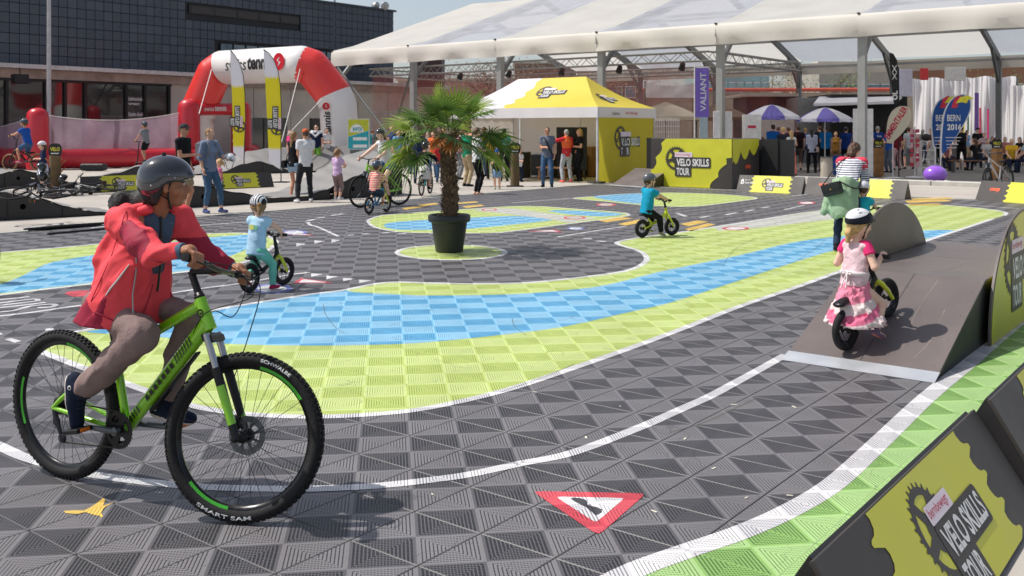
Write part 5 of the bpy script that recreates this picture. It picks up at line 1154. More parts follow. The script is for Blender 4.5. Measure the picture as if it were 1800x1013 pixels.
# ------------------------------------------------------------------ big yellow box ramp
VB = V((6.14, 27.3, 0)); BH = 1.4
def VP(a, w_, z=0): return VB-E2*a+E1*w_+UP*z
vb = thing('box_ramp', 'big yellow and black box with VELO SKILLS TOUR print and coop on its side', 'box ramp', VP(1.3, .9, -.02))
MB().box(VP(1.3, .93, BH/2), (2.58, 1.83, BH), PAX, 0, .006).build('box_body', VD, vb)
board_faces(vb, VP(2.59, .011, 0), E2, UP, 2.58, BH, .0001, 2.05, .16, 5)
o = vb.children[-1]
def wave(L_, amp, n, ph=0): return [(amp*(.5-.5*math.cos(2*PI*n*k/60+ph)), L_*k/60) for k in range(61)]
m = MB(); Nn = -E1
Pl = [(.03+.42*max(0, (y-.55)/.85)*.9+.11*abs(math.sin(y*7.5)), y) for y in np.linspace(.0, 1.39, 50)]; Pl = [(x if y > .5 else .004, y) for x, y in Pl]
Pr = [(2.5-.55*max(0, (.8-y)/.8)-.10*abs(math.sin(y*8.5+.4)), y) for y in np.linspace(.0, 1.39, 60)]; Pr = [(x if y < .86 else 2.576, y) for x, y in Pr]
bpy.data.objects.remove(o)
m.poly([(x, y) for x, y in Pl[::-1]]+Pr, VP(2.59, .007, 0), E2, UP, 0, N=Nn); m.build('printed_face', VY, vb)
m = MB(); P_ = [(.003, 1.39), (.003, .7)]+[(x, .95-.3*abs(math.sin(x*5.2+.3))*(1-.15*x)+.14*x) for x in np.linspace(.05, 1.78, 50)]+[(1.8, 1.39)]
m.poly(P_, VP(-.004, .012, 0), E1, UP, 0, N=E2); m.build('printed_face', VY, vb)
m = MB(); coop(m, VP(-.012, .85, .5), E1, UP, .15, 0); m.build('print', PO, vb)
velo_logo(vb, VP(1.75, .0, .82), E2, UP, .72, VD, WHT, PK, lift=.004)
MB().box(VP(-.0+.5, 2.0, BH/2-.02), (3.0, .06, BH-.03), PAX).build('rear_panel', BLKM, vb)
MB().box(VP(-.28, 1.95, BH/2-.01), (.5, .05, BH-.02), PAX).build('rear_panel', BLKM, vb)
MB().box(VP(3.0, 1.2, BH/2), (.82, .05, BH), PAX).build('rear_panel', BLKM, vb)
kr = thing('kicker_ramp', 'small brown kicker ramp between the tent and the big yellow box', 'ramp', G(1110, 328))
a, b, c_, d = G(1073, 327), G(1131, 331), G(1152, 304)+V((0, 0, .38)), G(1112, 301)+V((0, 0, .38)); a, b = V((a.x, a.y, .02)), V((b.x, b.y, .02)); f_ = b+E1*1.5-E2*.03; g_ = a+E1*1.5-E2*.03
slab([a, b, V((f_.x, f_.y, .48)), V((g_.x, g_.y, .48))], .02, PLY, 'ramp_plate', kr); slab([a-E1*.08, b-E1*.08, b+E1*.05+UP*.02, a+E1*.05+UP*.02], .004, MATS['aluminium_strip'], 'metal_edge', kr)
for q in (b-E2*.01, a+E2*.03): m = MB(); m.poly([(0, 0), (1.5, 0), (1.5, .45)], V((q.x, q.y, 0)), E1, UP, 0, (), .018, N=E2); m.build('side_wall', PLYD, kr)
# ------------------------------------------------------------------ pump track modules
PG = mat('pump_surface', (132, 130, 128), .6, 0, .1, 1.5, .2, 50, dirt=.2); PS = mat('pump_side', (44, 42, 43), .55, 0, .12, 3)
def pump(label, a, b, width, prof, holes=(), back=None, seams=(.33, .66)):
    """profile = [(fraction, height)]; back = same for the rear edge"""
    a, b = V(a), V(b); X = (b-a).normalized(); Yv = V((-X.y, X.x, 0)); L_ = (b-a).length; t_ = thing('pump_track_module', label, 'pump track', (a+b)/2, 0, 'wavy pump track modules on the left')
    def H(pf, u): 
        xs = [p[0] for p in pf]; i = max(0, min(len(xs)-2, sum(1 for x in xs if x <= u)-1)); f = (u-xs[i])/(xs[i+1]-xs[i]); f = f*f*(3-2*f); return pf[i][1]*(1-f)+pf[i+1][1]*f
    back = back or prof; N_ = 60; mb = MB(); vs = []
    for k in range(N_+1):
        u = k/N_; z0, z1 = H(prof, u), H(back, u)
        for j in range(7): f = j/6; vs.append(a+X*(L_*u)+Yv*(width*f)+UP*(z0+(z1-z0)*f**1.8))
    mb.add(vs, [(k*7+j, (k+1)*7+j, (k+1)*7+j+1, k*7+j+1) for k in range(N_) for j in range(6)], 0, True); mb.build('riding_surface', PG, t_)
    for (y0, pf, nn) in ((.03, prof, -1), (width-.03, back, 1)):
        m = MB(); P_ = [(0, 0), (L_, 0)]+[(L_*u, max(.003, H(pf, u)-.025)) for u in np.linspace(1, 0, 50)]
        hs = [disc_px(L_*u, z, .055, .055, 10) for u, z in holes] if nn < 0 else []
        m.poly(P_, a+Yv*y0, X, UP, 0, hs, 0, N=Yv*nn); m.build('side_wall', PS, t_)
    m = MB(); 
    for u in (0, 1):
        h0, h1 = H(prof, u), H(back, u)
        if h0 > .06: m.poly([(0, 0), (width, 0), (width, h1-.01), (0, h0-.01)], a+X*(L_*u+(-.0 if u else .0)), Yv, UP, 0, N=X*(1 if u else -1))
    if m.v: m.build('end_wall', PS, t_)
    for u in seams:
        h = H(prof, u); 
        if h > .08: q = a+X*(L_*u)+Yv*.02; MB().box(q+UP*h*.45, (.012, .012, h*.85), (X, Yv, UP)).build('seam', BLKM, t_)
    return t_
pump('long wavy black and grey pump track module nearest the left picture edge', G(-90, 391), G(205, 376), 1.5, [(0, .35), (.15, .5), (.33, .51), (.5, .38), (.7, .19), (.88, .06), (1, .03)], [(.42, .22), (.2, .24)])
pump('pump track hump under the boy on the brown-tyred bike', G(-60, 333), G(137, 324), 1.4, [(0, .3), (.25, .38), (.45, .5), (.62, .40), (.8, .16), (1, .02)], [(.45, .25), (.58, .24)])
pump('pump track module rising into a steep grey bank behind the spectators', G(296, 366), G(707, 342), 1.5, [(0, .40), (.06, .47), (.14, .42), (.26, .26), (.36, .14), (.46, .09), (.55, .12), (.63, .22), (.70, .38), (.77, .52), (.84, .66), (.90, .88), (1, 1.03)], [(.04, .2), (.13, .2), (.66, .15), (.76, .2), (.93, .2)], [(0, .38), (.06, .45), (.14, .40), (.26, .24), (.36, .12), (.46, .08), (.55, .12), (.63, .26), (.70, .46), (.77, .66), (.84, .86), (.90, 1.02), (1, 1.12)])
pump('small far pump track hump behind the yellow barrier boards', G(330, 308), G(702, 299), 2.0, [(0, .02), (.15, .1), (.24, .36), (.31, .46), (.38, .3), (.46, .08), (.6, .05), (1, .06)], (), [(0, .1), (.2, .45), (.34, .8), (.45, .93), (1, 1.0)])
pump('grey pump track hump under the boy on the scooter', G(150, 316), G(330, 313), 1.3, [(0, .02), (.3, .2), (.52, .42), (.7, .36), (1, .02)])
# flat rack on the track edge
rk = thing('rack', 'flat black slatted rack lying on the edge of the track', 'rack', G(120, 406)); 
for k in range(11):
    a = G(60+k*13.5, 399-k*.7); b = G(110+k*13.5-k*2.4, 404.5-k*.2); a, b = G(52+k*12, 407-k*.9), G(96+k*11.5, 402.5-k*.75); d = (b-a).normalized(); MB().box((a+b)/2+UP*.045, ((b-a).length*1.4, .05, .03), (d, UP.cross(d), UP), 0, .004).build('slat', BLKM, rk)
for (x0, y0, x1, y1) in ((50, 406, 178, 396), (84, 413, 205, 402)): a, b = G(x0, y0), G(x1, y1); d = (b-a).normalized(); MB().box((a+b)/2+UP*.015, ((b-a).length, .05, .03), (d, UP.cross(d), UP)).build('rail', BLKM, rk)
# ------------------------------------------------------------------ inflatables
INR = mat('inflatable_red', (196, 32, 48), .38, 0, .06, 1.2, .12, 4, coat=.3); INR2 = mat('inflatable_arch_red', (226, 58, 54), .4, 0, .05, 1, .12, 3, coat=.25); INW = mat('inflatable_white', (228, 224, 222), .42, 0, .04, 1, .12, 3, coat=.25)
PNET = sheer('court_net', (216, 186, 204), .55)
ct = thing('inflatable_court', 'red inflatable tennis court with pale nets and an entrance frame', 'inflatable', G(230, 295))
cA, cB, cC = G(66, 298), G(330, 292), G(-60, 287); Rr = .41
for a, b in ((cA, cB), (cA, cC), (G(440, 289), G(452, 262)), (cB, G(360, 290)), (G(-60, 287), G(-20, 270)), (G(20, 268), G(450, 263))):
    n = 14; MB().tube([a.lerp(b, k/n)+UP*Rr for k in range(n+1)], [Rr*(.8 if k in (0, n) else 1+.02*math.sin(k*2)) for k in range(n+1)], 20).build('base_tube', INR, ct)
def column(p, r, h, name='column'): MB().lathe(p, UP, [(r*.95, 0), (r*1.02, .3), (r, h*.5), (r*.97, h-r*.9), (r*.88, h-r*.45), (r*.6, h-r*.14), (r*.25, h-.02), (0, h)], 22).build(name, INR, ct)
column(cA, .44, 2.55); column(G(250, 272), .5, 2.7); column(G(332, 291), .5, 3.05); column(G(424, 288), .47, 3.0); column(G(-55, 286), .44, 2.4)
a, b = G(332, 291)+UP*2.55, G(424, 288)+UP*2.62; MB().tube([a.lerp(b, k/8) for k in range(9)], .28, 18).build('crossbar', INR, ct)
m = MB(); X_ = (b-a).normalized(); n_ = V((X_.y, -X_.x, 0)); add_text(m, 'swiss', a+X_*.62+n_*.30-UP*.08, X_, UP, .5, .2, 0, 0.); add_text(m, 'tennis', a+X_*1.16+n_*.30-UP*.08, X_, UP, .62, .25, 0, .02); m.build('print', WHT, ct)
pc = G(424, 288); m = MB()
for s_, z, h in (('wichtig', .95, .26), ('ADECCO', 1.45, .2), ('rugby', 1.95, .3)): 
    add_text(m, s_ if s_ != 'ADECCO' else 'ADE', pc+V((-.3, -.485, z)), V((1, 0, 0)), UP, .62, h, 0, .03)
m.build('print', WHT, ct)
def netsheet(a, b, za, zb, sag, m, low=.5):
    mb = MB(); vs = []; N_ = 24
    for k in range(N_+1):
        u = k/N_; p = V(a).lerp(V(b), u); t_ = za+(zb-za)*u-sag*4*u*(1-u)
        for j in range(5): f = j/4; vs.append(V((p.x, p.y+.1*math.sin(k*.9+j)*math.sin(PI*f), t_+(low-t_)*f)))
    mb.add(vs, [(k*5+j, k*5+j+1, (k+1)*5+j+1, (k+1)*5+j) for k in range(N_) for j in range(4)], 0, True); mb.build('net', m, ct)
    r = MB(); r.tube([V((vs[k*5].x, vs[k*5].y, vs[k*5].z)) for k in range(N_+1)], .02, 5, cap=False); r.build('rope', mat('rope_white', (220, 215, 210), .7), ct)
netsheet(cA, G(332, 291), 2.3, 2.5, .35, PNET); netsheet(cC, cA, 1.5, 2.2, .1, PNET); netsheet(G(-20, 268), G(250, 270), 2.6, 2.5, .3, PNET); netsheet(G(250, 270), G(450, 263), 2.6, 2.4, .5, PNET); netsheet(G(440, 288), G(450, 263), 2.4, 2.4, .2, PNET)
MB().box(G(165, 300)+UP*.14, (.9, .5, .28), None, 0, .05).build('blower', BLKM, org=G(165, 300), label='black blower box in front of the red inflatable base tube', cat='blower')
ar = thing('inflatable_arch', 'huge red and white inflatable arch with swisstennis lettering', 'arch', PY(470, 290, 44))
YL, YR = 46., 42.5
pts = [PY(338, 292, YL), PY(346, 206, YL), PY(352, 186, YL), PY(376, 130, YL), PY(392, 119, YL), PY(530, 113, YR), PY(548, 119, YR), PY(586, 166, YR), PY(594, 184, YR), PY(602, 298, YR)]
def seg(ps, r, m, nm='tube_section', capm=True):
    out = []; 
    for p, q in zip(ps[:-1], ps[1:]): out += [V(p).lerp(V(q), k/5) for k in range(5)]
    out.append(V(ps[-1])); MB().tube(out, r, 28, up=V((0, 1, 0))).build(nm, m, ar)
seg(pts[0:3], .80, INW); seg(pts[2:5], .80, INR2); seg(pts[4:6], .80, INW); seg(pts[5:8], .80, INR2); seg(pts[7:10], .81, INW)
for p in pts[2:8]: MB().sphere(p, .802, 22, 0).build('joint', INR2 if p not in (pts[4], pts[5]) else INW, ar)
a, b = pts[4], pts[5]; X_ = (b-a).normalized(); N_ = V((X_.y, -X_.x, 0)).normalized(); Yv = X_.cross(N_)*-1
if Yv.z < 0: Yv = -Yv
m = MB(); L_ = (b-a).length
def curved(mbx, s_, x0, w_, h_, z0, R, mi, bold, slant=0.):
    vs, fs, ax0, ax1, ay0, ay1 = text_tris(s_, bold); P2 = [(x0+(x-ax0)/(ax1-ax0)*w_+slant*(y-ay0)/(ay1-ay0)*h_, z0+(y-ay0)/(ay1-ay0)*h_) for x, y in vs]; T_ = [tuple(P2[k] for k in f) for f in fs]
    for _ in range(3):
        n_ = []
        for t in T_:
            if len(t) != 3: n_.append(t); continue
            a_, b_, c_ = t; m1, m2, m3 = [((p[0]+q[0])/2, (p[1]+q[1])/2) for p, q in ((a_, b_), (b_, c_), (c_, a_))]; n_ += [(a_, m1, m3), (m1, b_, m2), (m3, m2, c_), (m1, m2, m3)]
        T_ = n_
    q = []
    for t in T_:
        for u, z in t: th = z/R; q.append(a+X_*u+(N_*math.cos(th)+Yv*math.sin(th))*(R+.014))
    mbx.add(q, [(3*k, 3*k+1, 3*k+2) for k in range(len(T_))], mi)
curved(m, 'swiss', 1.3, 1.5, .50, -.22, .8, 0, 0., .12); curved(m, 'tennis', 2.9, 1.75, .62, -.22, .8, 0, .035); 
c_ = a+X_*2.78+N_*.80; 
m.build('print', mat('print_black', (38, 36, 38), .5), ar)
def round_logo(parent, c, X, Y, r):
    N = X.cross(Y).normalized(); m = MB(); m.poly(disc_px(0, 0, r, r, 24), c, X, Y, 0, N=N); m.poly([(-.15*r, -.55*r), (.35*r, -.1*r), (-.1*r, .1*r), (.25*r, .55*r), (-.3*r, .15*r), (.1*r, -.1*r)], c+N*.012, X, Y, 1, N=N); m.build('emblem', [mat('print_deep_red', (196, 22, 44), .45), WHT], parent)
th = .1; round_logo(ar, a+X_*5.15+(N_*.995+Yv*.1)*.84, X_, Yv, .38)
a2_, b2_ = pts[9], pts[8]; Xv = (b2_-a2_).normalized(); round_logo(ar, PY(573, 187, 41.6), V((1, 0, 0)), UP, .16)
m = MB(); add_text(m, 'tennis', PY(583, 240, 41.68), Xv, V((-1, 0, .12)).normalized(), 1.05, .30, 0, .03); add_text(m, 'swiss', PY(584, 268, 41.68), Xv, V((-1, 0, .12)).normalized(), .62, .22, 0, 0.); m.build('print', MATS['print_black'], ar)
for (x0, y0, x1, y1) in ((530, 112, 492, 262), (572, 168, 505, 238), (372, 122, 350, 200)):
    MB().tube([PY(x0, y0, 42.0), PY(x1, y1, 38)], .018, 5).build('guy_rope', MATS['rope_white'], ar)
# ------------------------------------------------------------------ flags
FWH = membrane('flag_white', (236, 234, 240), .3); FYE = membrane('flag_yellow', (232, 218, 40), .35)
def feather(label, Y, out, y1, y2, base, group=None):
    """printed feather flag traced at distance Y; out = outline in photo pixels, y1/y2 = colour changes"""
    p0 = PY(base[0], base[1], Y); t_ = thing('feather_flag', label, 'flag', V((p0.x, p0.y, 0)), 0, group)
    P_ = [(PY(x, y, Y).x, PY(x, y, Y).z) for x, y in out]; z1, z2 = PY(0, y1, Y).z, PY(0, y2, Y).z; xs = [p[0] for p in P_]
    def clip(P, z, keep_above):
        o = []
        for i in range(len(P)):
            a, b = P[i-1], P[i]; ia, ib = (a[1] >= z) == keep_above, (b[1] >= z) == keep_above
            if ia != ib: f = (z-a[1])/(b[1]-a[1]); o.append((a[0]+(b[0]-a[0])*f, z))
            if ib: o.append(b)
        return o
    Yv_ = V((p0.x*0, 0, 0))
    def rag(P, z, s):
        o = []; 
        for i in range(len(P)):
            o.append(P[i]); q = P[(i+1) % len(P)]
            if abs(P[i][1]-z) < 1e-6 and abs(q[1]-z) < 1e-6:
                for k in range(1, 14): o.append((P[i][0]+(q[0]-P[i][0])*k/14, z+s*(.05 if k % 2 else -.06)))
        return o
    for nm, P, m in (('sail_top', rag(clip(P_, z1, True), z1, 1), FWH), ('sail_middle', rag(rag(clip(clip(P_, z1, False), z2, True), z1, 1), z2, 1), FYE), ('sail_bottom', rag(clip(P_, z2, False), z2, 1), FWH)):
        mb = MB(); mb.poly(P, V((0, Y, 0)), V((1, 0, 0)), UP, 0, N=V((0, -1, 0)))
        for v in mb.v: v.y += .05*math.sin(v.z*2.3+v.x*5)*0
        mb.build(nm, m, t_)
    return t_, p0
for k, (lab, Y, out, y1, y2, base, lc) in enumerate((('yellow and white feather flag beside the red entrance frame, the smaller of the two', 33.5, [(405, 88), (412, 97), (421, 112), (427, 132), (430, 165), (431, 210), (430, 283), (418, 275), (410, 268), (408, 170), (405, 120)], 152, 258, (429, 313), (421, 222)),
      ('tall yellow and white feather flag in the middle of the big arch, the nearer one', 31.0, [(463, 87), (472, 93), (481, 106), (488, 124), (492, 150), (494, 190), (496, 300), (484, 293), (473, 285), (469, 200), (466, 140)], 136, 262, (494, 320), (488, 226)))):
    t_, p0 = feather(lab, Y, out, y1, y2, base, 'feather flags by the pump track')
    edge = [PY(x, y, Y) for x, y in out if x > out[0][0]+2 and (x, y) in out[1:7]]; MB().tube([V((p0.x, p0.y, -.02)), PY(base[0], (out[6][1]), Y)]+[PY(x, y, Y)+V((0, .02, 0)) for x, y in out[6:0:-1]][1:]+[PY(*out[0], Y)], .018, 6).build('pole', BLKM, t_)
    MB().lathe(V((p0.x, p0.y, -.02)), UP, [(.35, 0), (.35, .02), (.05, .04)], 4, sm=False).build('foot_plate', BLKM, t_)
    q = PY(*lc, Y); velo_logo(t_, V((q.x, q.y-.01, q.z-.0)), -UP, V((1, 0, 0)), .46, VD, WHT, PK, mirror=True, lift=.012)
def tearflag(label, Y, px, m, bx, by, prints, extra=None, border=None):
    P_ = [(p.x, p.z) for p in [PY(p.x, p.y, Y) for p in smooth_poly(px, 5, True)]]; t_ = thing('teardrop_flag', label, 'flag', V((PY(bx, by, Y).x, Y, 0)))
    cx = sum(p[0] for p in P_)/len(P_); cz = sum(p[1] for p in P_)/len(P_)
    if border:
        mb = MB(); mb.poly(P_, V((0, Y+.012, 0)), V((1, 0, 0)), UP, 0, N=V((0, -1, 0))); mb.build('border', border, t_); P_ = [(cx+(x-cx)*.88, cz+(z-cz)*.95) for x, z in P_]
    mb = MB(); mb.poly(P_, V((0, Y, 0)), V((1, 0, 0)), UP, 0, N=V((0, -1, 0))); mb.build('sail', m, t_)
    b = PY(bx, by, Y); MB().tube([V((b.x, Y+.03, -.02)), V((b.x, Y+.03, b.z+.5))], .02, 6).build('pole', WPLAS, t_); MB().lathe(V((b.x, Y+.03, -.02)), UP, [(.4, 0), (.4, .03), (.06, .05)], 4, sm=False).build('foot_plate', WPLAS, t_)
    if prints: m_ = MB(); prints(m_, Y); m_.build('print', [WHT, MATS['print_red'], mat('print_flag_yellow', (225, 215, 50), .5)], t_)
    return t_
FBL = membrane('flag_blue', (38, 92, 168), .3)
def bern(dx, x2=0):
    def f(m, Y):
        X = V((1, 0, 0)); add_text(m, 'BERN', PY(1665+dx, 213, Y-.01), X, UP, .42, .2, 0); add_text(m, '2016', PY(1665+dx, 222+10-3, Y-.01), X, UP, .46, .2, 0, .03)
        for k in range(4): m.box(PY(1676+dx-k, 242+k*6, Y-.01), (.5-.06*k, .002, .02), None, 0)
        m.poly([(0, 0), (.1, .3), (.3, .42), (.32, .34), (.2, .25), (.22, .05), (.14, 0)], PY(1672+dx, 190, Y-.012), X, UP, 1, N=V((0, -1, 0)))
        m.poly([(0, 0), (.14, .2), (.4, .26), (.6, .14), (.42, .14), (.35, .0), (.2, .04)], PY(1680+dx, 182, Y-.013), X, UP, 2, N=V((0, -1, 0)))
    return f
tearflag('blue BERN 2016 teardrop flag, the left one half hidden behind its twin', 32.2, [(1641, 260), (1636, 220), (1640, 192), (1652, 175), (1668, 169), (1680, 172), (1686, 185), (1680, 210), (1660, 240), (1648, 252)], FBL, 1645, 268, bern(-20), None, WPLAS)
tearflag('blue BERN 2016 teardrop flag with white border, the right one in front', 31.4, [(1653, 272), (1654, 230), (1660, 195), (1674, 173), (1692, 165), (1706, 171), (1709, 187), (1702, 207), (1684, 237), (1666, 262)], FBL, 1654, 282, bern(0), None, WPLAS)
def emm(m, Y): add_text(m, 'EMMENTALER', PY(1563, 246, Y-.01), V((.52, 0, .85)).normalized(), V((-.85, 0, .52)).normalized(), 1.25, .22, 1, .03)
tearflag('cream EMMENTALER teardrop flag behind the woman in blue', 33.5, [(1558, 246), (1560, 215), (1568, 196), (1582, 187), (1597, 189), (1602, 200), (1600, 214), (1588, 232), (1574, 246), (1566, 252)], membrane('flag_cream', (222, 214, 190), .3), 1570, 262, emm)
bf = thing('banner_flag', 'tall black feather flag with white XX sign under the pavilion roof', 'flag', V((PY(1575, 300, 34).x, 34, 0)))
P_ = [(PY(x, y, 34).x, PY(x, y, 34).z) for x, y in ((1563, 93), (1570, 94), (1577, 106), (1579, 130), (1580, 187), (1573, 190), (1569, 170), (1566, 130))]; m = MB(); m.poly(P_, V((0, 34, 0)), V((1, 0, 0)), UP, 0, N=V((0, -1, 0))); m.build('sail', mat('flag_black', (32, 32, 34), .8), bf)
m = MB()
for k in range(2):
    z0 = PY(0, 140-k*13, 34).z; x0 = PY(1567.5, 0, 34).x
    for s_ in (0, 1): m.poly([(0, 0), (.03, 0), (.18, .24), (.15, .24)] if s_ else [(.15, 0), (.18, 0), (.03, .24), (0, .24)], V((x0, 33.985-.002*s_, z0)), V((1, 0, 0)), UP, 0, N=V((0, -1, 0)))
add_text(m, 'OL', PY(1578, 176, 33.98), UP, V((-1, 0, 0)), .32, .19, 0, .05); m.build('print', WHT, bf); q = PY(1580, 180, 34.03); MB().tube([V((q.x, q.y, 0)), q, PY(1579.5, 120, 34.03), PY(1565, 93, 34.03)], .02, 6).build('pole', BLKM, bf)
vf = thing('banner_flag', 'purple VALIANT banner on a pole left of the steel post', 'flag', V((PY(1221, 300, 33).x, 33, 0)))
X_ = V((1, 0, 0)); c_ = PY(1234, 162, 33); mb = MB(); vs = []
for k in range(13):
    for j in range(5): u = j/4; vs.append(V((c_.x-.23+.46*u, 33+.03*math.sin(k*.7+u*3), c_.z+.81-1.66*k/12)))
mb.add(vs, [(k*5+j, (k+1)*5+j, (k+1)*5+j+1, k*5+j+1) for k in range(12) for j in range(4)], 0, True); mb.build('cloth', membrane('flag_purple', (128, 104, 196), .3), vf)
m = MB(); add_text(m, 'VALIANT', V((c_.x+.13, 32.94, c_.z-.65)), UP, -X_, 1.3, .2, 0); m.build('print', WHT, vf); MB().tube([V((c_.x-.25, 33, -.02)), V((c_.x-.25, 33, c_.z+.9))], .02, 6).build('pole', WPLAS, vf); MB().tube([V((c_.x-.27, 33, c_.z+.83)), V((c_.x+.25, 33, c_.z+.83))], .014, 6).build('crossbar', WPLAS, vf)
# info sign
si = thing('info_sign', 'green and turquoise INFOS board beside the arch leg', 'sign', PY(630, 275, 36)); o_ = PY(611, 263, 36); w_ = 38/1720*36; h_ = 54/1720*36; X_ = V((1, 0, 0)); MB().box(o_+X_*w_/2+UP*h_/2+V((0, .04, 0)), (w_, .05, h_), None).build('board', WPLAS, si)
MB().box(V((o_.x+w_/2, 36.05, o_.z/2)), (w_*.8, .04, max(.05, o_.z)), None).build('stand', GRY, si)
m = MB(); m.poly([(.02, h_*.42), (w_-.02, h_*.62), (w_-.02, h_-.02), (.02, h_-.02)], o_+V((0, .012, 0)), X_, UP, 0, N=V((0, -1, 0))); m.poly([(.02, .02), (w_-.02, .02), (w_-.02, h_*.61), (.02, h_*.41)], o_+V((0, .010, 0)), X_, UP, 1, N=V((0, -1, 0)))
m.poly([(w_*.42+.26*math.cos(a), h_*.56+.3*math.sin(a)) for a in np.linspace(0, PI, 14)], o_+V((0, .006, 0)), X_, UP, 2, N=V((0, -1, 0)))
for z in (.06, .3): m.poly([(w_*.25, h_*z), (w_*.9, h_*z), (w_*.9, h_*(z+.1)), (w_*.25, h_*(z+.1))], o_+V((0, .004, 0)), X_, UP, 2, N=V((0, -1, 0)))
add_text(m, 'INFOS', o_+V((w_*.24, 0, h_*.6)), X_, UP, .34, .14, 1, .03); m.build('print', [mat('print_lime', (184, 190, 48), .5), mat('print_teal', (28, 158, 172), .5), WHT], si)
# ------------------------------------------------------------------ potted palm
pc = V((-.86, 13.42, 0)); palm = thing('potted_palm', 'fan palm with shaggy trunk in a black pot on the green circle', 'palm', pc)
pot = MB(); pot.lathe(pc, UP, [(0, .005), (.185, .005), (.19, .02), (.245, .40), (.25, .41), (.262, .412), (.285, .42), (.29, .435), (.29, .50), (.28, .51), (.262, .50), (.258, .44), (0, .44)], 36)
pot.build('pot', mat('pot_black_plastic', (44, 46, 46), .45, 0, .15, 5, .05, 40, dirt=.12), palm); MB().lathe(pc, UP, [(0, .452), (.25, .445)], 18).build('soil', mat('soil', (60, 46, 36), .95), palm)
rnd = random.Random(5); tk = MB(); n_ = 26; pts = [pc+V((.02*math.sin(k*.25), 0, .44+k*.047)) for k in range(n_)]
tk.tube(pts, [.110+.018*math.sin(k*2.3)+(.02*max(0, (k-18)/7)) for k in range(n_)], 14)
BARK = mat('palm_fibre', (98, 78, 60), .95, 0, .45, 14, 1., 60); BARK2 = mat('palm_fibre_pale', (142, 118, 92), .9, 0, .35, 14)
for k in range(620):
    a = rnd.random()*2*PI; z = .48+1.14*rnd.random(); p = pc+V((.106*math.cos(a), .106*math.sin(a), z)); d = V((math.cos(a), math.sin(a), rnd.uniform(.1, 1.6))).normalized(); t_ = V((-math.sin(a), math.cos(a), 0)); L_ = rnd.uniform(.04, .10); w_ = rnd.uniform(.006, .016)
    tk.add([p-t_*w_, p+t_*w_, p+d*L_*.6+t_*w_*.6+UP*.01, p+d*L_*.6-t_*w_*.6+UP*.01, p+d*L_*.9+UP*-.03*rnd.random()+t_*rnd.uniform(-.02, .02)], [(0, 1, 2, 3), (3, 2, 4)], rnd.choice((0, 0, 1)))
tk.build('trunk', [BARK, BARK2], palm)
def leafmat(name, c):
    m = membrane(name, c, .42); m.node_tree.nodes['Principled BSDF'].inputs['Roughness'].default_value = .35; return m
LG = [leafmat('palm_leaf_green', (96, 126, 56)), leafmat('palm_leaf_dark', (66, 98, 50)), leafmat('palm_leaf_light', (150, 172, 72)), leafmat('palm_leaf_dry', (186, 120, 62))]
ct_ = pc+UP*1.62
def frond(az, el, pl, fr, m, droop, nlf=34):
    d = V((math.cos(az)*math.cos(el), math.sin(az)*math.cos(el), math.sin(el))); mb = MB(); base = ct_+V((math.cos(az)*.07, math.sin(az)*.07, rnd.uniform(-.1, .05)))
    pp = [base+d*(pl*k/6)-UP*(droop*.25*(k/6)**2*pl) for k in range(7)]; mb.tube(pp, [.012, .010, .009, .008, .007, .006, .005], 6, 0, flat=.5)
    tip = pp[-1]; fw = (pp[-1]-pp[-2]).normalized(); sd_ = fw.cross(UP); sd_ = sd_.normalized() if sd_.length > .1 else V((1, 0, 0)); nn = sd_.cross(fw).normalized()
    roll = rnd.uniform(-.5, .5); sd_, nn = sd_*math.cos(roll)+nn*math.sin(roll), nn*math.cos(roll)-sd_*math.sin(roll)
    for k in range(nlf):
        b = (k/(nlf-1)-.5)*2*2.25; L_ = fr*(1-.22*abs(b)/2.3)*rnd.uniform(.88, 1.05); dr = fw*math.cos(b)+sd_*math.sin(b)+nn*.12
        w_ = .011*(1+.3*math.cos(b)); lat = (-fw*math.sin(b)+sd_*math.cos(b)); vs = []; sg = 5; dp = droop*rnd.uniform(.5, 1.5)
        for j in range(sg+1):
            f = j/sg; p = tip+dr*(L_*f)-UP*(dp*.42*max(0, f-.35)**2*L_*2.2); ww = w_*(.5+1.1*f if f < .5 else 1.05-(f-.5)*1.9)
            if j < sg: vs += [p-lat*ww+nn*.004, p-nn*.006, p+lat*ww+nn*.004]
            else: vs += [p]
        fs = [(3*j+q, 3*j+q+1, 3*j+q+4, 3*j+q+3) for j in range(sg-1) for q in (0, 1)]+[(3*(sg-1), 3*(sg-1)+1, 3*sg), (3*(sg-1)+1, 3*(sg-1)+2, 3*sg)]
        mb.add(vs, fs, 1, True)
    mb.build('leaf', [LG[3] if m == 3 else leafmat('palm_petiole', (110, 128, 62)), LG[m]], palm)
for k in range(18):
    f = k/18; az = k*2.39996+.4; el = math.radians(86-92*f**.95); frond(az, el, .36+.14*f+rnd.uniform(-.05, .05), .42+.05*rnd.random(), 2 if f < .2 else (1 if rnd.random() < .25 else (2 if rnd.random() < .3 else 0)), .12+.55*f+.3*rnd.random(), 26)
for az, el, dr in ((PI*1.05, .35, .5), (PI*.95, .08, .6), (PI*1.12, -.12, .9), (0.05, .2, .7), (-.2, .0, 1.2), (PI*1.2, -.45, 1.0), (-.35, -.3, 1.1)): frond(az, el, .50, .48, rnd.choice((0, 2)), dr, 26)
for k in range(9): a = k*.7+3.3; frond(a, -.5-.4*rnd.random(), .12, .2, 3, .3, 12)
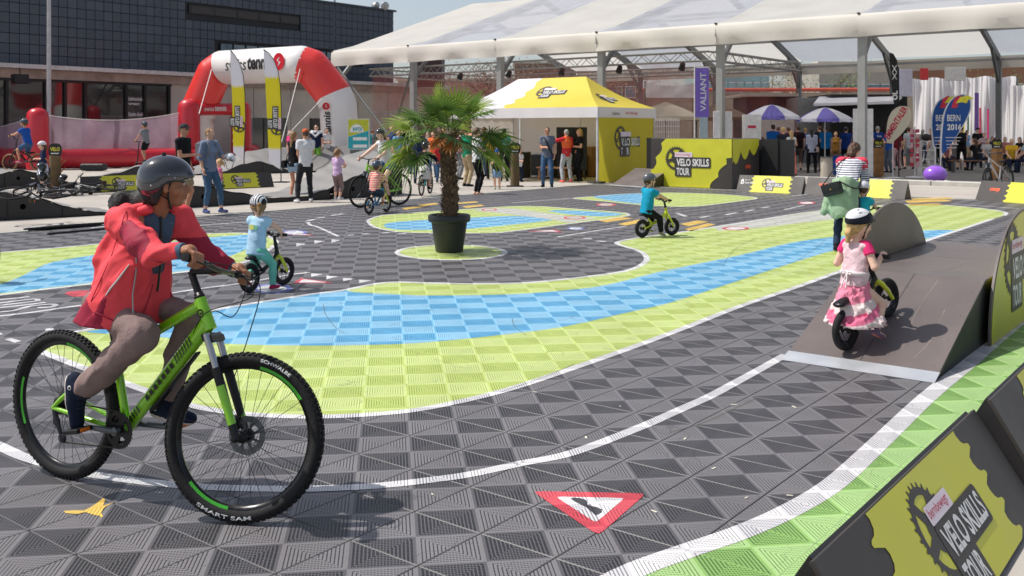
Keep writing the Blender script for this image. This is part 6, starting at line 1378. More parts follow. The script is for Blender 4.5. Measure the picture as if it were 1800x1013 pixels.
# ------------------------------------------------------------------ backdrop behind the pavilion
def simple_box(name, label, cat, x0, x1, y0, y1, Y, dp, m, bev=.02, mats2=None):
    a, b = PY(x0, y0, Y), PY(x1, y1, Y); c = V(((a.x+b.x)/2, Y+dp/2, (a.z+b.z)/2)); return MB().box(c, (b.x-a.x, dp, a.z-b.z), None, 0, bev).build(name, m, org=V((c.x, c.y, b.z)), label=label, cat=cat)
def gnd(Y): return HY+(HC+.02)*FPX/Y
CW = mat('sandy_wall', (176, 160, 140), .9, 0, .15, 1, .4, 14, dirt=.3)
wl = thing('retaining_wall', 'long sandy retaining wall behind the market stalls with red pipe on top', 'wall', V((24, 62, -.02)))
a, b = PY(1130, 163, 62), PY(1700, 170, 62); n = 12
for k in range(n): x0 = a.x+(46-a.x)*k/n; x1 = a.x+(46-a.x)*(k+1)/n; MB().box(V(((x0+x1)/2, 62.3, a.z/2)), (x1-x0-.04, .5, a.z), None, 0, .03).build('wall_section', CW, wl)
MB().tube([V((a.x, 62, a.z+.15)), V((46, 62, a.z+.25))], .12, 8).build('pipe', mat('pipe_red', (190, 84, 66), .6), wl)
def bldg(label, x0, x1, y0, Y, dp, m, wins=None, roof=None, ax=None, wm=None):
    a, b = PY(x0, y0, Y), PY(x1, y0, Y); t_ = thing('building', label, 'building', V(((a.x+b.x)/2, Y, -.02))); MB().box(V(((a.x+b.x)/2, Y+dp/2, a.z/2)), (b.x-a.x, dp, a.z), None).build('wall', m, t_)
    MB().box(V(((a.x+b.x)/2, Y+dp/2, a.z+.1)), (b.x-a.x+.4, dp+.4, .2), None).build('roof', roof or CONC, t_)
    if wins:
        nx, nz, z0, dz, ww, wh = wins
        for i in range(nx):
            for j in range(nz): c = V((a.x+(b.x-a.x)*(i+.5)/nx, Y-.02, z0+dz*j)); w_ = MB().box(c, (ww, .06, wh), None).build('window', WPLAS, t_); MB().box(c-V((0, .03, 0)), (ww*.9, .03, wh*.86), None).build('pane', wm or GLSB, w_)
    return t_
TEAL = mat('teal_glass', (128, 172, 176), .15, 0, .12, .4, spec=.7)
bldg('pale teal glass building seen under the roof behind the retaining wall', 1236, 1352, 122, 92, 10, TEAL, (8, 3, 2.2, 1.6, .9, 1.3), None, None, TEAL)
bldg('grey concrete building behind the green trees at the right', 1440, 1600, 112, 96, 12, mat('bldg_concrete', (156, 150, 140), .85, 0, .1, .5), (6, 2, 3.2, 2.4, 1.6, .9))
bldg('far brown brick building behind the red net', 905, 1120, 112, 100, 12, mat('bldg_brown', (128, 106, 94), .85, 0, .1, .6), (9, 2, 3.0, 2.4, 1.1, 1.2))
bldg('low pale building behind the palm and the diagonal braces', 700, 900, 142, 88, 10, mat('bldg_pale', (170, 160, 150), .85), (7, 1, 3.0, 2, 1.4, 1.1))
bldg('long rust-brown building far away at the right edge', 1560, 1860, 118, 110, 12, mat('bldg_rust', (140, 100, 78), .85, 0, .15, .5), (12, 2, 3.5, 2.6, 1.2, 1.3))
DKB = mat('container_maroon', (62, 42, 44), .6, 0, .1)
simple_box('container', 'dark maroon container raised on the wing behind the palm leaves', 'container', 722, 776, 98, 150, 60, 3, DKB)
# trees
FOL = [mat('foliage_light', (104, 116, 58), .7, 0, .25, 2), mat('foliage_mid', (82, 94, 50), .7, 0, .25, 2)]; BRK = mat('tree_bark', (84, 70, 58), .9, 0, .2, 6, .6, 20); FOLB = [mat('twigs_brown', (116, 92, 72), .8, 0, .25, 2), mat('twigs_rosy', (134, 108, 88), .8, 0, .25, 2)]
def tree(label, x, ytop, Y, wd, fol, nleaf=1500, group='trees beyond the square', seed=1):
    r = random.Random(seed); b = V(((x-900)*Y/FPX, Y, 0)); H_ = HC-(ytop-HY)*Y/FPX; t_ = thing('tree', label, 'tree', b, 0, group); mb = MB()
    mb.tube([b, b+UP*H_*.35+V((.1, 0, 0)), b+UP*H_*.6], [.022*H_, .016*H_, .008*H_], 8); tips = []
    for k in range(13):
        a = k*2.4+r.random(); z0 = H_*r.uniform(.22, .55); p0 = b+UP*z0; L_ = wd*r.uniform(.35, .55); p2 = p0+V((math.cos(a)*L_, math.sin(a)*L_, H_*r.uniform(.16, .42))); p1 = p0.lerp(p2, .5)+UP*H_*-.02; mb.tube([p0, p1, p2], [.008*H_, .005*H_, .002*H_], 5)
        for j in range(4): a3 = a+r.uniform(-1, 1); q = p1.lerp(p2, r.random())+V((math.cos(a3)*wd*.16, math.sin(a3)*wd*.16, H_*.09)); mb.tube([p1.lerp(p2, .5), q], [.004*H_, .001*H_], 4); tips.append(q)
        tips.append(p2)
    mb.build('trunk', BRK, t_); lf = MB(); cen = [(t, r.uniform(.5, 1.1)*wd*.2) for t in tips]
    for k in range(nleaf):
        c, R_ = cen[r.randrange(len(cen))]; d = V((r.gauss(0, 1), r.gauss(0, 1), r.gauss(0, .8)))*R_*.55; p = c+d; u = V((r.uniform(-1, 1), r.uniform(-1, 1), r.uniform(-1, 1))).normalized(); w_ = u.orthogonal().normalized(); s_ = r.uniform(.06, .15)*H_*.12
        lf.add([p, p+u*s_+w_*s_*.45, p+u*s_*2, p+u*s_-w_*s_*.45], [(0, 1, 2, 3)], r.randrange(2))
    lf.build('crown', fol, t_)
tree('light green tree left of the pavilion post behind the blue tent roof', 1440, 112, 70, 5.5, FOL, 1700, seed=2); tree('light green tree right of the rear post behind the black feather flag', 1535, 114, 72, 5, FOL, 1500, seed=3)
tree('small pale tree under the roof beside the teal building', 1352, 128, 74, 3.4, FOL, 900, seed=4); tree('green bush-like tree at the right picture edge behind the cloth wall', 1800, 118, 60, 5, FOL, 1200, seed=5)
for k, (x, yt, w_, lb) in enumerate(((806, 112, 7, 'bare rosy-brown tree behind the palm crown'), (868, 96, 6, 'tall bare brown tree left of the second steel post'), (940, 104, 7, 'bare brown tree behind the white peak of the tent'), (1010, 110, 7, 'bare brown tree behind the yellow tent ridge'), (660, 150, 5, 'small bare shrub beside the info board'), (1110, 112, 6, 'bare brown tree right of the tent peak'))): tree(lb, x, yt, 80 if x != 660 else 70, w_, FOLB, 1300, seed=10+k)
# white cloth walls at the right
CWH = membrane('cloth_wall_white', (236, 233, 234), .3)
CW0 = PF+E1*23.0
def cwx(x, zpx=None):
    q = (x-900)/FPX; s_ = (q*CW0.y-CW0.x)/(E2.x-q*E2.y); p = CW0+E2*s_; return V((p.x, p.y, HC-((zpx or HY)-HY)*p.y/FPX))
def clothwall(label, x0, x1, y0, off, seed):
    a, b = cwx(x0, y0)-E1*off, cwx(x1, y0)-E1*off; t_ = thing('cloth_wall', label, 'cloth wall', V(((a.x+b.x)/2, (a.y+b.y)/2, -.02)), 0, 'white cloth walls on the right'); r = random.Random(seed); mb = MB(); vs = []; N_ = 80; ph = [r.random()*6 for _ in range(5)]
    for k in range(N_+1):
        u = k/N_; p = a.lerp(b, u)
        for j in range(9): f = j/8; o = .03*math.sin(u*60+ph[0])+.02*math.sin(u*97+ph[1]+f*2)+.06*math.sin(u*23+ph[2]+f*3); vs.append(V((p.x, p.y, p.z*(1-f)-.05*math.sin(u*12)*(1-f)))+E1*(o*(1.2-.5*f)+.12*math.sin(u*9+f*4)))
    mb.add(vs, [(k*9+j, k*9+j+1, (k+1)*9+j+1, (k+1)*9+j) for k in range(N_) for j in range(8)], 0, True); mb.build('cloth', CWH, t_)
    for u in (0, .5, 1): p = a.lerp(b, u)+E1*.25; MB().tube([V((p.x, p.y, 0)), V((p.x, p.y, p.z))], .05, 6).build('pole', GALD, t_)
clothwall('white cloth wall on the left, with purple board and black flag before it', 1604, 1702, 138, 0, 1); clothwall('white cloth wall in the middle behind the seated crowd', 1700, 1788, 136, .3, 2); clothwall('white cloth wall at the right picture edge, lower than its neighbours', 1780, 1880, 150, .8, 3)
for k, (x, y0, y1, c, lb) in enumerate(((1723, 164, 230, (92, 70, 130), 'purple ribbon hanging on the white cloth wall'), (1729, 190, 235, (196, 60, 90), 'short crimson ribbon beside the purple one'), (1741, 192, 250, (206, 60, 120), 'slanted magenta ribbon on the cloth wall'), (1708, 190, 232, (60, 110, 90), 'dark green ribbon right of the blue flags'), (1700, 200, 235, (210, 196, 60), 'yellow ribbon beside the blue flag tip'))):
    a, b = cwx(x, y0)-E1*.75, cwx(x+(3 if k == 2 else 0), y1)-E1*.75; MB().box((a+b)/2, (.2 if k == 0 else .09, .01, a.z-b.z), PAX).build('ribbon', cloth('ribbon%d' % k, c), org=b, label=lb, cat='ribbon')
simple_box('projection_screen', 'blank white panel above the cloth wall under the roof', 'panel', 1662, 1698, 118, 142, 44, .1, WPLAS); simple_box('poster', 'red poster leaning above the left cloth wall', 'poster', 1618, 1632, 120, 141, 44, .05, mat('poster_red', (214, 60, 66), .6)); simple_box('board', 'white board with blue and purple blots behind the black feather flag', 'board', 1580, 1604, 122, 170, 45, .05, mat('board_pale', (206, 206, 226), .6))
# stalls
simple_box('stage_box', 'dark open stage box with white front edge under the roof behind the first parasol', 'stage', 1312, 1400, 170, gnd(50), 50, 3, mat('stage_dark', (40, 34, 38), .7)); simple_box('roof_slab', 'thin pale roof slab over the dark stage box', 'roof', 1304, 1404, 165, 170, 49.4, 3.8, CONC)
simple_box('container', 'grey container with stair rails left of the food stall', 'container', 1402, 1474, 172, gnd(48), 48, 4, mat('container_grey', (140, 142, 144), .5, .2))
simple_box('stall_wall', 'pale stall counter wall between the two parasols', 'stall', 1340, 1396, 198, gnd(46), 46, .3, mat('stall_pale', (196, 190, 184), .6))
st_ = thing('food_stall', 'food stall with white slanted awning and dark interior behind the crowd', 'stall', V((PY(1515, 200, 46).x, 46, -.02)))
a, b = PY(1462, 176, 46), PY(1598, gnd(46), 46); MB().box(V(((a.x+b.x)/2, 48, 1.7)), (b.x-a.x, 3.6, 3.2), None).build('dark_interior', mat('stall_dark', (36, 34, 36), .8), st_)
q0, q1 = PY(1430, 182, 44), PY(1572, 178, 44); r0, r1 = PY(1440, 170, 47), PY(1590, 166, 47); MB().add([q0, q1, r1, r0, q0-UP*.12, q1-UP*.12, r1-UP*.12, r0-UP*.12], [(0, 1, 2, 3), (7, 6, 5, 4), (0, 4, 5, 1), (1, 5, 6, 2), (2, 6, 7, 3), (3, 7, 4, 0)]).build('awning', TW, st_)
MB().box(V(((a.x+b.x)/2, 46.0, .5)), (b.x-a.x, .5, 1.0), None).build('counter', mat('stall_counter', (120, 116, 112), .6), st_)
for k, (x0, x1, y0, Y, lb) in enumerate(((1500, 1535, 192, 33.0, 'white roll-up banner beside the steel post near the food stall'), (1254, 1266, 196, 34, 'narrow white board left of the steel post by the yellow box'), (1268, 1287, 197, 35, 'white board right of the steel post by the yellow box'), (1310, 1338, 202, 36, 'white machine cabinet with red logo beside a potted shrub'), (1230, 1244, 205, 36, 'pale blue roll-up banner under the purple banner'))):
    a, b = PY(x0, y0, Y), PY(x1, y0, Y); dp = .04 if k != 3 else .5; t_ = thing('roll_up_banner' if k != 3 else 'cabinet', lb, 'banner' if k != 3 else 'cabinet', V(((a.x+b.x)/2, Y, -.02))); MB().box(V(((a.x+b.x)/2, Y+dp/2, a.z/2+.03)), (b.x-a.x, dp, a.z-.04), None, 0, .006).build('panel', mat('banner_bluish', (176, 196, 204), .6) if k == 4 else WPLAS, t_)
    MB().box(V(((a.x+b.x)/2, Y+dp/2, .03)), (b.x-a.x+.06, dp+.25, .08), None, 0, .01).build('base', GRY, t_)
    if k == 3: m = MB(); m.box(V(((a.x+b.x)/2+.1, Y-.01, 1.0)), (.2, .02, .3), None); m.build('display', mat('screen_black', (20, 20, 22), .25), t_); m = MB(); m.box(V(((a.x+b.x)/2-.05, Y-.01, 1.75)), (.3, .01, .1), None); m.build('print', MATS['print_red'], t_)
bn = thing('cloth_banner', 'white cloth banner sagging between posts left of the purple flag', 'banner', V((PY(1178, 160, 41).x, 41, 0))); mb = MB(); vs = []
for k in range(21):
    u = k/20; p = PY(1135+87*u, 146, 41)
    for j in range(6): f = j/5; vs.append(p-UP*(.62*f+.12*math.sin(PI*u)*(1-f))+V((0, .08*math.sin(u*12+f*5), 0)))
mb.add(vs, [(k*6+j, k*6+j+1, (k+1)*6+j+1, (k+1)*6+j) for k in range(20) for j in range(5)], 0, True); mb.build('cloth', CWH, bn)
for x in (1134, 1224): q = PY(x, 143, 41.1); MB().tube([V((q.x, q.y, -.02)), q], .035, 6).build('pole', GALD, bn)
fe = thing('fence', 'white wire fence behind the corner of the tent', 'fence', V((PY(1172, 0, 36).x, 36, -.02)))
for k in range(15): q = PY(1150+k*3.1, 208, 36); MB().tube([V((q.x, 36, 0)), V((q.x, 36, q.z))], .012, 5).build('bar', WPLAS, fe)
for y in (212, 222, 232, 245, 260, 275): a, b = PY(1149, y, 36), PY(1195, y, 36); MB().tube([a, b], .01, 5).build('rail', WPLAS, fe)
for k, (x, Y, lb) in enumerate(((1170, 39, 'cream market parasol behind the tent corner'), (1262, 41, 'brown market parasol behind the steel post'))):
    c = V((PY(x, 0, Y).x, Y, 0)); t_ = thing('parasol', lb, 'parasol', c); MB().tube([c, c+UP*2.6], .03, 6).build('pole', mat('wood_brown', (120, 82, 52), .6), t_); MB().lathe(c, UP, [(0, 2.75), (.7, 2.5), (1.45, 2.15), (1.45, 2.02)], 8, sm=False).build('canopy', membrane('parasol_cream' if k == 0 else 'parasol_brown', (206, 190, 170) if k == 0 else (124, 96, 78), .25), t_)
PUR = membrane('parasol_purple', (122, 112, 200), .3); PWH = membrane('parasol_white', (232, 230, 240), .3)
for k, (x, yt, Y, R_, lb) in enumerate(((1356, 184, 38.5, 1.12, 'purple and white parasol, the left of the two over the crowd'), (1450, 189, 38.5, 1.08, 'purple and white parasol, the right of the two over the crowd'))):
    q = PY(x, yt, Y); c = V((q.x, Y, 0)); t_ = thing('parasol', lb, 'parasol', c, 0, 'purple and white parasols'); MB().tube([c, V((q.x, Y, q.z))], .022, 6).build('pole', WPLAS, t_); zt = q.z
    for s_ in range(8):
        a0, a1 = 2*PI*s_/8+.2, 2*PI*(s_+1)/8+.2; mb = MB(); vs = []
        for j in range(5):
            f = j/4; r_ = R_*f; z = zt-.42*f**1.5*R_
            for i in range(4): a = a0+(a1-a0)*i/3; sc_ = 1-.06*math.sin(PI*i/3)*f; vs.append(c+V((math.cos(a)*r_*sc_, math.sin(a)*r_*sc_, z)))
        for i in range(4): a = a0+(a1-a0)*i/3; vs.append(c+V((math.cos(a)*R_, math.sin(a)*R_, zt-.42*R_-.14+.03*math.sin(PI*i/3))))
        mb.add(vs, [(j*4+i, (j+1)*4+i, (j+1)*4+i+1, j*4+i+1) for j in range(5) for i in range(3)]); mb.build('canopy_panel', PUR if s_ % 2 else PWH, t_)
# litter bags, stumps with VELO signs
def bag(label, x, yb, wd, h, m, Y=None):
    p = G(x, yb); p.z = -.02; t_ = thing('litter_bag', label, 'litter bag', p, 0, 'litter bags by the pavilion'); r = random.Random(int(x)); prof = [(wd*.46, 0), (wd*.5, .1*h), (wd*.49, .4*h), (wd*.5, .7*h), (wd*.46, .93*h), (wd*.49, h), (wd*.44, h*.98), (wd*.4, h*.9), (0, h*.88)]
    mb = MB(); mb.lathe(p, UP, prof, 14); 
    for v in mb.v: v += V((r.uniform(-1, 1), r.uniform(-1, 1), 0))*.018
    mb.build('bag', m, t_); MB().tube([p+V((math.cos(a)*wd*.49, math.sin(a)*wd*.49, h)) for a in np.linspace(0, 2*PI, 16, endpoint=False)], .014, 6, closed=True).build('rim', GRY, t_)
BG = membrane('bag_beige', (206, 196, 180), .2); bag('beige litter bag on a ring stand behind the low barriers', 1453, 312, .42, .72, BG); bag('blue litter bag between the pale ones', 1472, 307, .36, .72, membrane('bag_blue', (40, 92, 180), .2)); bag('pale litter bag behind the head of the stooping woman', 1492, 304, .36, .72, BG); bag('grey-white litter bag beside the log with the VELO sign', 1521, 304, .36, .72, membrane('bag_white', (208, 206, 206), .2))
LOG = mat('log_wood', (150, 108, 66), .85, 0, .3, 5, .5, 30); LOGD = mat('log_bark_brown', (104, 84, 58), .9, 0, .3, 6, .7, 30)
def stump(label, x, yb, h, r, dark=False, Y=None):
    p = G(x, yb); p.z = -.02; t_ = thing('log_post', label, 'log post', p, 0, 'log posts with VELO signs'); mb = MB(); rr = random.Random(int(x)); n = 16; vs = []; m = 9
    for j in range(m):
        for k in range(n): a = 2*PI*k/n; R_ = r*(1+.06*math.sin(3*a+j*.4)+.02*rr.random())*(1.1-.1*j/m); vs.append(p+V((R_*math.cos(a), R_*math.sin(a), .03+h*j/(m-1))))
    mb.add(vs, [(j*n+k, j*n+(k+1) % n, (j+1)*n+(k+1) % n, (j+1)*n+k) for j in range(m-1) for k in range(n)], 0, True); mb.add(vs[-n:], [tuple(range(n))]); mb.build('log', LOGD if dark else LOG, t_)
    MB().box(p+UP*.012, (r*4.2, r*3.6, .03), None, 0, .01).build('base_plate', BLKM, t_); c = p+UP*(h+.17)+V((0, -.0, 0))
    m = MB(); P_ = [(.5*math.copysign(abs(math.cos(a))**.7, math.cos(a))*.34, .5*math.copysign(abs(math.sin(a))**.7, math.sin(a))*.36) for a in np.linspace(0, 2*PI, 20, endpoint=False)]; m.poly(P_, c+V((0, -.012, 0)), V((1, 0, 0)), UP, 0, (), .024, N=V((0, -1, 0))); m.build('sign_plate', BLKM, t_)
    m = MB(); add_text(m, 'VELO', c+V((-.125, -.016, -.02)), V((1, 0, 0)), UP, .25, .1, 0, .03); m.box(c+V((0, -.016, -.08)), (.2, .002, .03), None, 1); m.build('print', [mat('print_sign_yellow', (226, 216, 60), .5), WHT], t_); return t_, p
L1, lp = stump('brown carved log post with helmets and pegs beside the fallen bicycles', 97, 342, .98, .13, True)
for (a, z, L_) in ((2.7, .78, .24), (2.3, .62, .2), (.5, .72, .26), (.2, .55, .22), (-.6, .8, .2), (3.5, .5, .2)):
    d = V((math.cos(a), math.sin(a)*.5-.2, .9)).normalized(); MB().tube([lp+UP*z+V((math.cos(a)*.1, 0, 0)), lp+UP*z+V((math.cos(a)*.1, 0, 0))+d*L_], [.018, .014], 6).build('peg', LOG, L1)
def loose_helmet(label, p, m, r=.14, tilt=0.):
    t_ = thing('helmet', label, 'helmet', p); X_ = rotm((0, 1, 0), tilt); M_ = X_.T
    solid('shell', [('e', tuple(p), (r*.86, r*1.05, r*.82), M_, [(tuple(V(p)-V(X_ @ np.array([0, 0, 1.]))*r*.15), -(X_ @ np.array([0, 0, 1.])))])], m, t_, .014, .01, subs=[('e', tuple(V(p)-V(X_ @ np.array([0, 0, 1.]))*r*.2), (r*.72, r*.9, r*.68), M_)]); MB().tube([V(p)+V((-r*.7, 0, -r*.2)), V(p)+V((-r*.3, -.02, -r*1.5)), V(p)+V((r*.3, .0, -r*1.5)), V(p)+V((r*.7, 0, -r*.2))], .007, 5).build('strap', MATS.get('strap_black') or mat('strap_black', (25, 25, 27), .7), t_)
HMD = mat('helmet_black', (30, 31, 34), .18, 0, .06, coat=.8); loose_helmet('dark teal helmet hanging from the left peg of the log post', lp+V((-.30, -.12, .72)), mat('helmet_teal_dark', (34, 48, 54), .25, coat=.5), .15, .9); loose_helmet('black helmet hanging under the teal one on the log post', lp+V((-.27, -.14, .48)), HMD, .16, 1.4); loose_helmet('black and white helmet hanging from the right peg of the log post', lp+V((.26, -.12, .42)), HMD, .15, -.9)
stump('light log post with VELO sign beside the litter bags', 1544, 311, 1.0, .17); stump('light log post with VELO sign behind the parked mountain bike', 1752, 316, 1.02, .17); stump('dark log post behind the boy with the blue cap', 905, 327, .95, .12, True)
# purple balloon and smaller balloons
def balloon(label, p, r, c, sc=(1, 1, 1.12), string=None):
    t_ = thing('balloon', label, 'balloon', p); m = mat('balloon_'+label.split()[0], c, .22, 0, .03, coat=.6, sss=.2); MB().sphere(p, r, 24, 0, sc).build('skin', m, t_); MB().lathe(V(p)-UP*r*sc[2]*1.0, UP, [(.012, -.03), (.006, -.01), (.01, .01)], 8).build('knot', m, t_)
    if string: MB().tube([V(p)-UP*r*sc[2], V(string)], .004, 4).build('string', WHT, t_)
bp_ = G(1644, 322); balloon('purple oval balloon resting on the pavement before the kerb', V((bp_.x, bp_.y, .27)), .34, (148, 92, 208), (1.06, .9, .82))
balloon('turquoise balloon held above the boy with the blue cap', PY(890, 246, 29), .14, (44, 186, 196), string=PY(884, 285, 28.8)); balloon('orange balloon left of the palm trunk', PY(713, 266, 26), .13, (240, 140, 40), string=PY(716, 300, 26))
# postcard rack, shelf, benches
pr = thing('postcard_rack', 'white spinner rack full of red cards by the teardrop flags', 'rack', V((PY(1608, 300, 33.5).x, 33.5, 0))); c = pr.location.copy(); MB().tube([c, c+UP*1.75], .02, 6).build('pole', WPLAS, pr); MB().lathe(c, UP, [(.3, -.0), (.3, .03), (.03, .06)], 12).build('base', WPLAS, pr)
for j in range(8):
    for k in range(4): a = k*PI/2+.3; q = c+V((math.cos(a)*.13, math.sin(a)*.13, .45+j*.165)); MB().box(q, (.14, .012, .12), (V((-math.sin(a), math.cos(a), 0)), V((math.cos(a), math.sin(a), 0)), UP)).build('card', mat('card_red', (190, 62, 82), .6) if (j+k) % 3 else mat('card_pink', (222, 170, 176), .6), pr)
sf = thing('shelf', 'white open shelf with dark bag on top beside the postcard rack', 'shelf', V((PY(1628, 0, 33.8).x, 33.8, 0))); c = sf.location.copy()
for x in (-.22, .22): MB().box(c+V((x, 0, .63)), (.02, .35, 1.26), None).build('side_panel', WPLAS, sf)
for z in (.03, .33, .63, .93, 1.25): MB().box(c+V((0, 0, z)), (.44, .35, .02), None).build('shelf_board', WPLAS, sf)
MB().sphere(c+V((0, 0, 1.38)), .16, 12, 0, (1.1, .8, .8)).build('bag', BLKM, org=c+V((0, 0, 1.26)), label='small black bag lying on top of the white shelf', cat='bag')
WD = mat('bench_wood', (112, 74, 50), .6, 0, .2, 4)
for k, (x0, x1, y, lb) in enumerate(((1668, 1745, 303, 'long brown bench in front of the seated crowd'), (1765, 1850, 300, 'brown bench at the right picture edge under the woman in yellow'))):
    a, b = G(x0, y), G(x1, y); t_ = thing('bench', lb, 'bench', (a+b)/2); d = (b-a).normalized(); MB().box((a+b)/2+UP*.44, ((b-a).length, .3, .04), (d, UP.cross(d), UP)).build('seat', WD, t_)
    for q in (a.lerp(b, .1), a.lerp(b, .9)): MB().box(q+UP*.21, (.05, .26, .42), (d, UP.cross(d), UP)).build('leg', GRY, t_)
# ------------------------------------------------------------------ the rider in the foreground
R0 = V((-2.165, 4.74, 0)); R1_ = V((-1.159, 4.24, 0)); HA = math.atan2(R1_.y-R0.y, R1_.x-R0.x); WB = (R1_-R0).length
LIME = mat('paint_lime_green', (130, 200, 20), .28, .1, .04, coat=.8); RIMG = mat('rim_green', (66, 178, 44), .4); RIMB = mat('rim_black', (22, 22, 24), .3, .5, .05, coat=.3)
def hero_decal(fr, bb, hb, ht, cl, t):
    m = MB(); d = (hb.lerp(ht, .22)-bb); L_ = d.length; d.normalize(); up_ = V((0, -1, 0)).cross(d)
    if up_.z < 0: up_ = -up_
    o_ = bb+V((0, -t*1.72, 0)); [m.add([o_+d*L_*(.3+.05*k)-up_*.016, o_+d*L_*(.33+.05*k)-up_*.016, o_+d*L_*(.335+.05*k)+up_*.008, o_+d*L_*(.305+.05*k)+up_*.008], [(0, 1, 2, 3)], 0) for k in range(7)]
    for k in range(7): q = o_+d*L_*(.66+.028*k)+up_*(-.02); m.add([q, q+d*.007, q+d*.02+up_*.04, q+d*.013+up_*.04], [(0, 1, 2, 3)], 0)
    for k in range(4): q = o_+V((0, .002, 0))+d*L_*(.10+.03*k)+up_*(-.02); m.add([q, q+d*.008, q+d*.012+up_*.035, q+d*.004+up_*.035], [(0, 1, 2, 3)], 0)
    m.build('print', BLK, fr); m = MB(); hp = hb.lerp(ht, .5)+V((.028, -.006, 0))
    MB().box(bb.lerp(hb, .55)+V((.02, 0, -.028)), (L_*.55, .03, .012), (d, V((0, 1, 0)), up_), 0, .004).build('cable_guard', BLK, fr)
    c = hb.lerp(ht, .55)+V((.004, -.032, 0)); m.poly(disc_px(0, 0, .02, .02, 16), c, V((1, 0, 0)), UP, 0, [disc_px(0, 0, .012, .012, 12)], N=V((0, -1, 0))); m.poly(disc_px(.003, 0, .007, .007, 8), c, V((1, 0, 0)), UP, 0, N=V((0, -1, 0))); m.build('emblem', BLK, fr)
hb_, hi = bicycle('mountain_bike', 'lime green mountain bike ridden by the person in the red jacket', dict(r=.355, tr=.0265, wb=WB, bb=(.42, .30), st=(.335, .68), ht=(.868, .935), hb=(.93, .80), sad=.80, barz=1.06, barx=.955, steer=math.radians(21), bw=.33, tilt=-.13, rise=.010, back=.02, col=LIME,
    tube=.0195, rim=RIMB, spokes=32, detail=3, crank=.17, ca=PI, pa=(.2, 0), green_f=(RIMG, [(222, 262), (35, 80)]), green_r=(RIMG, [(160, 205), (50, 85)]), forkdecal=LIME, decal=hero_decal, ring=.088), cat='mountain bike')
place(hb_, R0, HA)
# lettering round the front tyre
S_ = hi['S']; fh = hi['fh']; tl_ = None
def tyre_text(parent, S_, wb, r, a0, a1, s, y, rr, h):
    vs, fs, x0, x1, y0, y1 = text_tris(s, .02); m = MB(); q = []
    for x, z in vs:
        u = (x-x0)/(x1-x0); v = (z-y0)/(y1-y0); a = math.radians(a0+(a1-a0)*u); R_ = rr+(h*(v-.5)); yy = -math.sqrt(max(1e-5, .0265**2-(R_-.3285)**2))-.0016; q.append(S_(V((wb+math.cos(a)*R_, yy, r+math.sin(a)*R_))))
    m.add(q, fs); m.build('print', WHT, parent)
w2 = [c for c in hb_.children if c.name.startswith('wheel')][1]
tyre_text(w2, S_, WB, .355, 238, 282, 'SMART SAM', 0, .333, -.017)
tyre_text(w2, S_, WB, .355, 80, 54, 'SCHWALBE', 0, .333, .014)
def hl(s, lat, z): return np.array([s, lat, z])
pr_ = thing('person', 'person in a red hooded jacket and dark helmet riding the lime green mountain bike', 'person')
MHERO = Matrix.Translation(R0) @ Matrix.Rotation(HA, 4, 'Z')
hipR, hipL = hl(.31, -.085, .875), hl(.31, .085, .875); knR, anR = hl(.655, -.125, .775), hl(.262, -.115, .475); knL, anL = hl(.705, .11, .825), hl(.56, .105, .415)
shR, shL = hl(.585, -.155, 1.27), hl(.575, .15, 1.26); elR, wrR = hl(.825, -.245, 1.165), np.array(hi['gripR'])+hl(-.066, -.004, .030); elL, wrL = hl(.70, .262, 1.06), np.array(hi['gripL'])+hl(-.066, .004, .030)
neck = hl(.585, .0, 1.29); HCn = hl(.668, .0, 1.438); yw = math.radians(49)
hf = np.array([math.cos(yw), math.sin(yw), -.04]); hf = nv(hf); hr = nv(np.cross(hf, [0, 0, 1])); hu = np.cross(hr, hf); HM = frame_rows(hr, hf, hu)
HS_ = .90
def hp(r_, f_, u_): return HCn+(hr*r_+hf*f_+hu*u_)*HS_
def RS(L_): return [((p[0], p[1], p[2], p[3]*HS_, p[4]*HS_, *p[5:]) if p[0] == 'c' else (p[0], p[1], tuple(x*HS_ for x in p[2]), *p[3:])) for p in L_]
BODY = [('e', hp(0, -.01, .015), (.072, .092, .098), HM), ('c', hp(0, .035, -.045), hp(0, .05, -.082), .050, .03), ('c', hp(0, .052, -.088), hp(0, .066, -.094), .022, .017), ('c', hp(0, .080, .01), hp(0, .107, -.030), .009, .0125), ('c', hp(.0, .096, -.034), hp(0, .086, -.036), .013, .017),
        ('e', hp(0, .088, -.054), (.02, .012, .0075), HM), ('e', hp(0, .086, -.067), (.017, .012, .008), HM), ('e', hp(0, .062, .028), (.058, .03, .016), HM), ('e', hp(.04, .048, -.032), (.028, .03, .03), HM), ('e', hp(-.04, .048, -.032), (.028, .03, .03), HM),
        ('e', hp(.076, -.006, -.012), (.012, .022, .034), HM), ('e', hp(-.076, -.006, -.012), (.012, .022, .034), HM), ('c', neck-hl(.02, 0, .03), hp(0, -.012, -.06), .055, .047),
        ('c', hl(.36, 0, .90), hl(.44, 0, 1.08), .10, .11, ((0, 1, 0), .9)), ('c', hl(.44, 0, 1.08), hl(.53, 0, 1.20), .11, .095), ('c', shR*.9+shL*.1, shL*.9+shR*.1, .042, .042),
        ('c', shR, elR, .034, .030), ('c', elR, wrR, .030, .025), ('c', shL, elL, .034, .030), ('c', elL, wrL, .030, .025),
        ('c', hipR, knR, .062, .045), ('c', knR, anR, .042, .032), ('c', hipL, knL, .062, .045), ('c', knL, anL, .042, .032)]
BODY = RS(BODY[:12])+BODY[12:]
gR, gL = np.array(hi['gripR']), np.array(hi['gripL'])
SKB = mat('skin_hero', (158, 108, 80), .45, 0, .06, 22, .12, 220, .45, sss=.12)
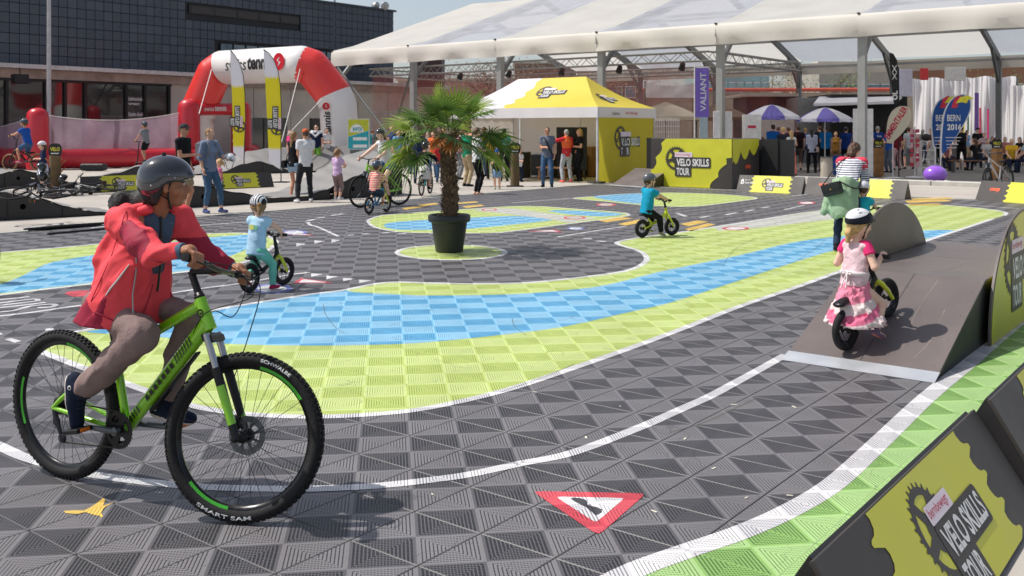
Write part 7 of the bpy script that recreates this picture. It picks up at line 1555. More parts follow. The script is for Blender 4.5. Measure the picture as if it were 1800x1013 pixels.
def grip_hand(w_, gp, bar_d, side):
    """hand closed round a handlebar grip: bar_d points to the outer end"""
    w_ = np.array(w_, float); gp = np.array(gp, float); bd = nv(bar_d); fw = nv(gp-w_); fw = nv(fw-bd*(fw@bd)); up_ = nv(np.cross(bd, fw)); up_ = up_ if up_[2] > 0 else -up_
    kn = gp+up_*.028+fw*.008; P_ = [('c', w_, kn-fw*.035, .026, .030, (up_, 1.25))]
    for i, (o, L_) in enumerate(((-.034, 1.), (-.012, 1.08), (.010, 1.03), (.031, .86))):
        k0 = gp+bd*o*side*-1*-1+up_*.026-fw*.018; k1 = gp+bd*o*side+up_*.027+fw*.014*L_; k2 = gp+bd*o*side+fw*.034*L_-up_*.002; k3 = gp+bd*o*side+fw*.020-up_*.024; k0 = gp+bd*o*side+up_*.024-fw*.022
        P_ += [('c', w_+(k0-w_)*.55, k0, .015, .0135), ('c', k0, k1, .0125, .0108), ('c', k1, k2, .0105, .0098), ('c', k2, k3, .0095, .0085)]
    t0 = w_+(gp-w_)*.45-bd*side*.022; t1 = gp-bd*side*.048-fw*.012+up_*.006; t2 = gp-bd*side*.040+fw*.020-up_*.012
    P_ += [('c', t0, t1, .0155, .0125), ('c', t1, t2, .012, .0095)]; return P_
bdR = nv(gR-np.array(hi['S'](V((.95, 0, 1.07))))); bdL = nv(gL-np.array(hi['S'](V((.95, 0, 1.07)))))
HDS = grip_hand(wrR, gR+bdR*.005, bdR, 1)+grip_hand(wrL, gL, bdL, 1)
solid('body', BODY, SKB, pr_, .0072, .012)
for nm_, pz in (('hand', grip_hand(wrR, gR, bdR, 1)), ('hand', grip_hand(wrL, gL, bdL, 1))): solid(nm_, pz, SKB, pr_, .0038, .004)
# face details
mb = MB()
for sg in (1, -1):
    e = V(hp(.030*sg, .078, .004)); ax = (V(hr), V(hf), V(hu)); mb.sphere(e, .0125, 10, 1, (1, .8, .62), ax); mb.sphere(e+V(hf)*.0068+V(hr)*.001*sg, .0058, 8, 0, (1, .7, 1), ax)
    mb.tube([e+V(hu)*.009-V(hr)*.014*sg, e+V(hu)*.0105+V(hf)*.007, e+V(hu)*.006+V(hr)*.016*sg-V(hf)*.004], .0028, 5, 0)
mb.build('eyes', [mat('eye_dark', (40, 28, 24), .2), mat('eye_white', (205, 198, 190), .3)], pr_)
mb = MB()
for sg in (1, -1): mb.tube([V(hp(.012*sg, .092, .026)), V(hp(.032*sg, .089, .033)), V(hp(.052*sg, .072, .027))], [.003, .0038, .0022], 5)
mb.build('eyebrows', hairm('black'), pr_)
mb = MB(); mb.sphere(V(hp(0, .093, -.0545)), .018, 10, 0, (1, .42, .34), (V(hr), V(hf), V(hu))); mb.sphere(V(hp(0, .091, -.0665)), .016, 10, 0, (1, .45, .42), (V(hr), V(hf), V(hu))); mb.build('mouth', mat('lips_dark', (122, 66, 56), .45), pr_)
HB_ = hairm('black')
solid('hair', RS([('e', hp(0, -.03, .0), (.084, .085, .095), HM), ('c', hp(0, -.05, -.05), hl(.50, -.01, 1.335), .066, .062), ('c', hp(.060, -.05, -.01), hp(.055, -.055, -.085), .022, .02), ('c', hp(-.060, -.05, -.01), hp(-.055, -.055, -.085), .022, .02), ('c', hl(.45, -.06, 1.345), hl(.43, .07, 1.34), .062, .06)]), HB_, pr_, .007, .02, wr=(.006, 70, 3, (-.5, 0, .8), .15), cuts=[(hp(0, -.012, 0), hf*1.0+hu*-.35)])
# helmet: smooth shell raised over the ears
hc = hp(0, -.008, .038)
solid('helmet', RS([('e', hc, (.109, .136, .108), HM), ('e', hp(0, -.045, -.005), (.100, .098, .075), HM), ('c', hp(.05, .108, .042), hp(-.05, .108, .042), .017, .017)]), mat('helmet_gloss', (48, 52, 59), .12, .25, .04, 2, coat=1.), pr_, .0055, .02,
      cuts=[(hp(0, .04, .028), nv(-hu*1.0+hf*.10))] if 0 else (), subs=RS([('e', hp(.0, .03, -.042), (.16, .085, .072), HM), ('e', hp(0, .11, -.03), (.13, .09, .072), HM), ('e', hp(0, -.02, -.12), (.15, .2, .068), HM), ('e', hp(0, 0, -.01), (.088, .104, .098), HM)]))
mb = MB()
for (r_, f_, u_) in ((.104, .030, .036), (.098, -.078, -.006), (.09, .10, .03), (.104, -.0, .052)): MB().sphere(V(hp(r_, f_, u_)), .0048, 8).build('rivet', SIL, pr_)
MB().tube([V(hp(0, -.02, .146)), V(hp(0, -.02, .158))], .010, 8).build('top_knob', BLK, pr_)
def onto(o, px, py, off=.003):
    """point on a finished surface seen from the eye through a photo position, in the person's own coordinates"""
    cl_ = MHERO.inverted() @ V((0, 0, HC)); tg = MHERO.inverted() @ PY(px, py, 1.0); d = (tg-cl_).normalized(); ok, loc, nrm, _ = o.ray_cast(cl_, d)
    return (loc+nrm*off) if ok else (MHERO.inverted() @ PY(px, py, 4.6))
def strapm(): return mat('strap_black', (25, 25, 27), .7)
for sg in (1, -1):
    MB().tube(smooth_poly([hp(.088*sg, .018, .03), hp(.078*sg, .004, -.03), hp(.058*sg, .008, -.075), hp(.02*sg, .022, -.116), hp(0, .03, -.122)], 4), [.007]*17, 6, 0, flat=.5).build('chin_strap', strapm(), pr_); MB().tube(smooth_poly([hp(.09*sg, -.07, .0), hp(.08*sg, -.04, -.04), hp(.062*sg, .004, -.075)], 4), [.006]*9, 6, 0, flat=.5).build('chin_strap', strapm(), pr_)
# jacket, shirt, trousers, shoes
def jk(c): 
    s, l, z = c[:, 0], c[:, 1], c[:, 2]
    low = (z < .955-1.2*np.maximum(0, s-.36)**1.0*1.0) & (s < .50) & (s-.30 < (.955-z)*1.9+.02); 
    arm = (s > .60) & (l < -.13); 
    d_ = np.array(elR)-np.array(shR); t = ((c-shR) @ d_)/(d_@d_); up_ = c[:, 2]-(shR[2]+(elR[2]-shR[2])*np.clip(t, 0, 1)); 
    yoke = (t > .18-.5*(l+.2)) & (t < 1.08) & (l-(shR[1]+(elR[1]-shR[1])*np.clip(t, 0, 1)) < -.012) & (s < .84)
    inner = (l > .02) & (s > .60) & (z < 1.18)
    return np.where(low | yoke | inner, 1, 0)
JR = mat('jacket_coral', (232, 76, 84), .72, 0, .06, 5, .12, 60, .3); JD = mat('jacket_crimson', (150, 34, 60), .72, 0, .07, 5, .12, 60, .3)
JP = [('c', hl(.395, 0, .76), hl(.450, 0, 1.03), .225, .166, ((0, 1, 0), 1.0)), ('c', hl(.450, 0, 1.03), hl(.512, 0, 1.18), .166, .128, ((0, 1, 0), .95)), ('c', shR+hl(-.02, .03, -.01), shL+hl(-.02, -.04, -.02), .072, .070),
      ('c', shR, elR, .070, .056), ('c', elR, wrR+nv(wrR-elR)*.012, .056, .043, None, [(wrR+nv(wrR-elR)*.012, wrR-elR)]), ('c', shL, elL, .072, .058), ('c', elL, wrL, .056, .042, None, [(wrL+nv(wrL-elL)*.005, wrL-elL)]),
      ('c', hl(.455, -.075, 1.29), hl(.445, .075, 1.28), .045, .045), ('c', hl(.46, -.08, 1.29), hl(.60, -.072, 1.335), .036, .022), ('c', hl(.46, .08, 1.29), hl(.60, .072, 1.335), .036, .022), ('c', hl(.42, -.03, 1.21), hl(.42, .03, 1.21), .05, .05)]
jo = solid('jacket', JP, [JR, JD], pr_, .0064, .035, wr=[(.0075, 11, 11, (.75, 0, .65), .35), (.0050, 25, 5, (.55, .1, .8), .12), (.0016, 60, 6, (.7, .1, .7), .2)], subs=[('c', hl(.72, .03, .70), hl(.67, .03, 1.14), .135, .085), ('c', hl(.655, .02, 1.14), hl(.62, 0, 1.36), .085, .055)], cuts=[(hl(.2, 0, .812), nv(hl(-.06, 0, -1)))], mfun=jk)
solid('shirt', [('c', hl(.43, 0, .93), hl(.50, 0, 1.1), .115, .110), ('c', hl(.50, 0, 1.1), hl(.58, 0, 1.225), .118, .085), ('c', hl(.60, -.05, 1.275), hl(.60, .05, 1.275), .045, .045)], cloth('denim_shirt', (72, 88, 108)), pr_, .010, .03, wr=(.005, 40, 8, (0, 0, 1), .4))
hd_ = [hl(.625, -.075, 1.325), hl(.55, -.105, 1.315), hl(.47, -.105, 1.285), hl(.415, -.05, 1.26), hl(.415, .05, 1.26), hl(.47, .105, 1.285), hl(.55, .105, 1.315), hl(.625, .075, 1.325)]
solid('hood', [('c', p, q, r1, r2) for p, q, r1, r2 in zip(hd_[:-1], hd_[1:], (.022, .036, .050, .054, .054, .050, .036), (.036, .050, .054, .054, .050, .036, .022))], JR, pr_, .0064, .02, wr=[(.005, 34, 3, (.2, .9, .2), .2)])
def seam(px, r=.0022, m_=None, nm='seam'): MB().tube(smooth_poly([onto(jo, x, y, .001) for x, y in px], 3), r, 5).build(nm, m_ or JD, pr_)
seam([(214, 395), (222, 372), (238, 356), (256, 350)]); seam([(139, 540), (165, 548), (195, 562), (220, 573), (238, 578)], .003); seam([(206, 420), (196, 450), (178, 490), (160, 530)]); seam([(262, 455), (285, 462), (310, 468)]); seam([(268, 500), (260, 530), (248, 560), (240, 580)], .003)
seam([(248, 372), (258, 374), (266, 378)], .003, WHT, 'sleeve_logo')
for w_, e_ in ((wrR, elR), (wrL, elL)): dd_ = nv(w_-e_); solid('cuff', [('c', w_-dd_*.02, w_+dd_*.022, .034, .036, None, [(w_+dd_*.022, dd_)])], cloth('denim_cuff', (84, 104, 124)), pr_, .006, .01)
for sg in (1, -1): solid('collar', [('c', hl(.60, .035*sg, 1.305), hl(.645, .045*sg, 1.255), .022, .014, ((1, 0, .6), 1.8)), ('c', hl(.56, .06*sg, 1.315), hl(.60, .035*sg, 1.305), .02, .022)], cloth('denim_collar', (92, 108, 128)), pr_, .006, .01)
MB().tube(smooth_poly([hl(.655, -.02, 1.29), hl(.665, -.03, 1.2), hl(.66, -.03, 1.08), hl(.63, -.02, .95)], 4), .008, 6, 0, flat=.4).build('cord', BLK, pr_)
m = MB(); m.tube([onto(jo, x, y, .004) for x, y in ((187, 520), (196, 507), (206, 494), (216, 481), (228, 466))], [.007, .009, .009, .009, .005], 6, 0, flat=.5); m.build('pocket_zip', mat('zip_pale', (206, 204, 200), .4, .2), pr_)
m = MB(); m.tube([V(hl(.585, -.10, 1.18)), V(hl(.60, -.115, 1.05)), V(hl(.595, -.13, .95)), V(hl(.61, -.14, .84))], .0035, 6); m.build('zip', mat('zip_grey', (150, 150, 152), .35, .5), pr_)
TRB = mat('trousers_mauve_brown', (136, 116, 112), .85, 0, .08, 8, .35, 60, .2)
q2 = anR+(knR-anR)*.06; q3 = anL+(knL-anL)*.06
solid('trousers', [('c', hl(.35, 0, .87), hl(.38, 0, .95), .10, .10, ((0, 1, 0), .85)), ('c', hipR+hl(.03, 0, 0), knR, .076, .070), ('c', knR, knR*.55+anR*.45, .068, .064), ('c', knR*.55+anR*.45, anR, .064, .056, None, [(q2, anR-knR)]), ('c', hipL+hl(.03, 0, 0), knL, .076, .070), ('c', knL, knL*.55+anL*.45, .068, .062), ('c', knL*.55+anL*.45, anL, .062, .052, None, [(q3, anL-knL)])], TRB, pr_, .008, .02, wr=[(.0060, 16, 4, (.75, 0, .5), .35), (.0042, 34, 9, (.5, .1, .8), .12)])
SHN = cloth('shoe_navy', (30, 38, 58)); SOW = mat('sole_offwhite', (214, 202, 196), .7)
for (an, td, ud) in ((anR, nv(hl(.08, .0, -1)), nv(hl(1, 0, .08))), (anL, nv(hl(1, 0, -.10)), nv(hl(.10, 0, 1)))):
    hl_ = an-ud*.052-td*.045; a = hl_; b = a+td*.19
    solid('shoe', [('c', a, a+td*.09, .043, .043, (ud, 1.0)), ('c', a+td*.08, b, .044, .036, (ud, 1.25)), ('c', a+td*.03+ud*.01, an+ud*.015-td*.005, .044, .043)], [SHN, SOW], pr_, .007, .015, cuts=[(a-ud*.034, -ud)], mfun=lambda c, a=a, ud=ud: ((c-a) @ ud) < -.012)
    m = MB(); sd_ = nv(np.cross(td, ud)); 
    for k in range(4): c = a+td*(.055+.022*k)+ud*(.047-.006*k); m.tube([V(c-sd_*.024), V(c+ud*.006), V(c+sd_*.024)], .0035, 5)
    m.build('laces', mat('lace_dark', (52, 60, 78), .8), pr_)
    m = MB(); c = V(a+td*.02+ud*.02)+V((0, -.046, 0)); m.lathe(c, V((0, -1, 0)), [(.011, 0), (.011, .002), (.007, .002)], 12); m.build('emblem', WHT, pr_)
pr_.matrix_world = MHERO
pr_.location = R0; pr_.rotation_euler = (0, 0, HA)
# ------------------------------------------------------------------ other riders
def bike_to_person(p): return (-p[1], p[0], p[2])
def rider(label, bk, inf, M, h, c, kid, hip, feet, lean, **kw):
    """sit a person on a bicycle whose placement matrix is M; hip / feet in bicycle coordinates (x forward, y left)"""
    fem = kw.pop('fem', False); res = kw.pop('res', .02); pose = dict(hip=bike_to_person(hip), feet=tuple(bike_to_person(f) if f is not None else None for f in feet), lean=lean, hands=(np.array(bike_to_person(inf['gripR'])), np.array(bike_to_person(inf['gripL']))), ep=((.9, -.2, -.5), (-.9, -.2, -.5)), grip=.9)
    pose.update(kw); r, J = person(label, (0, 0, 0), 0, h, c, pose, kid, fem, res)
    r.matrix_world = M @ Matrix.Rotation(-PI/2, 4, 'Z'); l, q, s_ = r.matrix_world.decompose(); r.location = l; r.rotation_euler = q.to_euler(); return r, J
def two_wheels(x0, y0, x1, y1):
    a, b = G(x0, y0), G(x1, y1); return a, math.atan2(b.y-a.y, b.x-a.x), (b-a).length
BAL = dict(frame='balance', r=.152, tr=.022, bb=(.20, .20), st=(.10, .31), ht=(.42, .45), hb=(.45, .34), sad=.35, barz=.545, barx=.40, bw=.19, rise=.03, back=.02, fork='plain', col=BLK, forkcol=YG, rim=BLK, spokes=10, detail=1, knob=False, pedals=False, gears=False, tube=.015, disc=0, ss=.75)
def balance(label, x0, y0, x1, y1, wb=None, steer=0., **kw):
    a, ang, L_ = two_wheels(x0, y0, x1, y1); cfg = dict(BAL); cfg.update(wb=wb or L_, steer=steer); k = (wb or L_)/.55; cfg.update(kw)
    if 'ht' not in kw: w_ = cfg['wb']; cfg.update(hb=(w_-.10, .34), ht=(w_-.13, .45), barx=w_-.15)
    b, i = bicycle('balance_bike', label, cfg, 'children on small balance bikes' if 0 else None, cat='balance bike'); M = place(b, a, ang); return b, i, M
SWH = mat('skirt_white', (214, 210, 204), .8); DEN = cloth('denim', (66, 92, 128)); DEND = cloth('denim_dark', (44, 54, 78)); BKC = cloth('black', (26, 26, 30)); GRC = cloth('grey', (128, 130, 134)); LGC = cloth('light_grey', (168, 172, 176)); WHC = cloth('white', (220, 220, 222)); NVC = cloth('navy', (32, 42, 74))
SHB = cloth('shoe_black', (28, 28, 30)); SHW = cloth('shoe_white', (205, 205, 205)); SHP = cloth('shoe_pink', (214, 62, 110))
# toddler in pale blue and mint on the balance bike, left of centre
b, i, M = balance('small yellow and black balance bike under the child in mint trousers', 439, 515, 495, 502, .55, math.radians(-8), saddlecol=BLK, levers=True)
striph = stripes('helmet_zebra', (226, 226, 230), (28, 28, 32), .028, .55, 0, .3)
r, J = rider('small child in pale blue top and mint trousers on a yellow balance bike, ponytail', b, i, M, 1.02, dict(top=cloth('pale_blue', (170, 204, 226)), sleeve='cap', hem=.13, bottom=cloth('mint', (112, 190, 170)), legs='long', lloose=.006, shoes=cloth('shoe_crimson', (168, 46, 78)), hair=hairm('dkblond'), hairstyle='pony', helmet=striph, vents=True, skin='fair', loose=.012, wr=.003), .9, (.10, 0, .44), ((.22, -.12, .055), (.10, .13, .10)), .12, fem=True, res=.0105, yaw=.75, nod=.15, fd=((.1, 1, 0), (-.1, 1, -.3)), ep=((1, .1, .1), (-1, .1, .1)))
m = MB(); q = J['Ch']-J['fwd']*.098*J['s']*1.1; 
for (dx, dz, w_, h_, k) in ((-.02, 0, .06, .05, 0), (.035, -.005, .035, .045, 1)): m.box(V(q+J['rt']*dx+J['sd']*dz-J['fwd']*.012), (w_, .004, h_), (V(J['rt']), V(J['fwd']), V(J['sd'])), k)
m.build('shirt_print', [mat('print_soft_yellow', (206, 206, 110), .8), mat('print_soft_green', (110, 180, 140), .8)], r)
# boy in turquoise on the track, centre right
b, i, M = balance('yellow balance bike with black wheels under the boy in the turquoise shirt', 1129, 418, 1181, 414, .60, math.radians(-5), r=.142, tr=.026, col=YG, saddlecol=BLK, levers=True)
r, J = rider('boy in turquoise shirt and grey helmet riding a yellow balance bike', b, i, M, 1.05, dict(top=cloth('turquoise', (22, 148, 182)), sleeve='short', hem=.12, bottom=BKC, legs='long', shoes=cloth('shoe_khaki', (150, 146, 120)), hair=hairm('brown'), helmet=mat('helmet_grey', (92, 94, 98), .25, .1, .05, coat=.6), vents=False, skin='fair', loose=.014), .85, (.08, 0, .42), ((.30, -.10, .075), (.22, .11, .12)), .16, res=.0125, yaw=-.1, fd=((0, 1, -.35), (0, 1, -.3)))
# child in the pink dress on the ramp
def on_ramp(px, py):
    o_ = V((0, 0, HC)); d = PY(px, py, 1.0)-o_; sl = .47/1.37; 
    # plane through RQ(0,.05,.035) with slope along E1
    p0 = RQ(0, .05, .035); n_ = V((-E1.x*sl, -E1.y*sl, 1)).normalized(); t = (p0-o_).dot(n_)/d.dot(n_); return o_+d*t
wa = on_ramp(1493, 613); wb_ = on_ramp(1572, 549); dv = wb_-wa; ang = math.atan2(dv.y, dv.x); pit = math.atan2(dv.z, math.hypot(dv.x, dv.y))
b, i = bicycle('balance_bike', 'yellow balance bike with fat black tyres on the brown ramp under the pink dress', dict(BAL, wb=.56, hb=(.46, .34), ht=(.43, .45), barx=.41, r=.15, tr=.027, saddlecol=BLK, forkcol=YG, levers=True, bw=.20), cat='balance bike'); M = place(b, wa+V((0, 0, .0)), ang, pit)
DR1 = bands('dress_bodice', [(.30, (214, 186, 192)), (.9, (214, 186, 192))]); DRS = bands('dress_skirt_bands', [(.02, (226, 112, 146)), (.145, (226, 206, 204)), (.215, (226, 116, 148)), (.27, (226, 206, 204)), (.335, (228, 134, 158)), (.52, (228, 210, 208)), (.545, (222, 186, 192)), (.9, (222, 186, 192))], 2, .85, .012)
r, J = rider('small child in pink and white frilled dress and white helmet on a balance bike', b, i, M, 1.0, dict(top=mat('dress_bodice_pale', (222, 190, 196), .85, 0, .28, 16, .4, 50), topname='dress_bodice', sleeve='none', hem=.02, bottom=DRS, legs='dress', skirt=.42, flare=.39, skirtend=(0.0, .13, .15), shoes=cloth('shoe_mauve', (128, 104, 130)), sole=mat('sole_salmon', (216, 132, 112), .7), hair=hairm('blond'), hairstyle='low', helmet=bands('helmet_white_dark', [(-.5, (28, 30, 40)), (.895, (220, 220, 224)), (1.3, (220, 220, 224))], 2, .3), vents=True, skin='pale', loose=.01),   .9, (.20, 0, .415), ((.15, -.15, .10), (.34, .13, .05)), .42, fem=True, res=.0095, yaw=-.35, nod=.4, fd=((.1, .75, -.65), (-.1, 1, 0)), ep=((.5, -.3, -1), (-.5, -.3, -1)))
sl_ = []
for a in J['arms']: e = a[0]+(a[1]-a[0])*.38; sl_ += [('c', a[0]-(a[1]-a[0])*.08, e, .038, .042, None, [(e, a[1]-a[0])])]
solid('sleeves', sl_+[('c', J['Sr']*.95+J['Sl']*.05+J['sd']*.02, J['Sl']*.95+J['Sr']*.05+J['sd']*.02, .026, .026)], cloth('hot_pink', (222, 54, 116)), r, .009, .012)
m = MB(); wz = J['P']+J['sd']*.085; s_ = J['s']
m.tube([V(wz+J['rt']*math.cos(a)*.098+J['fwd']*math.sin(a)*.088) for a in np.linspace(0, 2*PI, 20, endpoint=False)], .009, 6, closed=True, flat=2.2); q = V(wz-J['fwd']*.095); X_, Y_, Z_ = V(J['rt']), V(J['fwd']), V(J['sd'])
for sg in (1, -1): m.tube(smooth_poly([q, q+X_*sg*.03+Z_*.015-Y_*.01, q+X_*sg*.04-Z_*.005-Y_*.012, q], 4), .005, 5); m.tube(smooth_poly([q, q+X_*sg*.012-Z_*.05-Y_*.02, q+X_*sg*.02-Z_*.11-Y_*.04], 4), .005, 5)
m.build('dress_sash', cloth('sash_white', (224, 212, 214)), r)
# stooping woman in stripes with the toddler she holds
STR = stripes('navy_white_stripes', (222, 222, 228), (44, 46, 78), .031, .62, 2)
pw_ = G(1487, 441); r, J = person('stooping woman in navy striped top with green cardigan round her waist and black bag', pw_, math.radians(58-90), 1.70, dict(top=bands('stripe_top_base', [(0, (222, 222, 228)), (2, (222, 222, 228))]) if 0 else STR, sleeve='half', hem=.05, bottom=DEND, legs='long', lloose=.004, shoes=SHB, hair=hairm('brown'), hairstyle='bob', loose=.014, skin='fair'),
    dict(hip=(0, -.02, .87), lean=.82, nod=.6, feet=((.09, .05, .075), (-.10, -.12, .075)), hands=(np.array([.12, .62, .78]), np.array([-.05, .55, .85])), yaw=-.15), 0, True, .0125)
P_, W_ = J['P'], J['W']; F_ = J['fwd']*0+np.array([0, 1, 0.])
yk = [('c', J['Sr']+J['sd']*.0, J['Sl']+J['sd']*.0, .076, .076, None, [(J['Sh']-J['sd']*.045, -J['sd'])])]; yk += [('c', a[0], a[0]+(a[1]-a[0])*.3, .070, .066, None, [(a[0]+(a[1]-a[0])*.3, a[1]-a[0])]) for a in J['arms']]
solid('shoulder_yoke', yk, cloth('coral', (226, 70, 92)), r, .013, .02)
solid('cardigan', [('c', P_+np.array([0, -.03, .06]), P_+np.array([0, -.05, -.10]), .155, .18, ((0, 1, 0), 1.1)), ('c', P_+np.array([0, -.05, -.10]), P_+np.array([-.02, -.10, -.30]), .18, .185, ((0, 1, 0), 1.3), [(P_+np.array([0, 0, -.34]), (0, .35, -1))]), ('c', P_+np.array([-.16, -.08, -.1]), P_+np.array([-.26, -.12, -.34]), .09, .05), ('c', P_+np.array([.1, -.1, -.2]), P_+np.array([.12, -.12, -.46]), .09, .05), ('c', W_+np.array([0, .0, -.03]), P_+np.array([0, 0, .05]), .15, .17)], cloth('sage_green', (150, 176, 144)), r, .013, .03, wr=(.010, 26, 4, (0, 0, 1), .3), cuts=[(P_+np.array([0, 0, .10]), (0, .5, 1))])
m = MB(); bc = V(P_+np.array([-.12, -.24, -.01])); ax = (V((.93, -.25, .28)).normalized(), V((.25, .95, 0)).normalized(), V((-.28, .05, .95)).normalized()); m.box(bc, (.27, .08, .17), ax, 0, .02); m.box(bc-ax[1]*.042+ax[2]*.03, (.268, .012, .11), ax, 0, .01)
m.tube(smooth_poly([bc-ax[0]*.13+ax[2]*.08, V(W_+np.array([-.17, -.1, .1])), V(J['Sh']+np.array([-.08, -.07, .04])), V(J['Sh']+np.array([.02, .06, .05])), V(W_+np.array([.14, .12, .0])), V(P_+np.array([.18, -.12, .0])), bc+ax[0]*.13+ax[2]*.08], 5), .009, 6)
m.box(bc-ax[1]*.05+ax[2]*.0, (.02, .006, .02), ax, 1); m.build('handbag', [mat('bag_black_quilted', (24, 24, 26), .35, 0, .1, 40, .8, 45), mat('clasp_gold', (190, 160, 90), .3, .8)], r)
b, i, M = balance('balance bike held by the stooping woman, mostly behind the round panel', 1512, 442, 1556, 424, .56, 0, saddlecol=BLK)
rider('toddler in turquoise, grey and navy shirt with white helmet held by the stooping woman', b, i, M, .98, dict(top=bands('toddler_bands', [(.2, (40, 60, 110)), (.47, (150, 164, 176)), (.56, (38, 176, 196)), (1, (38, 176, 196))]), sleeve='short', hem=.1, bottom=DEND, shoes=SHB, hair=hairm('brown'), helmet=mat('helmet_white', (214, 214, 220), .3, coat=.4), skin='fair'), .95, (.09, 0, .42), ((.14, -.11, .055), (.1, .11, .055)), .12, res=.014, nod=.2)
# woman on the lime bike, boy in red stripes, girl on the teal bike
a, ang, L_ = two_wheels(702, 361, 632, 366); b, i = bicycle('trekking_bike', 'lime and black bicycle of the woman in the white top', dict(col=LIME, wb=1.04, r=.35, tr=.02, detail=1, knob=False, spokes=24, steer=.1, disc=0, ca=1.2), cat='bicycle'); M = place(b, a, ang)
bbx = i['bb']; rider('woman in white vest and black helmet riding a lime green bicycle', b, i, M, 1.66, dict(top=WHC, sleeve='none', bottom=DEN, legs='mini', shoes=SHB, hair=hairm('brown'), hairstyle='long', helmet=HMD, skin='pale', loose=.008), 0, (.27, 0, .92), ((.48, -.10, .50), (.36, .10, .22)), .42, fem=True, res=.017, nod=.2)
a, ang, L_ = two_wheels(649, 377, 682, 372); b, i = bicycle('kids_bike', 'little blue and yellow pedal bike under the boy in red stripes', dict(BAL, frame=None, pedals=True, gears=False, crank=.09, bb=(.26, .17), wb=.66, r=.175, tr=.02, st=(.20, .36), sad=.40, hb=(.53, .40), ht=(.50, .50), barx=.47, barz=.60, col=mat('paint_teal_blue', (20, 120, 170), .3, coat=.5), forkcol=YG, ca=.6), cat='bicycle'); M = place(b, a, ang)
rider('boy in red and white striped shirt and blue helmet on the little bike', b, i, M, 1.08, dict(top=stripes('red_white_stripes', (214, 90, 76), (226, 206, 196), .034, .55, 2), sleeve='short', bottom=DEND, legs='short', shoes=SHW, hair=hairm('brown'), helmet=mat('helmet_slate', (64, 78, 94), .3, coat=.4), skin='fair'), .8, (.19, 0, .47), ((.33, -.10, .13), (.2, .10, .29)), .25, res=.0145)
a, ang, L_ = two_wheels(741, 345, 775, 336); b, i = bicycle('kids_bike', 'teal bicycle half hidden behind the palm trunk', dict(col=mat('paint_teal', (30, 150, 150), .3, coat=.5), wb=.85, r=.27, tr=.02, st=(.24, .52), sad=.60, bb=(.33, .26), hb=(.68, .60), ht=(.65, .72), barx=.6, barz=.84, detail=1, knob=False, spokes=18, disc=0, gears=False, crank=.13), cat='bicycle'); M = place(b, a, ang)
rider('girl in dark top and white skirt with dark helmet on the teal bicycle', b, i, M, 1.32, dict(top=BKC, sleeve='long', bottom=SWH, legs='skirt', skirt=.25, flare=.24, shoes=SHB, hair=hairm('brown'), helmet=HMD, skin='fair'), .5, (.22, 0, .68), ((.35, -.10, .2), (.3, .10, .3)), .3, fem=True, res=.018)
# boy on the brown-tyred bike on the hump, scooter boy
TYB = mat('tyre_brown', (150, 112, 74), .8); z0 = .47; ya = G(52, 300, z0+.02); yb = G(6, 300, z0)
b, i = bicycle('bmx_bike', 'small black bike with brown tyres standing on the pump track hump', dict(wb=.92, r=.255, tr=.026, tyre=TYB, st=(.28, .45), sad=.52, bb=(.36, .27), hb=(.74, .60), ht=(.72, .69), barx=.70, barz=.93, rise=.12, bw=.32, fork='plain', detail=1, knob=False, spokes=18, disc=0, gears=False, crank=.15, ca=PI), cat='bicycle'); ang = math.atan2(yb.y-ya.y, yb.x-ya.x); M = place(b, V((ya.x, ya.y+.5, .46)), ang+.25, -.02)
rider('boy in blue shirt and shorts standing on the pedals of the brown-tyred bike', b, i, M, 1.42, dict(top=cloth('royal_blue', (34, 84, 168)), sleeve='short', bottom=DEN, legs='short', shoes=SHP, hair=hairm('brown'), helmet=mat('helmet_petrol', (40, 62, 72), .3, coat=.5), skin='tan'), .4, (.30, 0, .80), ((.21, -.11, .30), (.51, .11, .30)), .25, res=.018)
gs = G(246, 291, .40); sc_ = thing('kick_scooter', 'black kick scooter on the pump track hump under the boy in grey', 'scooter'); m = MB(); m.box(V((.25, 0, .09)), (.5, .11, .02), None, 0, .004); m.build('deck', BLK, sc_); MB().tube([V((.52, 0, .08)), V((.45, 0, .82))], .018, 8).build('stem', BLK, sc_); MB().tube([V((.45, -.25, .82)), V((.45, .25, .82))], .014, 8).build('handlebar', BLK, sc_)
for x in (.0, .56): m = MB(); m.lathe(V((x, -.014, .055)), V((0, 1, 0)), [(.01, 0), (.055, .002), (.055, .026), (.01, .028)], 16); m.build('wheel', RUB, sc_)
M = place(sc_, V((gs.x+.2, gs.y+.35, .40)), PI-.35)
rider('boy in grey shirt and black shorts with dark helmet riding a kick scooter', sc_, dict(gripR=V((.45, -.2, .83)), gripL=V((.45, .2, .83))), M, 1.42, dict(top=GRC, sleeve='short', bottom=BKC, legs='short', shoes=BKC, hair=hairm('brown'), helmet=mat('helmet_petrol', (40, 62, 72), .3), skin='tan'), .4, (.14, 0, .80), ((.26, -.06, .165), (.10, .09, .165)), .15, res=.018)
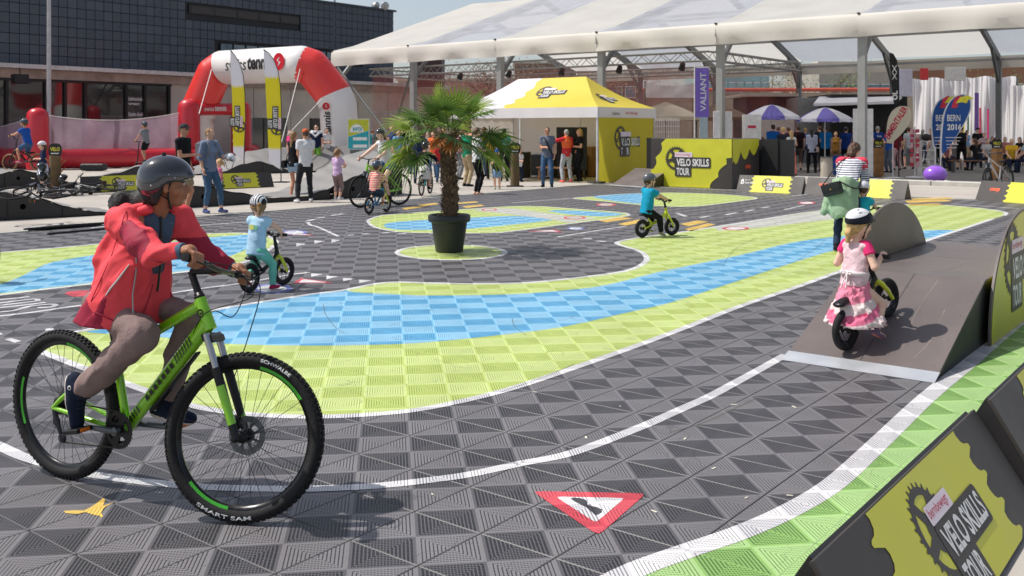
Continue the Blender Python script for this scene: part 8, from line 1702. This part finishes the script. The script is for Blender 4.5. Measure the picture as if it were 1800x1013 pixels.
# parked mountain bike, fallen bikes, wheel at the left picture edge
a, ang, L_ = two_wheels(1772, 336, 1704, 341); b, i = bicycle('mountain_bike', 'parked black, silver and red mountain bike behind the barrier board on the right', dict(col=mat('paint_silver_red', (168, 164, 164), .3, .4, coat=.5), wb=1.03, r=.33, tr=.024, detail=2, knob=False, spokes=28, disc=1, steer=.15, forkcol=BLK), cat='mountain bike'); place(b, a, ang, 0, .06)
def fallen(label, x, y, ang, col, steer=.6): b, i = bicycle('fallen_bicycle', label, dict(col=col, wb=.98, r=.30, tr=.021, detail=1, knob=False, spokes=20, disc=0, steer=steer, bw=.28), cat='bicycle'); p = G(x, y); b.location = p+UP*.09; b.rotation_euler = (Matrix.Rotation(ang, 4, 'Z') @ Matrix.Rotation(math.radians(79), 4, 'X')).to_euler(); return b
fallen('white fallen bicycle with handlebar sticking up beside the log post', 142, 344, -2.75, WPLAS); fallen('dark fallen bicycle lying in front of the yellow barrier board', 205, 341, -2.6, BLK); fallen('black bicycle lying on the pump track module at the left edge', 62, 378, 2.9, BLK, .2)
for o in bpy.data.objects:
    if o.name.startswith('fallen_bicycle') and 'module' in o.get('label', ''): o.location = G(30, 352, .5)+V((.3, .5, 0)); 
b, i = bicycle('bicycle', 'bicycle just entering the picture at the left edge, only its tyre in view', dict(wb=1.0, r=.33, tr=.024, detail=1, knob=False, disc=0), cat='bicycle'); p = G(-22, 497); b.location = p-V((1.05, -.33, 0)); b.rotation_euler = (0, 0, -.35)
# ------------------------------------------------------------------ standing people
TOPC = {}
def C_(name, rgb): return cloth(name, rgb)
def stand(label, x, y, h, face, c, pose=None, kid=0., fem=False, res=.021, group=None, z=-.02):
    p = G(x, y, z); p.z = z; r, J = person(label, (0, 0, 0), 0, h, c, pose, kid, fem, res, group); r.location = p; r.rotation_euler = (0, 0, math.radians(face-90)); return r, J
B_, H_b, H_bl, H_k, H_g = cloth('beige', (176, 156, 124)), hairm('brown'), hairm('blond'), hairm('black'), hairm('grey')
JEA = cloth('jeans_blue', (64, 92, 124)); DJ = cloth('jeans_dark', (36, 44, 66))
def D(top, bottom, hair=H_b, hs='short', legs='long', sl='short', shoes=SHB, **k): d = dict(top=top, bottom=bottom, hair=hair, hairstyle=hs, legs=legs, sleeve=sl, shoes=shoes); d.update(k); return d
r, J = stand('man in black T-shirt, dark cap and sunglasses behind the red rider', 322, 380, 1.78, -10, D(BKC, B_, legs='short', cap=cloth('cap_charcoal', (52, 54, 58)), glasses=True, skin='tan', bulk=1.12), dict(hands=('belly', None), yaw=-.1), res=.015)
r, J = stand('blond woman in blue-grey top and jeans holding a black and white helmet', 368, 375, 1.70, -35, D(cloth('dusty_blue', (122, 136, 162)), cloth('jeans_mid', (74, 104, 134)), hairm('dkblond'), 'short', 'ankle', 'half', cloth('trainer_blue', (70, 84, 128)), lloose=.004, skin='fair'), dict(hands=(None, np.array([-.20, .26, 1.12])), feet=((.06, -.05, .075), (-.20, .12, .075)), yaw=.25), 0, True, .0145)
m = MB(); s_ = J['s']
for sg in (1, -1): q = [V(J['Ch']-J['fwd']*.13+J['rt']*.1*sg), V(J['Sh']+J['rt']*.1*sg+J['sd']*.05), V(J['Ch']+J['rt']*.1*sg+J['fwd']*.14), V(J['W']+J['rt']*.13*sg+J['fwd']*.05)]; m.tube(smooth_poly(q, 4), .017, 6, flat=.4)
m.build('rucksack_straps', GRC, r); MB().box(V(J['Ch']-J['fwd']*.2-J['sd']*.04), (.28, .13, .4), (V(J['rt']), V(J['fwd']), V(J['sd'])), 0, .05).build('rucksack', cloth('rucksack_grey', (96, 98, 104)), r)
hp0 = r.matrix_basis @ V((-.26, .30, 1.10)); loose_helmet('black and white helmet held by the blond woman in jeans', hp0, mat('helmet_bw', (196, 198, 202), .3, 0, .9, 12), .14, .5)
stand('small child in pink top partly hidden behind the blond woman in jeans', 386, 352, .98, 200, D(cloth('rose', (222, 120, 150)), cloth('pale_grey', (190, 190, 196)), H_bl, 'pony', shoes=SHP), None, .9, True)
stand('man in white T-shirt, orange cap and black trousers seen from behind', 537, 356, 1.68, 118, D(WHC, cloth('charcoal', (40, 42, 46)), cap=cloth('cap_orange', (198, 92, 44)), shoes=SHW, skin='tan'), dict(hands=('belly', 'belly'), feet=((.16, .10, .075), (-.20, -.06, .075))), res=.0145)
stand('woman in black vest and pale denim shorts beside the man in the orange cap', 516, 352, 1.62, 60, D(BKC, cloth('pale_denim', (150, 174, 196)), hairm('dkblond'), 'long', 'mini', 'none', SHP, skin='tan', bag=BKC, bagside=-1), dict(hands=(None, 'belly')), 0, True, .017)
stand('girl in lilac T-shirt and brown shorts with a blond ponytail clapping her hands', 593, 351, 1.22, 60, D(cloth('lilac', (208, 176, 214)), cloth('taupe', (136, 114, 112)), hairm('dkblond'), 'pony', 'capri', shoes=SHW), dict(hands=('chest', 'belly')), .5, True, .016)
stand('child with white helmet in dark blue top and pale skirt beside the log post', 76, 331, 1.32, 215, D(NVC, cloth('pale_blue_skirt', (196, 204, 220)), H_b, 'bob', 'skirt', 'half', skirt=.26, flare=.25, helmet=mat('helmet_white', (214, 214, 220), .3, coat=.4), skin='fair'), dict(hands=('belly', 'belly'), nod=.2), .45, True, .018)
r, J = stand('man in checked grey shirt, jeans and sunglasses standing in front of the tent', 962, 329, 1.73, 262, D(mat('cloth_check_grey', (98, 106, 120), .85, 0, .3, 40, .3, 60), JEA, glasses=True, shoes=BKC, skin='tan', bag=mat('notebook_white', (210, 212, 220), .6) if 0 else None), dict(hands=('belly', None), feet=((.12, .0, .075), (-.14, .08, .075))), res=.015)
MB().tube(smooth_poly([V(J['Sh']+J['rt']*.12+J['sd']*.05), V(J['Ch']+J['fwd']*.16), V(J['P']-J['rt']*.17+J['fwd']*.05)], 5), .02, 6, flat=.3).build('shoulder_strap', BKC, r)
r, J = stand('grey-haired woman in orange vest and light grey trousers facing the black screen', 996, 321, 1.66, 112, D(cloth('red_top', (206, 52, 58)), LGC, H_g, 'short', sl='half', shoes=cloth('coral_shoe', (236, 104, 96))), dict(hands=('chest', np.array([-.3, .25, 1.38])), feet=((.18, .05, .075), (-.16, -.05, .075))), 0, True, .016)
solid('vest', [('c', J['W'], J['Ch'], .145, .165, (J['fwd'], 1.4)), ('c', J['Ch'], J['Sh']-J['sd']*.03, .165, .13, (J['fwd'], 1.5))], cloth('orange_vest', (240, 110, 62)), r, .016, .02, cuts=[(J['W'], -J['sd'])])
stand('blond woman in black standing beside the grey-haired woman at the tent', 1019, 319, 1.68, 200, D(BKC, BKC, H_bl, 'long', skin='fair'), dict(hands=('hip', 'belly')), 0, True, .018)
stand('boy in white T-shirt and dark jeans at the left tent pole', 913, 320, 1.10, 300, D(WHC, DJ, hairm('brown'), shoes=BKC), dict(hands=('belly', 'belly')), .75, res=.017)
stand('boy with blue cap, black T-shirt and denim shorts holding the balloon string', 874, 333, 1.12, 268, D(BKC, cloth('denim_light', (128, 156, 190)), cap=cloth('cap_blue', (38, 92, 190)), legs='short', shoes=cloth('shoe_green_white', (190, 200, 180))), dict(hands=('chest', None)), .7, res=.0155)
stand('woman in white blouse and black trousers with a ponytail just right of the palm trunk', 838, 343, 1.70, 25, D(WHC, BKC, H_b, 'pony', shoes=None, lloose=.003), dict(hands=('belly', 'belly')), 0, True, .015)
stand('man in green shirt and beige trousers behind the woman in the white blouse', 820, 328, 1.74, 40, D(cloth('green_shirt', (0, 132, 96)), B_, shoes=BKC), dict(hands=('belly', 'chest')), res=.018)
stand('man in dark shirt and blue jeans behind the ponytailed woman', 851, 310, 1.74, 230, D(cloth('dark_slate', (48, 46, 56)), JEA), dict(hands=('belly', None)))
stand('woman in mustard top and black trousers reaching out towards her left', 863, 315, 1.66, 95, D(cloth('mustard', (196, 152, 44)), BKC, H_b, 'bob'), dict(hands=('fwd', 'out')), 0, True, .019)
r, J = stand('helper in black T-shirt with yellow VELO print behind the turquoise balloon', 886, 319, 1.70, 95, D(BKC, BKC, H_k, 'short'), dict(hands=('belly', 'out')), res=.019)
m = MB(); add_text(m, 'VELO', V(J['Ch']+J['fwd']*-.165-J['rt']*.13), V(J['rt']), V(J['sd']), .26, .08, 0, .03); m.build('print', mat('print_sign_yellow', (226, 216, 60), .5), r)
stand('person in navy jacket and dark trousers left of the palm holding a child', 735, 323, 1.70, 80, D(NVC, DJ, H_k, 'short', sl='long'), dict(hands=('fwd', 'belly')))
stand('toddler with bright pink helmet between the palm leaves', 744, 318, .95, 200, D(cloth('pale_pink', (226, 180, 200)), cloth('pale_grey', (190, 190, 196)), H_bl, helmet=mat('helmet_pink', (226, 50, 130), .3, coat=.4)), None, .9, True)
stand('person in orange top behind the palm trunk', 762, 312, 1.6, 250, D(cloth('orange_top', (226, 110, 60)), JEA, H_b, 'long'), dict(hands=('belly', 'belly')), 0, True)
stand('person in pale pink shirt right behind the palm leaves', 806, 316, 1.72, 20, D(cloth('pale_rose', (220, 190, 196)), GRC, H_b), dict(hands=('chest', 'belly')))
stand('person in red top and jeans behind the palm trunk on its left', 772, 321, 1.3, 300, D(cloth('red_top', (206, 52, 58)), JEA, H_b), None, .4)
# behind the grey bank
r, J = stand('man in navy with white sweater over his shoulders behind the grey bank', 556, 300, 1.84, 268, D(cloth('deep_navy', (26, 36, 66)), cloth('lime_shorts', (120, 170, 70)), glasses=True, legs='short', bulk=1.1), dict(hands=(None, None)))
solid('sweater', [('c', J['Sr']+J['sd']*.03, J['Sl']+J['sd']*.03, .085, .085), ('c', J['Sr']-J['rt']*.05+J['fwd']*.11, J['Ch']+J['fwd']*.17, .045, .035), ('c', J['Sl']+J['rt']*.05+J['fwd']*.11, J['Ch']+J['fwd']*.17-J['sd']*.03, .045, .03)], WHC, r, .02, .02)
stand('dark-haired woman in white blouse behind the grey bank', 574, 299, 1.70, 300, D(WHC, JEA, H_k, 'long'), dict(hands=('belly', 'belly')), 0, True)
stand('person in black with cap behind the grey bank near the arch leg', 588, 296, 1.68, 220, D(BKC, BKC, cap=BKC, sl='half'), dict(hands=('belly', 'belly')))
stand('woman in pink top beyond the feather flag', 510, 300, 1.62, 230, D(cloth('fuchsia', (206, 60, 120)), JEA, hairm('ginger'), 'long'), None, 0, True)
stand('man in orange shirt with cap walking near the info board', 640, 292, 1.70, 250, D(cloth('rust', (190, 90, 50)), DJ, cap=BKC), None)
for k, (x, y, h, f, c, lb) in enumerate(((1359, 303, 1.84, 80, D(cloth('azure_jacket', (22, 96, 172)), DJ, H_b, sl='long', bulk=1.25), 'broad man in azure jacket and dark jeans seen from behind right of the yellow box'),
    (1377, 310, 1.74, 60, D(cloth('ink', (34, 38, 52)), cloth('mint_shorts', (186, 206, 206)), H_bl, legs='short'), 'blond teenager in dark T-shirt and pale shorts next to the girl in pink trousers'),
    (1391, 311, 1.62, 92, D(WHC, cloth('salmon_trousers', (232, 140, 124)), H_bl, 'long', sl='none', bag=BKC), 'girl in white sleeveless top and salmon trousers with long blond hair'),
    (1403, 300, 1.80, 85, D(cloth('dark_maroon', (48, 28, 34)), cloth('brown_shorts', (110, 92, 76)), H_b, legs='capri', bulk=1.2), 'man in dark maroon shirt and brown shorts behind the long-haired girl'),
    (1427, 305, 1.70, 78, D(cloth('grey_blouse', (170, 174, 194)), BKC, H_k, 'long', sl='half', bag=cloth('bag_rose_grey', (176, 156, 152)), hem=.14), 'woman in grey blouse with long black hair and small shoulder bag'),
    (1451, 301, 1.80, 88, D(cloth('bright_azure', (20, 116, 178)), BKC, H_b, bulk=1.15), 'man in bright azure T-shirt behind the beige litter bag'),
    (1487, 301, 1.76, 95, D(cloth('cobalt', (20, 52, 116)), BKC, H_k, bulk=1.25), 'broad man in cobalt T-shirt left of the white roll-up banner'),
    (1469, 299, 1.55, 250, D(cloth('ochre', (180, 130, 60)), cloth('ochre_brown', (120, 90, 60)), H_bl, 'long'), 'blond person in ochre between the two men in blue'),
    (1441, 295, 1.80, 100, D(BKC, BKC, H_b, bulk=1.1), 'man in black half hidden behind the long-haired woman'),
    (1368, 292, 1.76, 60, D(cloth('red_top', (206, 52, 58)), DJ, H_b), 'person in red with dark hair under the left parasol'),
    (1386, 290, 1.74, 80, D(cloth('plum_shirt', (96, 34, 62)), DJ, H_b), 'person in plum shirt under the left parasol'),
    (1543, 299, 1.78, 95, D(cloth('velo_blue', (24, 60, 132)), DJ, H_g), 'grey-haired helper in blue T-shirt with white print behind the VELO log post'),
    (1563, 304, 1.74, 210, D(cloth('medium_blue', (46, 92, 176)), cloth('grey_jeans', (92, 104, 116)), H_b, 'long'), 'woman in blue T-shirt and grey jeans in front of the cream teardrop flag'),
    (1577, 300, 1.66, 100, D(cloth('dark_red', (120, 30, 46)), cloth('rose_trousers', (206, 160, 160)), H_b, 'long'), 'person in rose trousers right of the woman in blue'),
    (1598, 298, 1.74, 95, D(cloth('pale_shirt', (186, 192, 200)), GRC, H_b, legs='short'), 'man in pale grey shirt beside the postcard rack'),
    (1638, 303, 1.70, 120, D(cloth('wine', (116, 28, 44)), cloth('white_skirt_b', (206, 200, 196)), H_b, 'long'), 'woman in wine red and white between shelf and blue flags'),
    (1690, 299, 1.78, 60, D(BKC, BKC, H_k, legs='capri', sl='none', bulk=1.15), 'man in black shorts with rucksack right of the blue flags'),
    (1416, 290, 1.72, 70, D(cloth('steel_blue', (84, 108, 140)), DJ, H_bl), 'fair-haired person in steel blue under the right parasol'),
    (1502, 290, 1.70, 100, D(cloth('brown_top', (112, 74, 56)), DJ, H_b), 'person in brown top behind the white roll-up banner'),
    (1583, 292, 1.70, 80, D(BKC, DJ, H_b), 'person in black between the cream flag and the postcard rack'),
    (1340, 297, 1.35, 30, D(cloth('sky_top', (110, 160, 200)), cloth('shorts_navy', (40, 48, 80)), H_b, legs='short'), 'child in pale blue top standing beside the black panel of the yellow box'),
    (1719, 292, 1.72, 250, D(BKC, DJ, H_b, cap=BKC), 'man with black cap standing by the seated crowd'), (1730, 296, 1.5, 240, D(cloth('grey_pink', (180, 160, 170)), DJ, H_b, 'long'), 'girl in grey-pink top by the seated crowd'))):
    fem = 'long' in (c.get('hairstyle'),); ps = dict(hands=(('belly', 'belly'), (None, 'belly'), ('chest', None), (None, None))[k % 4], spread=.04*(k % 3), yaw=(.4, -.5, 0, .2, -.2)[k % 5])
    r, J = stand(lb, x, y, h, f, c, ps, .4 if h < 1.4 else 0, fem, .023, 'visitors under and before the pavilion')
    if 'rucksack right' in lb: MB().box(V(J['Ch']-J['fwd']*.2-J['sd']*.05), (.32, .18, .46), (V(J['rt']), V(J['fwd']), V(J['sd'])), 0, .06).build('rucksack', BKC, r)
    if 'white print' in lb: m = MB(); add_text(m, 'TWS', V(J['Ch']-J['fwd']*.17-J['rt']*.12), V(J['rt']), V(J['sd']), .2, .07, 0, .03); m.build('print', WHT, r)
cols = [cloth('s_grey', (110, 104, 104)), BKC, cloth('s_rose', (176, 120, 120)), cloth('s_white', (196, 196, 198)), cloth('s_olive', (90, 88, 66)), NVC]
for k, (x, y, top, hr_, lb) in enumerate(((1779, 303, cloth('yellow_top', (222, 178, 52)), H_bl, 'person in bright yellow top and straw-blond hair sitting on the right bench'), (1712, 300, cols[1], H_b, 'person in black sitting on the long bench, nearest the blue flags'), (1737, 300, cols[3], H_b, 'person in white sitting on the long bench beside the man in black cap'),
      (1752, 292, cols[4], H_k, 'person in olive sitting behind the log post'), (1766, 290, cols[2], H_b, 'person in dull rose sitting left of the person in yellow'), (1790, 291, cols[1], H_k, 'dark-haired person in black sitting behind the person in yellow'), (1800, 303, cloth('pale_cyan', (170, 196, 208)), H_b, 'person in pale cyan at the right picture edge'),
      (1664, 300, cols[2], H_b, 'woman in dull rose sitting between the two blue flags'), (1676, 296, cols[0], H_k, 'person in grey sitting behind the right blue flag'), (1746, 286, cols[5], H_b, 'person in navy sitting in the back row'), (1772, 284, cols[0], H_b, 'person in grey sitting in the back row near the edge'))):
    g = G(x, y); face = (250, 100, 260, 280, 230, 200, 180, 250, 100, 270, 240)[k]
    r, J = person(lb, (0, 0, 0), 0, 1.70, D(top, DJ, hr_, 'long' if k % 2 else 'short'), dict(hip=(0, -.18, .50), lean=.18, hands=(np.array([.12, .22, .62]), np.array([-.1, .26, .60])), feet=((.10, .28, .075), (-.10, .26, .075)), kp=((.1, 1, .6), (-.1, 1, .6))), 0, k % 2 == 1, .024, 'people sitting at the benches')
    r.location = V((g.x, g.y, -.02)); r.rotation_euler = (0, 0, math.radians(face-90))
# stools under those who do not share a bench
for k, (x, y) in enumerate(((1752, 292), (1766, 290), (1790, 291), (1664, 300), (1676, 296), (1746, 286), (1772, 284))):
    g = G(x, y); t_ = thing('stool', 'wooden stool under the seated '+('person in olive', 'person in dull rose left of the one in yellow', 'dark-haired person in black', 'woman in dull rose by the blue flags', 'person in grey by the blue flags', 'person in navy in the back row', 'person in grey in the back row')[k], 'stool', V((g.x, g.y, -.02)), 0, 'wooden stools under the seated visitors'); face = math.radians((280, 230, 200, 250, 100, 270, 240)[k]); c = V((g.x-math.cos(face)*.18, g.y-math.sin(face)*.18, 0)); MB().box(c+UP*.40, (.36, .36, .04), None).build('seat', WD, t_)
    for a in (-.14, .14):
        for b in (-.14, .14): MB().box(c+V((a, b, .19)), (.04, .04, .40), None).build('leg', WD, t_)

# more visitors further back, by the tent, the info board and under the roof
QT = [('teal', (40, 120, 130)), ('cream', (214, 206, 188)), ('brick', (160, 70, 56)), ('mid_grey', (118, 118, 122)), ('sand', (190, 168, 130)), ('forest', (44, 84, 60)), ('plum', (104, 56, 84)), ('sky', (120, 164, 206)), ('black', (26, 26, 30)), ('white', (220, 220, 222)), ('indigo', (44, 52, 110)), ('peach', (226, 160, 130))]
SPOTS = ((655, 287, 'by the info board'), (668, 291, 'right of the info board'), (690, 300, 'behind the woman on the lime bicycle'), (720, 306, 'left of the palm crown'), (708, 296, 'far behind the palm leaves on the left'), (752, 300, 'under the left palm leaves'), (780, 300, 'behind the palm trunk top'), (832, 302, 'between palm and tent'), (846, 298, 'near the second steel post'), (900, 300, 'at the left tent corner'), (795, 296, 'deep behind the palm'), (700, 310, 'beside the orange balloon'),
  (1348, 288, 'left of the man in azure'), (1395, 285, 'under the edge of the left parasol'), (1410, 286, 'between the two parasols'), (1432, 285, 'behind the long black hair'), (1459, 287, 'at the stall counter'), (1476, 286, 'at the stall counter further right'), (1495, 284, 'in the dark of the food stall'), (1555, 288, 'behind the blue-shirted helper'), (1608, 290, 'behind the postcard rack'), (1622, 288, 'behind the white shelf'), (1650, 287, 'behind the left blue flag'), (1700, 286, 'left of the seated back row'), (1760, 280, 'in the last row by the cloth wall'), (1784, 281, 'in the last row at the right edge'), (1716, 281, 'in the last row under the purple ribbon'), (1568, 284, 'behind the cream flag'))
for k, (x, y, wh) in enumerate(SPOTS):
    tn, tc_ = QT[k*5 % 12]; bn_, bc_ = (('jeans', (60, 84, 116)), ('black trousers', (26, 26, 30)), ('beige trousers', (176, 156, 124)))[k % 3]; hn, hm_ = (('brown', H_b), ('black', H_k), ('blond', H_bl), ('grey', H_g))[k*3 % 4]; lg_ = k % 2
    stand('%s-haired %s in %s top %s' % (hn, 'woman' if lg_ else 'man', tn.replace('_', ' '), wh), x, y, 1.62+.18*((k*7) % 5)/4-(.06 if lg_ else 0), (80, 250, 200, 30, 120, 300)[k % 6], D(cloth('q_'+tn, tc_), cloth('q_'+bn_.split()[0], bc_), hm_, 'long' if lg_ else 'short', sl=('short', 'long')[k % 3 == 0]), dict(hands=(('belly', 'belly'), (None, None), ('chest', None), (None, 'hip'))[k % 4], yaw=(.3, -.4, 0)[k % 3]), 0, bool(lg_), .025, 'visitors further back')
